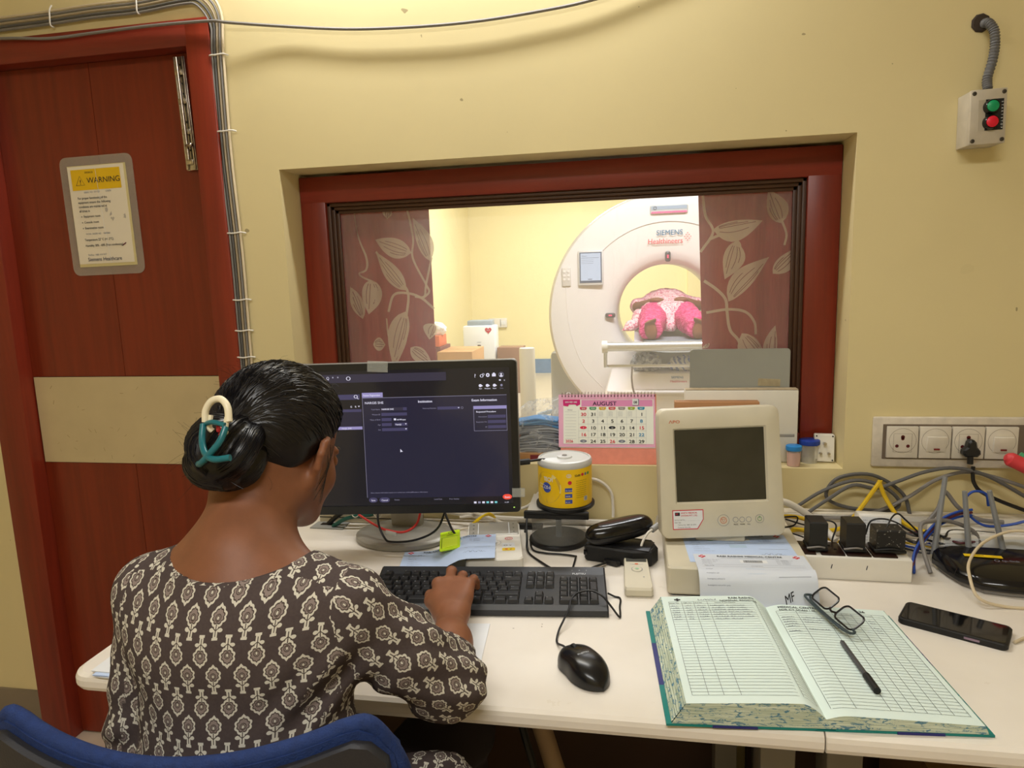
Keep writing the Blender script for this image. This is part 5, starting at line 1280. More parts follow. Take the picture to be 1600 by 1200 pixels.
# ================================================================== cables round the monitor
cable('black_cable', 'black cable hanging in a deep loop over the monitor foot', [(-.62, 1.54, .86), (-.60, 1.47, .815), (-.577, 1.445, .782), (-.555, 1.435, .776), (-.50, 1.44, .781), (-.455, 1.46, .80), (-.435, 1.48, .845), (-.42, 1.52, .885)], .0026, M_cab, n=7)
cable('black_cable', 'black cable running level behind the monitor neck', [(-.73, 1.60, .78), (-.66, 1.585, .82), (-.61, 1.61, .80), (-.565, 1.612, .81), (-.50, 1.60, .815), (-.44, 1.59, .82), (-.40, 1.58, .845)], .0032, M_cab, n=7)
cable('black_cable', 'black cable crossing down from the monitor to the intercom box', [(-.47, 1.53, .87), (-.445, 1.50, .825), (-.42, 1.475, .79), (-.395, 1.46, .775)], .0028, M_cab, n=7)
cable('black_cable', 'thick black cable bundle coming out of the desk outlet', [(-.785, 1.59, .754), (-.76, 1.588, .775), (-.72, 1.59, .80), (-.67, 1.60, .815), (-.63, 1.61, .85)], .0062, M_cab, n=8)
cable('green_cable', 'dark green cable rising behind the black bundle from the desk outlet', [(-.765, 1.575, .754), (-.73, 1.572, .775), (-.69, 1.575, .785), (-.655, 1.58, .79), (-.64, 1.582, .83), (-.64, 1.59, .87)], .0050, mat('green_cable', (24, 84, 74), .5), n=8)
cable('red_cable', 'red cable curving in front of the monitor neck', [(-.66, 1.50, .815), (-.61, 1.475, .800), (-.575, 1.462, .793), (-.535, 1.462, .790), (-.507, 1.47, .806), (-.498, 1.48, .835), (-.497, 1.50, .86)], .0028, mat('red_cable', (200, 50, 44), .45), n=7)
for k, (x, z) in enumerate(((-.70, .80), (-.64, .80))):
    b = B(); b.tube([(.012 * math.cos(a), .004 * math.sin(a), .018 * math.sin(a)) for a in [2 * PI * q / 12 for q in range(13)]], .0012, M_wcab, 6, sm=False); tag(b.obj('cable_tie', None, (x, 1.572, z)), ('white tie ring around the cables nearest the desk outlet', 'white tie ring around the green cable behind the monitor')[k], 'cable tie')
b = B(); b.box((0, 0, 0), (.026, .002, .012), mat('clear_tag', (220, 224, 220), .2, alpha=.5), (.3, .2, 0), .0008); tag(b.obj('wire_tag', None, (-.563, 1.452, .79)), 'clear plastic tag on the red and black cables', 'tag')
cable('white_cable', 'thick white cable lying along the wall behind the monitor', [(-.64, 1.648, .80), (-.45, 1.650, .772), (-.36, 1.650, .762), (-.25, 1.650, .76), (-.12, 1.650, .759), (.03, 1.65, .759)], .0075, M_wcab, n=8)
cable('white_cable', 'white cable curving up past the disc boxes', [(-.44, 1.61, .775), (-.33, 1.635, .785), (-.27, 1.64, .80), (-.235, 1.640, .84), (-.16, 1.650, .868), (-.10, 1.650, .868), (-.066, 1.650, .84), (-.06, 1.648, .80), (-.06, 1.645, .775)], .0036, M_wcab, n=7)
cable('white_cable', 'white cable ending at the yellow ties by the intercom box', [(-.60, 1.635, .83), (-.50, 1.63, .81), (-.42, 1.62, .79), (-.355, 1.61, .773), (-.32, 1.59, .768)], .0038, M_wcab, n=7)
for k in range(3):
    cable('yellow_tie', 'yellow wire tie fanned over the intercom box', [(-.348, 1.606, .779), (-.358 - .003 * k, 1.596, .793 - .002 * k), (-.372 - .005 * k, 1.582, .792 - .003 * k), (-.386 - .006 * k, 1.572, .780 - .003 * k)], .0024, M_yel, n=6, group='yellow ties by the intercom box')
b = B(); b.box((0, 0, 0), (.062, .018, .012), M_mblk, bev=.003); tag(b.obj('cable_plug', None, (-.262, 1.615, .757)), 'flat black connector between the intercom box and the empty disc box', 'connector')
cable('black_cable', 'black cable looping down from the connector past the empty disc box', [(-.265, 1.55, .765), (-.262, 1.585, .80), (-.252, 1.575, .822), (-.258, 1.54, .80), (-.252, 1.50, .77), (-.243, 1.46, .7535), (-.20, 1.40, .7535), (-.168, 1.365, .7535)], .0026, M_cab, n=7)
cable('black_cable', 'black cable bent square behind the keyboard number pad', [(-.25, 1.53, .756), (-.235, 1.475, .7535), (-.205, 1.459, .7535), (-.170, 1.456, .7535), (-.138, 1.449, .7535), (-.135, 1.44, .7535), (-.137, 1.372, .7535)], .0022, M_cab, n=7)
cable('video_cable', 'black cable with a plug at the right side of the monitor', [(-.262, 1.49, .955), (-.235, 1.50, .955), (-.215, 1.52, .953), (-.20, 1.56, .94), (-.195, 1.62, .92)], .0030, M_cab, n=7)
b = B(); b.tube([(-.275, 1.478, .955), (-.24, 1.495, .955)], .007, M_mblk, 8, sm=False); tag(b.obj('video_plug'), 'black plug on the side of the monitor', 'plug')
cable('thin_wire', 'thin tan wire curled between the monitor foot and the intercom box', [(-.44, 1.53, .7525), (-.425, 1.545, .765), (-.405, 1.55, .77), (-.385, 1.54, .768), (-.40, 1.525, .762), (-.42, 1.51, .757)], .0011, cream, n=5)

# ================================================================== under the desk
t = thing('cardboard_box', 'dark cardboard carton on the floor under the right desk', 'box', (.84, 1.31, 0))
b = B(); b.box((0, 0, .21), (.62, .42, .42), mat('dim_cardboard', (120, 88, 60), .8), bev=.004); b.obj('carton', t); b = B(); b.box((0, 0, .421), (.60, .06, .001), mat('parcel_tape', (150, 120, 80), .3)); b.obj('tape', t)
cable('floor_cable', 'beige hose hanging under the desk to the left of the desk legs', [(-.24, 1.28, .70), (-.20, 1.18, .60), (-.16, 1.14, .50), (-.13, 1.12, .40), (-.12, 1.13, .2), (-.10, 1.2, .012), (.0, 1.4, .012)], .018, mat('beige_hose', (150, 126, 100), .6), n=10)
cable('floor_cable', 'black cable hanging beside the beige hose under the desk', [(-.27, 1.25, .70), (-.225, 1.15, .60), (-.185, 1.10, .50), (-.15, 1.08, .38), (-.14, 1.1, .2), (-.13, 1.2, .008), (-.05, 1.4, .008)], .007, M_cab, n=8)
# ================================================================== scan room
gw = mat('scanner_white', (232, 226, 222), .28, spec=.5); gg = mat('scanner_grey', (186, 190, 192), .35)
def make_scanner():
    cx, cz, R, r, D = .213, 1.067, .845, .352, .80
    t = thing('ct_scanner', 'large white ring-shaped scanner seen through the window', 'ct scanner', (cx, 5.0, 0))
    b = B(); n = 96
    prof = [(r, .40), (r, .10), (r + .012, .055), (r + .04, .024), (r + .09, .008), (r + .20, .0), (r + .33, -.012), (R - .07, -.012), (R - .02, -.002), (R, .03), (R, .20), (R - .01, .24)]
    vs = [V((a * math.cos(2 * PI * k / n), y, cz + a * math.sin(2 * PI * k / n))) for a, y in prof for k in range(n)]
    b.add(vs, [(i * n + k, i * n + (k + 1) % n, (i + 1) * n + (k + 1) % n, (i + 1) * n + k) for i in range(len(prof) - 1) for k in range(n)], gw, True); b.obj('front_cover', t)
    b = B(); prof = [(r, .40), (r, .70), (r + .05, .78), (R - .06, .80), (R - .02, .76), (R - .02, .24)]
    vs = [V((a * math.cos(2 * PI * k / n), y, cz + a * math.sin(2 * PI * k / n))) for a, y in prof for k in range(n)]
    b.add(vs, [(i * n + k, i * n + (k + 1) % n, (i + 1) * n + (k + 1) % n, (i + 1) * n + k) for i in range(len(prof) - 1) for k in range(n)], gw, True); b.obj('rear_cover', t)
    b = B(); b.span((-.87, .25, 0), (.87, .79, .78), gg, .03); b.span((-.75, .10, 0), (.75, .3, .30), gw, .03); b.obj('pedestal', t)
    b = B(); P = [V(((.64) * math.cos(a), -.0135, cz + .64 * math.sin(a))) for a in [PI * (.12 + .76 * k / 30) for k in range(31)]]
    b.tube(P, .0022, mat('seam_grey', (214, 208, 206), .4), 5, sm=False); b.obj('cover_seam', t)
    f = lambda u, v, h=0: V((u - cx, -.013 - h, v)); S = Sheet
    b = B(); b.span((-.408 - cx, -.035, 1.285), (-.232 - cx, -.012, 1.528), mat('tablet_frame', (208, 206, 204), .35), .008); b.obj('control_tablet', t)
    tb = b = B(); b.span((-.398 - cx, -.038, 1.302), (-.242 - cx, -.034, 1.515), mat('tablet_bezel', (70, 84, 110), .3)); s = S(b, lambda u, v, h=0: V((u - cx, -.039 - h, v)), .0008)
    s.rect(-.39, 1.318, -.25, 1.508, em('tablet', (214, 226, 246), .95), 1); s.text('Patient', -.38, 1.485, .012, em('tablet_text', (120, 130, 160), .6)); s.hline(-.385, -.26, 1.476, .002, em('tablet_text', (120, 130, 160)))
    for k in range(3): s.hline(-.385, -.30, 1.462 - .012 * k, .0015, em('tablet_text', (120, 130, 160)))
    s.rect(-.34, 1.325, -.31, 1.33, em('tablet_text', (120, 130, 160)), 2); b.obj('tablet_screen', t)
    b = B(); b.span((-.525 - cx, -.026, 1.283), (-.462 - cx, -.002, 1.415), mat('keypad_grey', (212, 206, 198), .4), .006)
    for i in range(2):
        for k in range(3): b.lathe([(.009, 0), (.009, .004), (0, .005)], gw, (-.508 - cx + .03 * i, -.026, 1.33 + .028 * k), 12, (PI / 2, 0, 0))
    b.obj('keypad', t)
    b = B(); b.tube([(-.50 - cx, -.012, 1.283), (-.495 - cx, -.012, 1.1), (-.46 - cx, -.012, .9), (-.38 - cx, -.012, .7), (-.25 - cx, -.012, .55)], .003, gw, 5); b.obj('keypad_cord', t)
    b = B(); b.span((.092 - cx, -.03, 1.757), (.345 - cx, -.01, 1.815), gg, .01); s = S(b, lambda u, v, h=0: V((u - cx, -.031 - h, v)), .001)
    s.rect(.10, 1.785, .338, 1.808, mat('strip_blue_grey', (150, 166, 186), .4), 1); s.rect(.10, 1.76, .338, 1.772, mat('strip_pink', (226, 90, 130), .4, emit=(226, 60, 110), estr=.7), 1); s.ring(.125, 1.795, .010, .003, M_ink, 3); b.obj('status_light', t)
    b = B(); s = S(b, f, .001)
    tl = mat('brand_teal', (40, 110, 150), .5); og = mat('brand_red', (214, 60, 70), .5)
    s.text('SIEMENS', .311, 1.613, .049, tl, 'R', sx=.98, bold=.012, ang=0); s.text('Healthineers', .311, 1.556, .049, og, 'R', sx=.94, bold=.012)
    for i in range(5):
        for j in range(5):
            if (i + j) % 2 == 0 and abs(i - 2) + abs(j - 2) <= 3 - (i < 2): s.disc(.324 + .0105 * i, 1.573 + .0125 * j, .0036, og)
    b.obj('printed_mark', t)
    for (x, z, v) in ((.213, 1.467, 1), (-.187, 1.068, 0)):
        b = B(); w, h = (.038, .072) if v else (.072, .034)
        b.box((x - cx, -.0 if v else -.004, z), (w, .03, h), mat('sensor_dark', (70, 62, 70), .3), bev=.012); b.box((x - cx, -.017 if v else -.02, z), (w * .25, .004, h * .3) if v else (w * .3, .004, h * .25), mat('sensor_light', (255, 60, 90), .3, emit=(255, 60, 90), estr=1.5)); b.obj('positioning_light', t)
make_scanner()

def make_table():
    t = thing('patient_table', 'white scanner patient table with a steel roll bar at its foot end', 'patient table', (.213, 4.0, 0))
    cx = .213; L = lambda x, y, z: (x - cx, y - 4.0, z)
    b = B(); pts = rrect(-.40, -.13, .40, .96, .08)
    b.prism(pts, .0, .70, gw, None, False, .02); b.obj('pedestal', t)
    b = B(); b.span((-.24, -.04, .69), (.30, .95, .80), gw, .02); b.span((-.20, .14, .79), (.20, .95, .90), gg, .02); b.obj('carriage', t)
    b = B(); nx = 16
    P = [(-.23 + .46 * k / nx, .945 + .032 * (abs(-.5 + k / nx) * 2) ** 2.2) for k in range(nx + 1)]
    ol = [(x, z) for x, z in P] + [(x, z - .022) for x, z in P[::-1]]
    vs = [V((x, y, z)) for y in (-.12, 1.9) for x, z in ol]; n = len(ol)
    b.add(vs, [(k, (k + 1) % n, n + (k + 1) % n, n + k) for k in range(n)] + [tuple(range(n))[::-1], tuple(n + k for k in range(n))], mat('tabletop_grey', (190, 194, 198), .4), False)
    b.obj('tabletop', t)
    b = B(); b.span((-.22, .12, .895), (.22, 1.0, .925), gg, .01); b.obj('slide_rail', t)
    st = mat('brushed_steel', (212, 212, 212), .3, .85)
    b = B(); b.tube([(-.375, -.20, .968), (.375, -.20, .968)], .026, st, 20, sm=False)
    b.obj('roll_bar', t)
    for s in (-1, 1):
        b = B(); b.tube([(s * .402, -.20, .968), (s * .372, -.20, .968)], .034, M_wplas, 16, sm=False); b.obj('end_cap', t)
        b = B(); b.tube([(s * .385, -.20, .955), (s * .385, -.19, .86), (s * .33, -.10, .85)], .010, st, 8, sm=False); b.obj('bracket', t)
    b = B(); b.tube([(-.38, -.17, .858), (.38, -.17, .858)], .009, st, 10, sm=False); b.obj('lower_rail', t)
    b = B(); S = Sheet(b, lambda u, v, h=0: V((u - cx, -.0405 - h, v)), .0008)
    S.text('SIEMENS', .255, .768, .018, mat('brand_teal'), 'R', bold=.01); S.text('Healthineers', .275, .745, .018, mat('brand_red'), 'R', bold=.01)
    b.obj('printed_mark', t)
    b = B(); b.tube([(-.24, -.21, .86), (-.242, -.20, .78), (-.225, -.17, .70), (-.17, -.13, .67), (-.08, -.115, .645), (-.05, -.115, .60)], .0055, M_gcab, 6); b.obj('foot_cord', t)
    # crumpled drapes stuffed on the rail
def cloth_heap(name, label, c, sx, sy, sz, m, seed, cat='cloth'):
    rn = random.Random(seed); bm_ = bmesh.new(); bmesh.ops.create_icosphere(bm_, subdivisions=4, radius=1)
    A = [(V((rn.uniform(-1, 1), rn.uniform(-1, 1), rn.uniform(-1, 1))) * rn.uniform(3, 8), rn.uniform(0, 6)) for _ in range(9)]
    for v in bm_.verts:
        d = sum(abs(math.sin(v.co.dot(a) + p)) for a, p in A) / 9; s = .65 + .6 * d
        v.co = V((v.co.x * sx * s, v.co.y * sy * s, max(-.75, v.co.z) * sz * s))
    b = B(); b.bm(bm_, m, None, True); return tag(b.obj(name, None, c), label, cat)
make_table()
def _stripe(b):
    x, y, z = sep(coords()); w = noise(14, 3, coords()); f = ((x * 28 + z * 18 + w * 3).frac()).lt(.42)
    link(mixc(f, lin((206, 206, 204)), lin((92, 110, 164))), b, 'Base Color')
cloth_heap('striped_cloth', 'crumpled blue striped cloth hanging on the right of the table foot', (.262, 4.045, .838), .085, .045, .045, mat('striped_fabric', rough=.8, build=_stripe), 3)
def _gp(b): link(ramp(noise(22, 4, coords(), .6, 1.5), [(.35, (70, 76, 90)), (.5, (150, 156, 168)), (.62, (196, 198, 202)), (.72, (190, 180, 90))]), b, 'Base Color')
cloth_heap('printed_cloth', 'crumpled grey printed cloth in the middle of the table foot', (.050, 4.045, .845), .085, .045, .060, mat('grey_print_fabric', rough=.8, build=_gp), 8)

# ------------------------------------------------------------------ things in the far corner
def simple_box(name, label, c, d, m, cat='box', rz=0, extra=None, group=None):
    t = thing(name, label, cat, (c[0], c[1], c[2]), (0, 0, math.radians(rz)), group)
    b = B(); b.box((0, 0, d[2] / 2), d, m, bev=.004); b.obj('carton', t)
    b = B(); b.box((0, 0, d[2] + .0012), (d[0] * .96, .03, .002), mat('tape_tan', (190, 160, 110), .4)); b.obj('tape', t)
    if extra: extra(t, d)
    return t
t = thing('air_purifier', 'white air purifier with a red heart sticker against the far wall', 'air purifier', (-1.835, 8.05, 0))
b = B(); b.span((-.195, -.11, .02), (.195, .11, .80), mat('purifier_white', (236, 240, 240), .3), .02); b.obj('body', t)
b = B(); b.span((-.15, -.06, .79), (.15, .11, .86), mat('purifier_grey', (150, 164, 176), .4), .015); b.obj('top_grille', t)
b = B(); b.span((-.18, -.08, 0), (.18, .08, .03), gg); b.obj('foot', t)
b = B(); S = Sheet(b, lambda u, v, h=0: V((u, -.1105 - h, v)), .001)
S.poly([(.115 + .040 * math.sin(a) ** 3, .745 + .0026 * (13 * math.cos(a) - 5 * math.cos(2 * a) - 2 * math.cos(3 * a) - math.cos(4 * a))) for a in [2 * PI * k / 24 for k in range(24)]], mat('heart_red', (206, 40, 70), .5), 1)
S.text('NHAI', .115, .742, .018, M_paper, 'C', bold=.02); S.rect(-.02, .535, .02, .575, M_ink, 1); S.text('+', -.010, .54, .035, M_paper); S.text('SHARP', 0, .60, .016, M_gink, 'C', bold=.02); b.obj('front_print', t)
t = thing('wall_socket', 'white double socket on the far wall by the air purifier', 'wall socket', (-1.93, 9.6, .72))
b = B(); b.box((0, -.02, 0), (.26, .04, .13), M_wplas, bev=.006); b.box((.04, -.042, 0), (.006, .004, .10), M_gink); b.obj('plate', t); b = B(); b.box((.08, -.043, 0), (.06, .004, .06), M_paper, bev=.001); b.obj('socket', t)
def side_print(t, d):
    b = B(); S = Sheet(b, lambda u, v, h=0: V((d[0] / 2 + .001 + h, u, v)), .002); 
    for k in range(3): S.scrawl(-d[1] * .2, d[2] * (.75 - .12 * k), d[1] * .4, .03, mat('box_print', (130, 90, 60), .8), lw=.006, seed=k)
    b.obj('box_print', t)
cardL = mat('cardboard_light', (204, 160, 110), .8, var=.05)
simple_box('carton', 'open-coloured brown carton in front of the air purifier', (-1.80, 6.95, 0), (.36, .55, .635), cardL, 'box', 0, side_print)
simple_box('carton', 'dark brown carton right of the air purifier', (-1.47, 8.05, 0), (.30, .24, .54), mat('cardboard_dark', (140, 104, 80), .8, var=.1), 'box')
simple_box('carton', 'maroon-sided carton at the curtain edge, under the orange box', (-2.12, 7.1, 0), (.22, .4, .66), mat('maroon_box', (128, 76, 66), .7), 'box')
simple_box('orange_box', 'white and orange box on top of the maroon carton', (-2.12, 7.05, .664), (.20, .28, .115), mat('orange_box', (226, 120, 80), .6), 'box')
cloth_heap('white_bag', 'crumpled white plastic bag lying on the orange box', (-2.07, 7.05, .835), .085, .08, .075, mat('white_film', (240, 240, 238), .35), 5, 'plastic bag')
t = thing('paper_roll', 'tall white roll of couch paper standing beside the dark carton', 'paper roll', (-1.045, 6.55, 0))
b = B(); b.lathe([(.022, .675), (.022, .01), (.075, .0), (.076, .01), (.076, .67), (.072, .678), (.024, .678)], mat('roll_paper', (228, 222, 208), .8), n=32); b.obj('roll', t)
t = thing('castor_stand', 'stand with blue-grey legs on black castors, half behind the scanner', 'stand', (-.64, 6.25, 0))
b = B(); b.cyl((0, 0, .14), .018, 1.2, M_gcab); b.obj('pole', t)
for k in range(5):
    a = 2 * PI * k / 5 + PI + .25; b = B(); b.tube([(0, 0, .15), (.12 * math.cos(a), .12 * math.sin(a), .13), (.27 * math.cos(a), .27 * math.sin(a), .095)], .020, mat('stool_blue', (150, 172, 190), .4), 8); l = b.obj('leg', t)
    b = B(); b.lathe([(0, -.014), (.032, -.014), (.032, .014), (0, .014)], M_mblk, (.27 * math.cos(a), .27 * math.sin(a), .034), 14, (0, PI / 2, a)); b.box((.27 * math.cos(a), .27 * math.sin(a), .068), (.024, .024, .03), M_mblk); b.obj('castor', l)
cable('floor_cable', 'cream cable coiled on the scan room floor by the castor stand', [(-.62, 6.1, .01), (-.55, 6.3, .01), (-.6, 6.6, .01), (-.75, 6.7, .01), (-.8, 6.2, .01), (-.5, 5.9, .01)], .008, cream)
simple_box('light_carton', 'white box half hidden behind the calendar, on the scan room floor', (.42, 3.2, 0), (.50, .35, .60), mat('white_card', (228, 230, 232), .6), 'box')

# ================================================================== curtains behind the glass
def _curt(b):
    w = noise(3, 3, coords(scale=(60, 60, 6)), .6)
    link(ramp(w, [(.3, (164, 72, 74)), (.7, (186, 90, 88))]), b, 'Base Color')
def _through(bs, k):      # thin cloth: some of the far room's light comes through
    nt = X.nt; tl = nt.nodes.new('ShaderNodeBsdfTranslucent'); mx = nt.nodes.new('ShaderNodeMixShader'); mx.inputs[0].default_value = k
    i = bs.inputs['Base Color']
    if i.links: nt.links.new(i.links[0].from_socket, tl.inputs[0])
    else: tl.inputs[0].default_value = i.default_value
    nt.links.new(bs.outputs[0], mx.inputs[1]); nt.links.new(tl.outputs[0], mx.inputs[2]); nt.links.new(mx.outputs[0], nt.nodes['Material Output'].inputs[0])
M_curt = mat('curtain_red', rough=.75, spec=.2, build=lambda b: (_curt(b), _through(b, .45)))
M_leaf = mat('leaf_print', (248, 232, 200), .7, build=lambda b: _through(b, .45)); M_vein = mat('vein_print', (146, 78, 66), .75)
def qbez(a, c, d, n=8): return [((1 - t) ** 2 * a[0] + 2 * t * (1 - t) * c[0] + t * t * d[0], (1 - t) ** 2 * a[1] + 2 * t * (1 - t) * c[1] + t * t * d[1]) for t in [k / n for k in range(n + 1)]]
def curtain(name, label, x0, x1, fold, leaves, stems, z0=.93, z1=1.72, y0=1.915, slant=0.):
    t = thing(name, label, 'curtain', ((x0 + x1) / 2, y0, z1)); cx = (x0 + x1) / 2
    def fn(u, v, h=0):        # u, v in metres from the lower left corner
        e = fold(u / (x1 - x0)); return V((x0 + u - cx + slant * (1 - v / (z1 - z0)) * (1 - u / (x1 - x0)), -e - h, z0 + v - z1))
    W, H = x1 - x0, z1 - z0; b = B()
    b.grid(lambda u, v: fn(u * W, v * H), 70, 8, M_curt); b.grid(lambda u, v: fn((1 - u) * W, v * H, -.0012), 70, 8, M_curt)
    S = Sheet(b, fn, .0007)
    for (a, tip, w1, w2) in leaves:     # base, tip, half widths either side
        a, tip = V(a), V(tip); d = tip - a; L = d.length; nrm = V((-d[1], d[0])).normalized(); N = 12
        prof = [math.sin(PI * (k / N) ** .75) for k in range(N + 1)]
        Lf = [a + d * (k / N) + nrm * (w1 * prof[k]) for k in range(N + 1)]; Rt = [a + d * (k / N) - nrm * (w2 * prof[k]) for k in range(N + 1)]
        M_ = 6; vs = []
        for k in range(N + 1):
            for q in range(M_ + 1): p = Lf[k].lerp(Rt[k], q / M_); vs.append(fn(p[0], p[1], .0016))
        b.add(vs, [(k * (M_ + 1) + q, k * (M_ + 1) + q + 1, (k + 1) * (M_ + 1) + q + 1, (k + 1) * (M_ + 1) + q) for k in range(N) for q in range(M_)], M_leaf)
        for f_, e_ in ((.0, .85), (.38, .7), (-.38, .7), (.62, .5)):
            P = [a + d * (.12 + (e_ - .12) * k / 8) + nrm * ((w1 if f_ > 0 else w2) * f_ * math.sin(PI * (.12 + (e_ - .12) * k / 8) ** .8)) for k in range(9)]
            S.line([(p[0], p[1]) for p in P], .0016, M_vein, 3)
    for st, w in stems: S.line(st, w, M_leaf, 1, 8)
    b.obj('fabric', t)
    b = B(); b.tube([(-(x1 - x0) / 2 - .02, .0, 0), ((x1 - x0) / 2 + .02, .0, 0)], .004, M_wcab, 8, sm=False); b.obj('curtain_wire', t)
def cv(x0, px0, py0, s=.24 / 128):     # photo-measured pattern spacing to metres on the cloth
    return lambda x, y: ((x - px0) * s, (1.569 - .93) - (y - py0) * s)
c = cv(-.84, 531, 325)
lv = [((643, 392), (585, 370), .016, .013), ((632, 448), (585, 388), .012, .012), ((630, 480), (604, 562), .012, .020), ((575, 430), (570, 483), .020, .011), ((672, 405), (648, 340), .008, .016), ((634, 536), (668, 562), .010, .012), ((675, 500), (665, 524), .006, .016), ((612, 326), (609, 341), .006, .008), ((573, 530), (593, 531), .010, .01), ((560, 490), (545, 440), .008, .01)]
lv = [(c(*a), c(*t), w1 * 1.7 + .003, w2 * 1.7 + .003) for a, t, w1, w2 in lv]
st = [([c(640, 325), c(647, 370), c(645, 400), c(664, 440), c(668, 452), c(655, 462)], .006), ([c(675, 400), c(664, 440), c(660, 458), c(645, 458)], .006), ([c(585, 388), c(625, 435), c(635, 455), c(630, 490), c(627, 525), c(610, 560), c(600, 580)], .007), ([c(602, 480), c(612, 455), c(632, 452), c(655, 460), c(675, 477)], .007), ([c(612, 565), c(600, 520), c(598, 490)], .005), ([c(556, 325), c(560, 360), c(571, 395), c(570, 415), c(558, 421), c(575, 432)], .005), ([c(634, 540), c(650, 560), c(657, 570)], .004)]
curtain('curtain', 'dark red leaf-patterned curtain on the left side of the window', -.84, -.572, lambda q: .012 * math.sin(q * 13) * (1 - q) + .016 * (1 - q) ** 3 * math.sin(q * 30), lv, st)
c = cv(.153, 1087, 303)
lv = [((1106, 355), (1175, 345), .006, .022), ((1137, 372), (1121, 424), .020, .010), ((1126, 455), (1185, 395), .022, .006), ((1145, 500), (1185, 548), .010, .024), ((1199, 350), (1183, 302), .010, .014), ((1092, 515), (1095, 520), .004, .006), ((1190, 418), (1222, 382), .008, .012), ((1225, 495), (1228, 455), .012, .008), ((1200, 545), (1240, 520), .008, .010), ((1192, 545), (1194, 490), .016, .002)]
lv = [(c(*a), c(*t), w1 * 1.7 + .003, w2 * 1.7 + .003) for a, t, w1, w2 in lv]
st = [([c(1093, 303), c(1096, 335), c(1106, 358), c(1088, 385)], .007), ([c(1100, 368), c(1120, 363), c(1142, 375), c(1140, 395)], .007), ([c(1092, 425), c(1110, 438), c(1122, 452), c(1124, 470), c(1128, 495), c(1142, 515), c(1139, 550)], .008), ([c(1094, 470), c(1125, 466), c(1150, 470), c(1163, 485), c(1165, 502)], .007), ([c(1199, 345), c(1205, 365), c(1203, 380)], .005), ([c(1233, 340), c(1235, 380), c(1245, 400)], .005)]
curtain('curtain', 'dark red leaf-patterned curtain on the right side of the window', .153, .46, lambda q: (.020 * math.sin((q - .35) * 20) * max(0, q - .3) * 2.2 if q > .3 else 0) + .004 * math.sin(q * 7), lv, st, slant=.028)
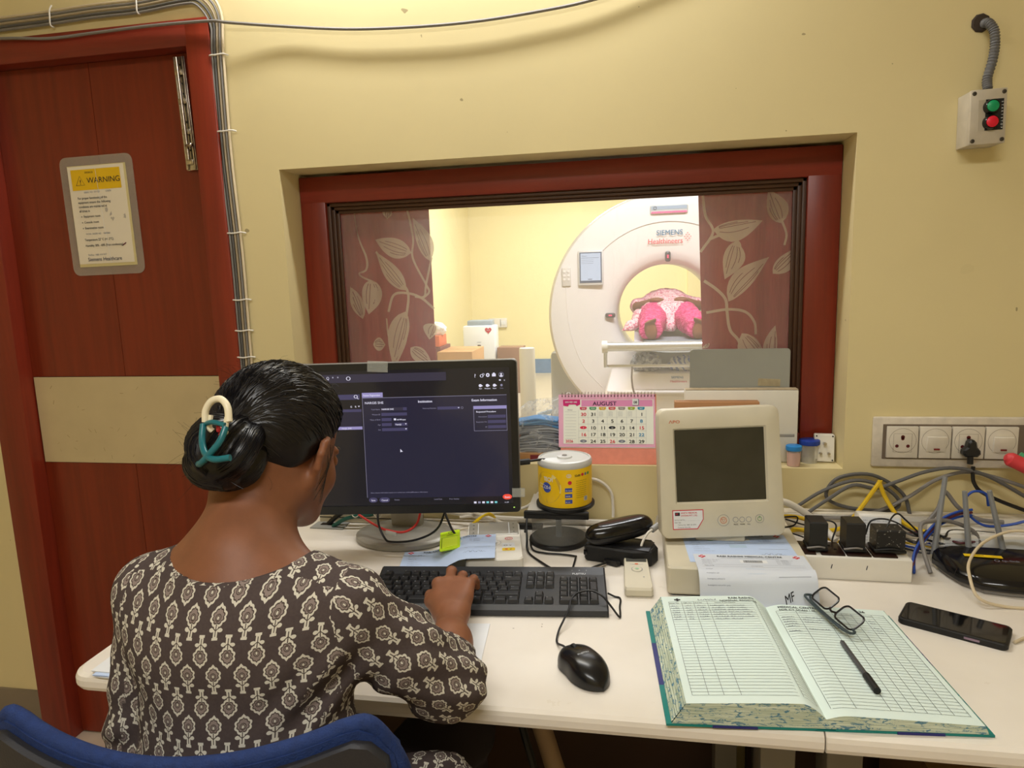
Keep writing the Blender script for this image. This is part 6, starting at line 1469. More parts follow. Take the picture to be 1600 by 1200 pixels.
# ================================================================== smooth bodies from blended volumes
class Field:
    def __init__(s, lo, hi, h):
        s.lo = np.array(lo, float); s.h = h; s.n = np.ceil((np.array(hi) - s.lo) / h).astype(int) + 1
        s.f = np.full(s.n, .2, np.float32)
    def _win(s, a, b):
        i0 = np.clip(np.floor((a - s.lo) / s.h).astype(int), 0, s.n); i1 = np.clip(np.ceil((b - s.lo) / s.h).astype(int) + 1, 0, s.n)
        g = np.meshgrid(*[s.lo[k] + s.h * np.arange(i0[k], i1[k]) for k in range(3)], indexing='ij')
        return tuple(slice(i0[k], i1[k]) for k in range(3)), g
    def _put(s, sl, d, k, op):
        a = s.f[sl]; d = d.astype(np.float32)
        if op == 'u':
            q = np.maximum(k - np.abs(a - d), 0) / k; s.f[sl] = np.minimum(a, d) - q * q * k * .25
        else:      # subtract
            d = -d; q = np.maximum(k - np.abs(a - d), 0) / k; s.f[sl] = np.maximum(a, d) + q * q * k * .25
    def cone(s, a, b, ra, rb, k=.02, op='u'):
        a = np.array(a, float); b = np.array(b, float); m = max(ra, rb) + k * 1.5 + .02
        sl, (X_, Y_, Z_) = s._win(np.minimum(a, b) - m, np.maximum(a, b) + m)
        d = b - a; t = np.clip(((X_ - a[0]) * d[0] + (Y_ - a[1]) * d[1] + (Z_ - a[2]) * d[2]) / max(d @ d, 1e-9), 0, 1)
        r = np.sqrt((X_ - a[0] - t * d[0]) ** 2 + (Y_ - a[1] - t * d[1]) ** 2 + (Z_ - a[2] - t * d[2]) ** 2) - (ra + (rb - ra) * t)
        s._put(sl, r, k, op); return s
    def ell(s, c, r, k=.02, rot=None, op='u'):
        c = np.array(c, float); r = np.array(r, float); m = r.max() + k * 1.5 + .02
        sl, (X_, Y_, Z_) = s._win(c - m, c + m); x, y, z = X_ - c[0], Y_ - c[1], Z_ - c[2]
        if rot is not None:
            R = np.array(rot).T; x, y, z = (R[i][0] * x + R[i][1] * y + R[i][2] * z for i in range(3))
        k0 = np.sqrt((x / r[0]) ** 2 + (y / r[1]) ** 2 + (z / r[2]) ** 2); k1 = np.sqrt((x / r[0] ** 2) ** 2 + (y / r[1] ** 2) ** 2 + (z / r[2] ** 2) ** 2)
        s._put(sl, k0 * (k0 - 1) / np.maximum(k1, 1e-6), k, op); return s
    def chain(s, pts, rs, k=.015):
        for i in range(len(pts) - 1): s.cone(pts[i], pts[i + 1], rs[i], rs[i + 1], k)
        return s
    def half(s, p, n, k=.01):      # cut away the side the normal points to
        n = np.array(n, float); n /= np.linalg.norm(n); sl, (X_, Y_, Z_) = s._win(s.lo, s.lo + s.h * s.n)
        d = -((X_ - p[0]) * n[0] + (Y_ - p[1]) * n[1] + (Z_ - p[2]) * n[2]); s._put(sl, d, k, 's'); return s
    def ripple(s, fn):
        sl, (X_, Y_, Z_) = s._win(s.lo, s.lo + s.h * s.n); s.f += fn(X_, Y_, Z_).astype(np.float32); return s
    def val(s, p):
        q = (np.array(p) - s.lo) / s.h; i = np.clip(np.floor(q).astype(int), 0, s.n - 2); t = q - i; v = 0
        for c in range(8):
            o = [(c >> k) & 1 for k in range(3)]; w = 1
            for k in range(3): w *= t[k] if o[k] else 1 - t[k]
            v += w * s.f[tuple(i + o)]
        return float(v)
    def project(s, p, off=0, it=5):
        p = np.array(p, float); e = s.h
        for _ in range(it):
            v = s.val(p) - off; g = np.array([s.val(p + e * np.eye(3)[k]) - s.val(p - e * np.eye(3)[k]) for k in range(3)]); l = np.linalg.norm(g)
            if l < 1e-6: break
            p = p - g / l * v
        return p
    def mesh(s):
        f = s.f; n = f.shape; ins = f < 0
        c = np.zeros((n[0] - 1, n[1] - 1, n[2] - 1), int); P = np.zeros(c.shape + (3,), np.float32); cnt = np.zeros(c.shape, np.float32)
        for ax in range(3):
            o = [k for k in range(3) if k != ax]
            for da in (0, 1):
                for db in (0, 1):
                    s0 = [None] * 3; s1 = [None] * 3; s0[ax] = slice(0, n[ax] - 1); s1[ax] = slice(1, n[ax])
                    for q, d in ((o[0], da), (o[1], db)): s0[q] = slice(d, n[q] - 1 + d); s1[q] = slice(d, n[q] - 1 + d)
                    a, b = f[tuple(s0)], f[tuple(s1)]; m = (a < 0) != (b < 0); t = np.where(m, a / np.where(m, a - b, 1), 0)
                    P[..., ax] += np.where(m, t, 0); P[..., o[0]] += m * da; P[..., o[1]] += m * db; cnt += m
        act = cnt > 0; idx = -np.ones(c.shape, int); idx[act] = np.arange(act.sum()); I = np.argwhere(act)
        V_ = s.lo + s.h * (I + P[act] / cnt[act][:, None]); F = []
        for ax in range(3):
            u, v = [(1, 2), (2, 0), (0, 1)][ax]; s0 = [slice(1, n[k] - 1) for k in range(3)]; s0[ax] = slice(0, n[ax] - 1); s1 = list(s0); s1[ax] = slice(1, n[ax])
            a, b = ins[tuple(s0)], ins[tuple(s1)]
            for flip in (0, 1):
                m = (a & ~b) if flip == 0 else (~a & b); J = np.argwhere(m); 
                off = np.array([1, 1, 1]); off[ax] = 0; J = J + off
                def at(du, dv): K = J.copy(); K[:, u] -= du; K[:, v] -= dv; return idx[K[:, 0], K[:, 1], K[:, 2]]
                q = np.stack([at(1, 1), at(0, 1), at(0, 0), at(1, 0)], 1)
                F.append(q if flip == 0 else q[:, ::-1])
        return V_, np.concatenate(F)
def field_obj(name, fields, m, parent, uvf=None, smooth_it=1):
    vs = []; fs = []; o = 0
    for F_ in fields:
        v, f = F_.mesh(); vs.append(v); fs.append(f + o); o += len(v)
    vs = np.concatenate(vs); fs = np.concatenate(fs); me = bpy.data.meshes.new(name)
    me.vertices.add(len(vs)); me.vertices.foreach_set('co', vs.astype(np.float32).ravel()); me.loops.add(fs.size); me.loops.foreach_set('vertex_index', fs.ravel().astype(np.int32))
    me.polygons.add(len(fs)); me.polygons.foreach_set('loop_start', np.arange(0, fs.size, 4, dtype=np.int32)); me.polygons.foreach_set('loop_total', np.full(len(fs), 4, np.int32)); me.update(calc_edges=True)
    if uvf is not None:
        fc = vs[fs].mean(1); uv = me.uv_layers.new(name='cloth'); uv.data.foreach_set('uv', uvf(vs[fs], fc).astype(np.float32).ravel())
    me.polygons.foreach_set('use_smooth', np.ones(len(fs), bool)); me.materials.append(m)
    ob = bpy.data.objects.new(name, me); COL.objects.link(ob); ob.parent = parent
    if parent: ob.matrix_parent_inverse = parent.matrix_basis.inverted()
    if smooth_it:
        md = ob.modifiers.new('smooth', 'SMOOTH'); md.factor = .5; md.iterations = smooth_it
    return ob
def keep(ob, par): ob.parent = par; ob.matrix_parent_inverse = par.matrix_basis.inverted(); return ob
def _skin(base):
    def f(b):
        co = coords(); n = noise(30, 4, co); c = lin(base); k = lambda q: tuple(x * q for x in c[:3]) + (1,)
        link(ramp(n, [(.3, k(.9)), (.7, k(1.08))]), b, 'Base Color')
        bp = X.nt.nodes.new('ShaderNodeBump'); bp.inputs['Strength'].default_value = .12; bp.inputs['Distance'].default_value = .001
        X.nt.links.new(noise(320, 3, co).k, bp.inputs['Height']); X.nt.links.new(bp.outputs[0], b.inputs['Normal'])
    return f
M_skin = mat('brown_skin', rough=.48, spec=.35, sub=.12, build=_skin((132, 85, 59)))

# ------------------------------------------------------------------ patient lying on the scanner table
def make_patient():
    P = thing('person', 'person in pink clothes lying on the scanner table, bare soles towards the window', 'person', (.213, 4.8, .96))
    cx = .213; q = lambda x, y, z: (cx + x, y, z)
    F = Field((-.12, 3.95, .93), (.60, 5.9, 1.36), .009)
    for s in (-1, 1):
        F.cone(q(s * .125, 4.13, 1.005), q(s * .115, 4.5, 1.035), .035, .048, .02); F.cone(q(s * .115, 4.5, 1.035), q(s * .09, 4.95, 1.05), .055, .08, .03)
        F.ell(q(s * .135, 4.075, 1.032), (.036, .022, .062), .015, np.array(Matrix.Rotation(s * .18, 3, 'Y')))
        for k in range(5): F.cone(q(s * (.108 + .013 * k), 4.070, 1.085 - .005 * abs(k - 0)), q(s * (.108 + .014 * k), 4.052, 1.100 - .006 * k), .009, .008, .006)
        F.cone(q(s * .19, 5.30, 1.12), q(s * .21, 5.05, 1.12), .04, .035, .02); F.cone(q(s * .21, 5.05, 1.12), q(s * .12, 4.85, 1.16), .033, .026, .015)
        F.ell(q(s * .08, 4.82, 1.175), (.05, .035, .018), .01)
    F.ell(q(0, 5.0, 1.07), (.16, .16, .10), .04); F.ell(q(0, 5.3, 1.10), (.17, .25, .115), .04); F.cone(q(0, 5.5, 1.05), q(0, 5.62, 1.05), .055, .05, .02); F.ell(q(0, 5.72, 1.06), (.075, .095, .10), .02)
    F.half((0, 0, .978), (0, 0, -1), .008)
    field_obj('body', [F], M_skin, P)
    def _pink(b):
        co = coords(); x, y, z = sep(co); w = noise(20, 3, co); f = ((z * 55 + w * 5 + y * 8).frac()).lt(.4)
        link(mixc(f, lin((196, 40, 104)), lin((232, 96, 150))), b, 'Base Color')
    def _wp(b): link(ramp(noise(34, 4, coords(), .65, 2.2), [(.40, (198, 44, 96)), (.5, (236, 190, 196)), (.6, (244, 226, 222)), (.7, (206, 80, 116))]), b, 'Base Color')
    pk = mat('pink_crinkle', rough=.8, build=_pink); wp = mat('pink_white_print', rough=.8, build=_wp)
    G = Field((-.12, 4.02, .93), (.60, 5.1, 1.30), .008)
    for s in (-1, 1):
        G.cone(q(s * .135, 4.11, 1.035), q(s * .12, 4.45, 1.05), .068, .080, .02); G.cone(q(s * .12, 4.45, 1.05), q(s * .09, 4.95, 1.07), .080, .105, .03)
    G.ripple(lambda x, y, z: .004 * np.sin(x * 90 + np.sin(y * 20) * 2) * np.sin(z * 80 + y * 12)); G.half((0, 4.085, 0), (0, -1, 0), .012); G.half((0, 0, .979), (0, 0, -1), .01)
    field_obj('trousers', [G], pk, P)
    G = Field((-.20, 4.5, .93), (.66, 5.6, 1.36), .009)
    G.ell(q(0, 4.82, 1.07), (.17, .22, .105), .03); G.ell(q(0, 5.05, 1.08), (.185, .2, .125), .04); G.ell(q(0, 5.32, 1.11), (.19, .25, .13), .04)
    G.cone(q(-.10, 4.75, 1.0), q(0, 4.6, 1.01), .06, .04, .04)
    for s in (-1, 1): G.cone(q(s * .20, 5.32, 1.12), q(s * .215, 5.10, 1.12), .055, .05, .03)
    G.ripple(lambda x, y, z: .006 * np.sin(x * 60 + y * 9) * np.sin(y * 33)); G.half((0, 0, .980), (0, 0, -1), .01)
    field_obj('tunic', [G], wp, P)
    G = Field((-.22, 4.55, .93), (.2, 5.1, 1.25), .008)
    G.chain([q(-.10, 4.85, 1.13), q(-.19, 4.78, 1.06), q(-.255, 4.70, 1.0), q(-.31, 4.66, .985)], [.045, .05, .035, .012], .03); G.ripple(lambda x, y, z: .006 * np.sin(x * 70 + y * 30)); G.half((0, 0, .980), (0, 0, -1), .01)
    field_obj('scarf', [G], wp, P)
    b = B(); b.sphere((0, .95, .13), .085, mat('patient_hair', (20, 16, 16), .5), (1, .9, .9)); b.obj('hair', P)
    return P
make_patient()
t = thing('foot_pad', 'grey padded mat under the feet of the lying person', 'pad', (.213, 4.2, .962))
b = B(); b.prism([(-.18, -.09), (-.14, -.17), (.14, -.17), (.18, -.09), (.18, .08), (-.18, .08)], .0, .012, mat('pad_grey', (120, 126, 132), .6), None, False, .004); b.obj('pad', t)
# ================================================================== the seated woman
def _kurta(bs):
    uvn = X.nt.nodes.new('ShaderNodeUVMap'); uvn.uv_map = 'cloth'; nz = X.nt.nodes.new('ShaderNodeTexNoise'); nz.inputs['Scale'].default_value = 90
    u, v, _ = sep(X(uvn.outputs[0])); w = noise(11, 2, coords()); u = u + (w - .5) * .010; v = v + (noise(9, 2, coords(rot=(1, 2, 0))) - .5) * .010
    u = u * (1 / .0325); v = v * (1 / .0325)
    cD = lin((72, 61, 60)); cW = lin((208, 203, 188)); cG = lin((138, 124, 118)); cL = lin((72, 60, 56)); c = None
    for k in (0, 1):          # two interleaved rows, every second one upside down
        x = (u + .5 * k).frac() - .5; y = ((v * (1 / 2.10) + .5 * k).frac() - .5) * (2.10 * (1 - 2 * k)); ax = x.abs()
        yb = y - .17; r = (x * x + yb * yb * .72).sqrt(); th = X.m('ARCTAN2', x, yb); sc = X.m('ABSOLUTE', X.m('SINE', th * 4.0))
        out = (r - (.250 + sc * .048)).min(ax * 1.1 + (y - .46).abs() * .8 - .12).min((ax - .078).max((y + .36).abs() - .24))
        out = out.min(((ax - .15) * (ax - .15) * 1.0 + (y + .27) * (y + .27) * 1.5).sqrt() - .092).min((ax - .110).max((y + .58).abs() - .045))
        white = out.lt(0)
        fl = (r - (.168 + sc * .040)).min(ax * 1.1 + (y - .38).abs() * .8 - .06); inner = fl.lt(0); line = fl.abs().lt(.020)
        rr = (x * x * 1.4 + (y - .13) * (y - .13)).sqrt(); ring = (rr - .115).abs().lt(.016); dd = (x * x * 2.4 + (y - .12) * (y - .12) * .8).sqrt(); drop = dd.lt(.052); dropl = (dd - .068).abs().lt(.014)
        st = (ax.lt(.017)) * (y.lt(-.07)) * (y.gt(-.50)); vein = ((y + .30 + ax * -.9).abs()).lt(.022) * (ax.lt(.19)); 
        c = mixc(white, cD if c is None else c, cW); c = mixc(inner, c, cG); c = mixc(drop, c, cW); c = mixc((line.max(ring).max(dropl).max(st).max(vein)) * white, c, cL)
    tone = noise(300, 2, coords()); c = mixc(tone * .10, c, lin((150, 140, 130)))
    link(c, bs, 'Base Color')
    bp = X.nt.nodes.new('ShaderNodeBump'); bp.inputs['Strength'].default_value = .5; bp.inputs['Distance'].default_value = .006
    wr = noise(14, 3, coords(scale=(1, 1, .5)), .55, .8)
    X.nt.links.new(wr.k, bp.inputs['Height']); X.nt.links.new(bp.outputs[0], bs.inputs['Normal'])
M_kurta = mat('printed_cotton', rough=.85, spec=.15, build=_kurta)

def make_woman():
    P = thing('person', 'woman in a brown block-printed tunic typing at the desk, black hair in a bun', 'person', (-.505, .76, 0))
    # joints (world)
    neck0 = np.array((-.526, .800, .992)); Hc = np.array((-.520, .925, 1.138))
    shL, shR = np.array((-.642, .785, .960)), np.array((-.378, .790, .950))
    elR, wrR = np.array((-.268, .872, .803)), np.array((-.312, 1.062, .800))
    elL, wrL = np.array((-.674, .745, .70)), np.array((-.58, .90, .655))
    chest, waist, hips = np.array((-.512, .775, .86)), np.array((-.508, .745, .70)), np.array((-.505, .735, .56))
    hipL, hipR = np.array((-.59, .76, .54)), np.array((-.42, .76, .54)); knL, knR = np.array((-.64, 1.14, .545)), np.array((-.34, 1.14, .545)); anL, anR = np.array((-.62, 1.16, .10)), np.array((-.37, 1.16, .10))
    # head frame
    yaw, pit = math.radians(-12), math.radians(-24)
    HR = (Matrix.Rotation(yaw, 3, 'Z') @ Matrix.Rotation(pit, 3, 'X') @ Matrix.Rotation(math.radians(4), 3, 'Y')); HRn = np.array(HR)
    h = lambda x, y, z: Hc + HRn @ np.array((x, y, z))
    def head(F, g=0.0):
        F.ell(h(0, -.008, .022), (.072 + g, .090 + g, .084 + g), .02, HRn)
        if g == 0:
            F.ell(h(0, .040, -.045), (.056, .050, .070), .03, HRn); F.ell(h(0, .070, -.098), (.022, .018, .016), .03, HRn)
            for s in (-1, 1):
                F.ell(h(s * .036, .058, -.042), (.026, .022, .026), .02, HRn); F.cone(h(s * .058, .0, -.06), h(s * .028, .062, -.095), .016, .014, .03)
                F.ell(h(s * .028, .082, .004), (.016, .008, .008), .012, HRn); F.ell(h(s * .030, .088, -.012), (.012, .008, .010), .004, HRn)
                F.ell(h(s * .082, -.010, -.017), (.0045, .019, .027), .006, HRn @ np.array(Matrix.Rotation(s * .63, 3, 'Z'))); F.chain([h(s * .073, .006, -.002), h(s * .079, -.001, .008), h(s * .086, -.010, .0115), h(s * .092, -.020, .005), h(s * .095, -.026, -.010), h(s * .090, -.020, -.030), h(s * .079, -.006, -.045)], [.004, .0048, .0052, .0052, .005, .0048, .0058], .005)
                F.ell(h(s * .075, -.006, -.050), (.007, .009, .010), .006, HRn)
            F.cone(h(0, .088, -.002), h(0, .108, -.034), .007, .011, .012); F.ell(h(.011, .100, -.038), (.007, .008, .006), .006, HRn); F.ell(h(-.011, .100, -.038), (.007, .008, .006), .006, HRn)
            F.ell(h(0, .092, -.063), (.020, .009, .0055), .004, HRn); F.ell(h(0, .090, -.073), (.017, .009, .006), .004, HRn)
        return F
    F = Field((-.82, .58, .46), (-.20, 1.08, 1.29), .0042)
    head(F)
    F.cone(h(0, -.030, -.055), neck0, .052, .054, .04); F.cone(h(0, -.04, -.01), h(0, -.03, -.07), .055, .05, .04)
    F.cone(neck0 + (0, .01, .01), neck0 + (0, -.01, -.06), .058, .085, .05)
    for sh, s in ((shL, -1), (shR, 1)):
        F.cone(neck0 + (s * .02, -.005, .005), sh + (0, 0, .002), .045, .043, .05)
    F.ell(chest, (.135, .085, .13), .05); F.ell(chest + (0, -.015, .06), (.13, .065, .08), .04); F.ell(waist, (.118, .088, .13), .05); F.ell(hips, (.145, .11, .10), .05)
    F.cone(shL, elL, .042, .036, .03); F.cone(elL, wrL, .036, .024, .02); F.cone(shR, elR, .043, .038, .03)
    for a, c in ((hipL, knL), (hipR, knR)): F.cone(a, c, .078, .055, .04)
    # hand and forearm at a finer grain
    G = Field((-.41, .84, .76), (-.22, 1.27, .90), .0022)
    G.cone(elR, elR * .45 + wrR * .55, .036, .032, .02); G.cone(elR * .45 + wrR * .55, wrR, .032, .0225, .02); G.cone(wrR, wrR + (-.006, .02, .002), .0225, .024, .02)
    fd = np.array((-.16, .98, 0)); fd /= np.linalg.norm(fd); sd = np.array((fd[1], -fd[0], 0)); up = np.array((0, 0, 1.))
    W = wrR + np.array((-.004, .012, .004)); p = lambda a, c, d: W + sd * a + fd * c + up * d
    for a0, a1, c in ((-.016, -.031, .078), (-.006, -.012, .083), (.005, .007, .080), (.014, .024, .072)): G.cone(p(a0, 0, .0), p(a1, c, .014), .0165, .0115, .014)
    G.ell(p(-.002, .045, .002), (.032, .040, .014), .015)
    def finger(a, c, bends, lens, r, spread):
        pt = p(a, c, .015); pts = [pt]; rs = [r * 1.12]; el = 0
        for (b_, L_) in zip(bends, lens):
            el += b_; d = fd * math.cos(el) + sd * spread * math.cos(el) + up * -math.sin(el); pt = pt + d * L_; pts.append(pt); rs.append(r * (1.05 - .10 * len(rs)))
        for i in range(len(pts) - 1): G.cone(pts[i], pts[i + 1], rs[i], rs[i + 1], .004 if i else .008)
        G.ell(pts[1], (r * 1.08,) * 3, .003)
        return pts[-1], d
    fingers = [finger(-.031, .078, (.55, .85, .45), (.038, .022, .017), .0088, -.05), finger(-.012, .083, (-.05, .45, .45), (.043, .027, .019), .0090, .0),
               finger(.008, .080, (.12, .65, .45), (.040, .025, .018), .0085, .05), finger(.025, .071, (.15, .55, .4), (.033, .019, .015), .0078, .20)]
    th0, th1, th2, th3 = p(-.020, .015, -.004), p(-.040, .045, -.002), p(-.046, .075, -.006), p(-.044, .097, -.012)
    G.cone(th0, th1, .0165, .0125, .012); G.cone(th1, th2, .0118, .0102, .006); G.cone(th2, th3, .0098, .0080, .004)
    # left hand resting in the lap
    K = Field((-.68, .84, .60), (-.46, 1.04, .71), .003)
    dl = np.array((.75, .64, -.05)); dl /= np.linalg.norm(dl); sl_ = np.array((dl[1], -dl[0], 0)); q = lambda a, c, d: wrL + sl_ * a + dl * c + up * d
    K.cone(wrL - dl * .03, wrL, .026, .023, .01); K.ell(q(0, .045, 0), (.034, .034, .014), .015)
    for a, L_ in ((-.024, .06), (-.008, .068), (.008, .063), (.023, .05)): K.cone(q(a, .065, .002), q(a * 1.1, .065 + L_ * .5, .0), .009, .008, .005); K.cone(q(a * 1.1, .065 + L_ * .5, 0), q(a * 1.1, .065 + L_, -.014), .008, .007, .004)
    K.cone(q(-.02, .015, 0), q(-.048, .045, -.004), .014, .010, .01); K.cone(q(-.048, .045, -.004), q(-.055, .072, -.010), .0095, .008, .004)
    L_ = Field((-.72, 1.02, .0), (-.26, 1.42, .62), .0055)
    for k_, a_ in ((knL, anL), (knR, anR)):
        L_.cone(k_, a_, .055, .034, .03); L_.ell((a_[0], a_[1] + .07, .035), (.040, .11, .028), .03); L_.cone(a_, (a_[0], a_[1] - .02, .04), .034, .034, .02)
        for j in range(5): L_.cone((a_[0] - .03 + .014 * j, a_[1] + .165, .028), (a_[0] - .032 + .015 * j, a_[1] + .195 - .006 * abs(j - 1), .022), .010, .009, .006)
    body = field_obj('body', [F, G, K, L_], M_skin, P)
    nm = mat('finger_nail', (196, 140, 116), .3)
    # ------------------------------------------------ tunic
    T = Field((-.86, .56, .42), (-.16, 1.22, 1.09), .0052); g = .010
    for sh, s in ((shL, -1), (shR, 1)): T.cone(neck0 + (s * .02, -.005, -.002), sh + (s * .004, 0, .000), .045 + g, .043 + g, .04)
    T.cone(neck0 + (0, .01, -.03), neck0 + (0, -.01, -.08), .065 + g, .09 + g, .05)
    T.ell(chest, (.135 + g, .085 + g, .13 + g), .05); T.ell(chest + (0, -.015, .06), (.132 + g, .066 + g, .08 + g), .04); T.ell(waist + (0, 0, .02), (.132 + g, .094 + g, .15), .06); T.ell(hips, (.165 + g, .125 + g, .11 + g), .06)
    T.cone(shL, elL, .049, .048, .014); T.cone(elL, elL * .30 + wrL * .70, .050, .041, .02)
    T.cone(shR + (.004, 0, 0), shR * .5 + elR * .5 + (.004, -.004, -.004), .053, .053, .016); T.cone(shR * .5 + elR * .5 + (.004, -.004, -.004), elR + (.004, .0, .0), .053, .051, .02); cuff = elR * .64 + wrR * .36; T.cone(elR, cuff + (0, 0, .004), .050, .037, .02)
    for a, c in ((hipL, knL), (hipR, knR)): T.cone(a + (0, 0, .01), a * .25 + c * .75 + (0, 0, .012), .098, .078, .06)
    T.ell((-.31, .87, .555), (.085, .17, .10), .05); T.ell((-.69, .88, .53), (.07, .17, .085), .06); T.ell((-.49, .95, .55), (.14, .16, .055), .05)
    def wr(x, y, z):
        arm = np.exp(-((x + .27) ** 2 + (y - .88) ** 2) / .012); tw = np.exp(-((z - .72) / .09) ** 2)
        lft = np.exp(-((x + .70) ** 2) / .004) * np.exp(-((z - .74) / .10) ** 2); arp = np.exp(-((x + .37) ** 2 + (z - .87) ** 2) / .003)
        return (.0038 * arm * np.sin((y * .8 + z * .9 - x * .4) * 130) + .0028 * tw * np.sin(z * 95 + x * 40 + np.sin(x * 30)) + .0060 * lft * np.sin((z - .5 * x) * 120) + .0050 * arp * np.sin((x - z) * 110 + 1) + .0016 * np.sin(x * 38 + z * 21) * np.sin(z * 27 - y * 30))
    T.ripple(wr)
    d = wrR - elR; T.half(cuff, d, .004)
    # neckline: round opening, lower at the back
    T.ell(neck0 + (.010, .012, .042), (.094, .105, .046), .006, None, 'n'); T.cone(neck0 + (.008, .03, .085), neck0 + (.008, .012, .05), .10, .088, .006, 'n')
    T.half((0, 0, .436), (0, 0, -1), .01)
    segs = [(np.array((-.508, .76, .5)), np.array((-.512, .77, 1.0)), .13), (shR, elR, .05), (elR, wrR, .045), (shL, elL, .05), (elL, wrL, .045)]
    def uvf(V4, fc):
        best = np.full(len(fc), 9.); out = np.zeros(V4.shape[:2] + (2,)); 
        fn_ = np.cross(V4[:, 1] - V4[:, 0], V4[:, 3] - V4[:, 0]); fn_ /= np.linalg.norm(fn_, axis=1)[:, None] + 1e-12
        for i, (a, c, r) in enumerate(segs):
            d = c - a; L2 = d @ d; t = ((fc - a) @ d) / L2; tc = np.clip(t, 0, 1); dist = np.linalg.norm(fc - a - tc[:, None] * d, axis=1) / r
            if i: dist = dist * (1 if i in (1, 2) else 1.0) - .05
            sel = dist < best; best = np.where(sel, dist, best)
            ax = d / np.sqrt(L2); e1 = np.cross(ax, (0, 0, 1.)) if abs(ax[2]) < .9 else np.cross(ax, (0, -1., 0)); e1 /= np.linalg.norm(e1); e2 = np.cross(ax, e1)
            if i == 0: e1, e2 = np.array((1., 0, 0)), np.array((0, -1., 0))
            w = V4 - a; hh = w @ ax; x1 = w @ e1; x2 = w @ e2; an = np.arctan2(x1, x2); fa = (fc - a); fan = np.arctan2(fa @ e1, fa @ e2)
            an = np.where(an - fan[:, None] > np.pi, an - 2 * np.pi, np.where(fan[:, None] - an > np.pi, an + 2 * np.pi, an))
            R_ = .135 if i == 0 else .055
            uu = (x1 * 1.02 if False else an * R_) ; 
            if i == 0:      # flat print across the back and front, wrapping only at the sides
                nx_, ny_, nz_ = (np.abs(fn_[:, j])[:, None] for j in range(3)); top_ = nz_ > .80; side = (nx_ > ny_ * 1.15) & ~top_
                uu = np.where(side, V4[..., 1] * np.sign(fn_[:, 0])[:, None] + .01, x1)
                vv = np.where(top_, V4[..., 1] + .29, hh * 1.08 + 0 * uu)
            else: uu = uu + .013 * i; vv = -hh + .011 * i
            out[sel] = np.stack([uu, vv], -1)[sel]
        return out.reshape(-1, 2)
    tunic = field_obj('tunic', [T], M_kurta, P, uvf, 1)
    # trousers
    Tr = Field((-.75, .62, .06), (-.20, 1.28, .68), .007)
    for k_, a_ in ((knL, anL), (knR, anR)): Tr.cone(hipL if k_ is knL else hipR, k_, .092, .070, .03); Tr.cone(k_, a_ + (0, 0, .06), .068, .060, .03)
    Tr.ripple(lambda x, y, z: .003 * np.sin(z * 60 + x * 50)); Tr.half((0, 0, .11), (0, 0, -1), .01)
    field_obj('trousers', [Tr], mat('dark_trousers', (38, 32, 34), .85), P)
    # nails
    for tip, dd in fingers:
        b = B(); b.sphere(tuple(tip - dd * .002 + up * .0052), .0046, nm, (1, 1.2, .35), (0, 0, 0), 10); keep(b.obj('finger_nail'), P)
    # eyes, brows, lips
    for s in (-1, 1):
        b = B(); c = h(s * .030, .0925, -.015); b.sphere(tuple(c), .0062, mat('eye_white', (220, 214, 206), .2), (1, .6, .6), None, 12); c2 = h(s * .030, .0965, -.017); b.sphere(tuple(c2), .0028, mat('eye_dark', (30, 20, 16), .1), n=10); keep(b.obj('eye'), P)
        b = B(); b.tube([h(s * .014, .0935, .006), h(s * .030, .0925, .0125), h(s * .046, .083, .008)], .0019, mat('hair_black', (12, 10, 11), .35), 6, rad=lambda q: 1.2 - q); keep(b.obj('eyebrow'), P)
    b = B(); b.sphere(tuple(h(0, .0975, -.068)), .010, mat('lip', (150, 78, 70), .4), (1.6, .35, .45), HR, 12); keep(b.obj('lips'), P)
    # ------------------------------------------------ hair
    def _hair(bs):
        t_ = noise(40, 3, coords()); link(ramp(t_, [(.3, (10, 9, 11)), (.7, (22, 19, 20))]), bs, 'Base Color')
    M_hair = mat('black_hair', rough=.34, spec=.45, build=_hair); M_hair2 = mat('hair_strand', (24, 22, 25), .36, spec=.5)
    Hf = Field(Hc - .15, Hc + .14, .0036); head(Hf, .0095)
    Hf.ell(h(0, -.035, .018), (.081, .074, .080), .03, HRn)
    nf = HRn @ np.array((0, .74, -.67)); nf /= np.linalg.norm(nf)
    Hf.half(h(0, -.006, -.008), nf, .014)
    for s in (-1, 1): Hf.ell(h(s * .094, -.012, -.020), (.017, .020, .030), .006, HRn, 'n')
    Bc = h(.010, -.112, -.030)      # knot of hair, low at the back
    bx, by, bz = HRn @ np.array((1, 0, 0)), HRn @ np.array((0, 1, 0)), HRn @ np.array((0, 0, 1)); bb = lambda x, y, z: Bc + (bx * x * 1.05 + by * y + bz * z * .95) * .80
    lobes = [([bb(.030, .02, .040), bb(.046, -.010, .012), bb(.042, -.020, -.020), bb(.018, -.018, -.046)], .020), ([bb(.012, .01, .050), bb(.022, -.028, .026), bb(.018, -.038, -.008), bb(.0, -.032, -.036)], .017),
             ([bb(-.012, .02, .046), bb(-.030, -.012, .034), bb(-.044, -.018, .004), bb(-.040, -.010, -.026)], .019), ([bb(-.046, .005, .0), bb(-.040, -.014, -.030), bb(-.010, -.020, -.050), bb(.026, -.008, -.050)], .020),
             ([bb(-.016, -.020, .026), bb(-.020, -.036, .0), bb(-.006, -.038, -.026), bb(.016, -.030, -.040)], .017), ([bb(.044, .025, .0), bb(.036, .018, -.034), bb(.0, .010, -.052), bb(-.030, .015, -.040)], .018)]
    Bf = Field(Bc - .10, Bc + .10, .0036); lobes = [(a_, r_ * .84) for a_, r_ in lobes]; Bf.ell(Bc, (.032, .026, .030), .006, HRn); Bf.cone(Bc, h(0, -.07, -.02), .034, .050, .02)
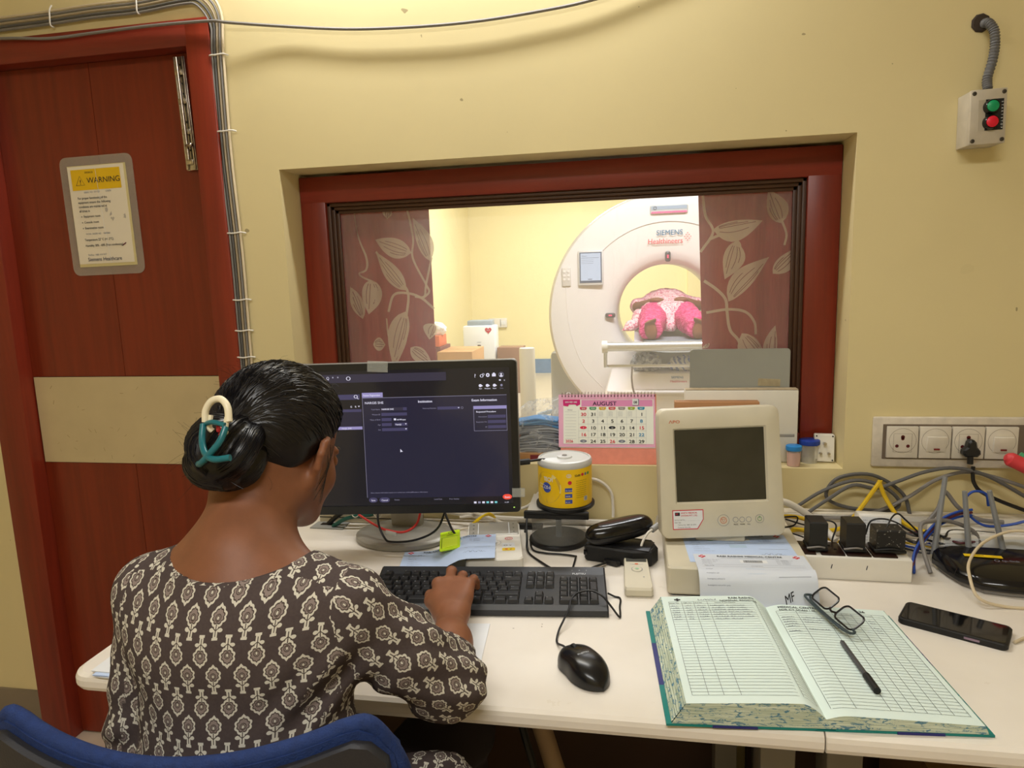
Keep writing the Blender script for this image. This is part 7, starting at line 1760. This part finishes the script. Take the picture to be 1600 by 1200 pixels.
    for pts, r in lobes:
        sp = [np.array(q_) for q_ in spline([tuple(q_) for q_ in pts], 4)]
        for i in range(len(sp) - 1): Bf.cone(sp[i], sp[i + 1], r * (.82 + .18 * math.sin(PI * i / len(sp))), r * (.82 + .18 * math.sin(PI * (i + 1) / len(sp))), .004)
    rn = random.Random(4)
    hair = field_obj('hair', [Hf, Bf], M_hair, P)
    b = B(); att = np.array((0.0, -.95, -.42)); att /= np.linalg.norm(att)
    for k in range(900):      # combed strands over the cap, from the hairline back to the knot
        a = rn.uniform(-PI * .98, PI * .98); tl = rn.uniform(.0, .3)
        st = np.array((math.sin(a), math.cos(a) * .9 + .05, 0.30 * math.cos(a) + .12 - rn.uniform(0, .45) ** 1.5)); st /= np.linalg.norm(st)
        if st[1] < -.45: st[2] -= .15
        path = []; jit = np.array([rn.uniform(-.05, .05) for _ in range(3)])
        for i in range(11):
            t_ = tl + (1 - tl) * i / 10; bow = np.array((0, 0, 1.0)) * math.sin(PI * t_) * .55 * max(0, math.cos(a * .5)); d_ = st * (1 - t_) + att * t_ + bow + jit * math.sin(PI * t_); d_ /= np.linalg.norm(d_)
            p0 = h(0, -.012, .020) + HRn @ (d_ * np.array((.083, .100, .094))); pr = Hf.project(p0, .0006 + rn.uniform(-.0003, .0013), 3); path.append(tuple(pr))
        path = [q_ for q_ in path if np.dot(np.array(q_) - h(0, -.006, -.008), nf) < -.001]
        if len(path) < 4: continue
        b.tube(path, .00055, M_hair2, 3, False, False)
    for pts, r in lobes:
        sp = [np.array(q_) for q_ in spline([tuple(q_) for q_ in pts], 5)]
        for k in range(110):
            ph = rn.uniform(0, 2 * PI); tw = rn.uniform(.6, 1.6); i0 = rn.randint(0, 3); path = []
            for i in range(i0, len(sp)):
                t_ = sp[min(i + 1, len(sp) - 1)] - sp[max(0, i - 1)]; t_ /= np.linalg.norm(t_); e1 = np.cross(t_, by); e1 /= np.linalg.norm(e1); e2 = np.cross(t_, e1); a = ph + tw * i / len(sp)
                rr = r * (.82 + .18 * math.sin(PI * i / len(sp))) + .0003 + rn.uniform(.0002, .0014); path.append(tuple(sp[i] + (e1 * math.cos(a) + e2 * math.sin(a)) * rr))
            b.tube(path, .0005, M_hair2, 3, False, False)
    for k in range(120):     # loose flyaway hairs
        a = rn.uniform(-1.6, 1.6); ze = rn.uniform(.3, 1); d_ = np.array((math.sin(a), rn.uniform(-1, .4), ze)); d_ /= np.linalg.norm(d_)
        p0 = h(0, -.012, .020) + HRn @ (d_ * np.array((.082, .099, .093))); L0 = rn.uniform(.012, .032); sd_ = HRn @ np.array((rn.uniform(-1, 1), rn.uniform(-1, .2), rn.uniform(-.2, .4))); od = HRn @ d_
        b.tube([tuple(p0), tuple(p0 + sd_ * L0 * .6 + od * L0 * .22), tuple(p0 + sd_ * L0 * 1.3 + od * L0 * .12)], .00014, M_hair2, 3, False)
    for k in range(60):
        a = rn.uniform(0, 2 * PI); d_ = bx * math.cos(a) + bz * math.sin(a) - by * .4; p0 = Bc + d_ * .038; s2 = np.array([rn.uniform(-1, 1) for _ in range(3)]); b.tube([tuple(p0), tuple(p0 + d_ * .012 + s2 * .008), tuple(p0 + d_ * .018 + s2 * .022)], .00014, M_hair2, 3, False)
    for k in range(26):      # wisps in front of the ear and at the nape
        s = 1; z0 = rn.uniform(-.02, .01); b.tube([tuple(h(.079, .012 + rn.uniform(-.004, .012), z0)), tuple(h(.079, .018, z0 - .025)), tuple(h(.073, .020 + rn.uniform(-.01, .01), z0 - .05 - rn.uniform(0, .02)))], .00022, M_hair2, 3, False)
        x = rn.uniform(-.03, .06); q0 = h(x, -.072, -.055); b.tube([tuple(q0), tuple(q0 + np.array((.004, .0, -.012))), tuple(q0 + np.array((rn.uniform(-.006, .014), -.002, -.026)))], .00016, M_hair2, 3, False)
    strands = keep(b.obj('hair_strands'), P); strands['kind'] = 'stuff'
    # ------------------------------------------------ claw clip biting the knot
    C0 = Bc + np.array((.93, -.36, 0)) * .030 + np.array((0, 0, .040)) + np.array((-.36, -.93, 0)) * .010
    c = lambda x, y, z: tuple(C0 + np.array((1, 0, 0)) * x + np.array((-.29, -.957, 0)) * -y + np.array((.957, -.29, 0)) * 0 + np.array((0, 0, 1)) * z)
    fx, fz = np.array((.93, -.36, 0)), np.array((0, 0, 1.)); fo = np.array((-.36, -.93, 0))
    c = lambda x, z, o: tuple(C0 + fx * x + fz * z + fo * o)
    t = thing('hair_claw_clip', 'cream and teal claw clip holding her bun', 'hair clip', tuple(C0))
    crm = mat('clip_cream', (236, 226, 196), .3); tl = mat('clip_teal', (26, 106, 116), .3, spec=.6)
    b = B(); b.tube([c(-.020, .004, .024), c(-.020, .018, .022), c(-.012, .030, .018), c(.001, .033, .014), c(.013, .024, .014), c(.019, .006, .018)], .0045, crm, 10); keep(b.obj('cream_grip'), t)
    for x in (-.0165, .0165):
        b = B(); b.tube([c(x, .012, .018), c(x * .95, -.003, .022), c(x * .8, -.008, .020)], .0034, crm, 8); keep(b.obj('hinge_lug'), t)
    b = B(); b.tube([c(-.019, .002, .024), c(0, .006, .027), c(.019, .003, .024)], .0032, tl, 10); b.tube([c(-.022, .001, .026), c(-.013, -.018, .036), c(.002, -.031, .043), c(.018, -.036, .043), c(.037, -.034, .034)], .0042, tl, 10)
    b.tube([c(.020, .001, .024), c(.020, -.015, .034), c(.010, -.030, .043), c(-.006, -.043, .045), c(-.026, -.049, .036)], .0042, tl, 10); keep(b.obj('teal_claw'), t)
    b = B(); b.tube([c(-.003, .004, .018), c(.002, -.006, .022), c(.006, -.002, .02), c(.002, -.012, .02)], .0025, mat('clip_red_spring', (170, 30, 40), .4), 8); keep(b.obj('spring'), t)
make_woman()

# ================================================================== office chair
def make_chair():
    t = thing('office_chair', 'office chair with blue mesh back and dark back shell, she sits on it', 'chair', (-.505, .745, 0), (0, 0, math.radians(5)))
    blue = mat('blue_mesh', (22, 46, 98), .8, bump=.6, bscale=500, var=.15, vscale=120); shell = mat('chair_shell', (40, 40, 44), .5, bump=.15, bscale=300)
    W = .250
    def s(u, v, off):      # u -1..1 across, v 0..1 up
        x = u * W * (1 - .06 * v ** 3); y = -.165 + .055 * u * u - .01 * v + off; z = .52 + .372 * v
        e = max(0, abs(u) - .80) / .20
        z = .52 + (.388 - .034 * (1 - min(1, abs(u) * 1.1) ** 2) - .045 * e * e) * v
        return V((x, y, z))
    def pad(o0, o1, m, grow, name):
        b = B(); nu, nv = 28, 14
        f = lambda u, v, o: s((u * 2 - 1) * grow, v * grow + (1 - grow) * .0, o)
        b.grid(lambda u, v: f(u, v, o0), nu, nv, m); b.grid(lambda u, v: f(1 - u, v, o1), nu, nv, m)
        ed = [(i / nu, 1) for i in range(nu + 1)] + [(1, 1 - i / nv) for i in range(1, nv + 1)] + [(1 - i / nu, 0) for i in range(1, nu + 1)] + [(0, i / nv) for i in range(1, nv)]
        vs = []; k = len(ed)
        for u, v in ed: vs += [f(u, v, o0), f(u, v, o1)]
        b.add(vs, [(2 * i, 2 * i + 1, (2 * i + 3) % (2 * k), (2 * i + 2) % (2 * k)) for i in range(k)], m, False)
        return b.obj(name, t)
    pad(-.006, .018, blue, 1.0, 'back_cushion'); pad(-.020, -.0065, shell, .975, 'back_shell')
    b = B(); P = [s(-1, .1 + .85 * k / 6, .006) for k in range(7)] + [s(-1 + 2 * k / 20, 1, .006) for k in range(1, 20)] + [s(1, .95 - .85 * k / 6, .006) for k in range(7)]
    b.tube(P, .0095, blue, 10); b.obj('edge_piping', t)
    b = B(); b.prism(rrect(-.23, -.21, .23, .22, .06), .395, .435, mat('seat_blue', (36, 74, 150), .85), None, False, .012); b.obj('seat', t)
    b = B(); b.box((0, 0, .385), (.36, .34, .02), M_mblk, bev=.004); b.obj('seat_pan', t)
    b = B(); b.tube([(0, -.05, .375), (0, -.19, .37), (0, -.225, .45), (0, -.205, .60)], .022, M_mblk, 10); b.obj('back_bracket', t)
    b = B(); b.cyl((0, 0, .09), .028, .29, M_gblk); b.obj('column', t)
    for k in range(5):
        a = 2 * PI * k / 5 + .3; b = B(); b.tube([(0, 0, .11), (.15 * math.cos(a), .15 * math.sin(a), .095), (.28 * math.cos(a), .28 * math.sin(a), .075)], .020, M_mblk, 8, rad=lambda q: 1.1 - .35 * q); l = b.obj('leg', t)
        b = B(); b.lathe([(0, -.02), (.026, -.02), (.028, -.016), (.028, .016), (.026, .02), (0, .02)], M_gblk, (.28 * math.cos(a), .28 * math.sin(a), .028), 16, (0, PI / 2, a)); b.obj('castor', l)
make_chair()
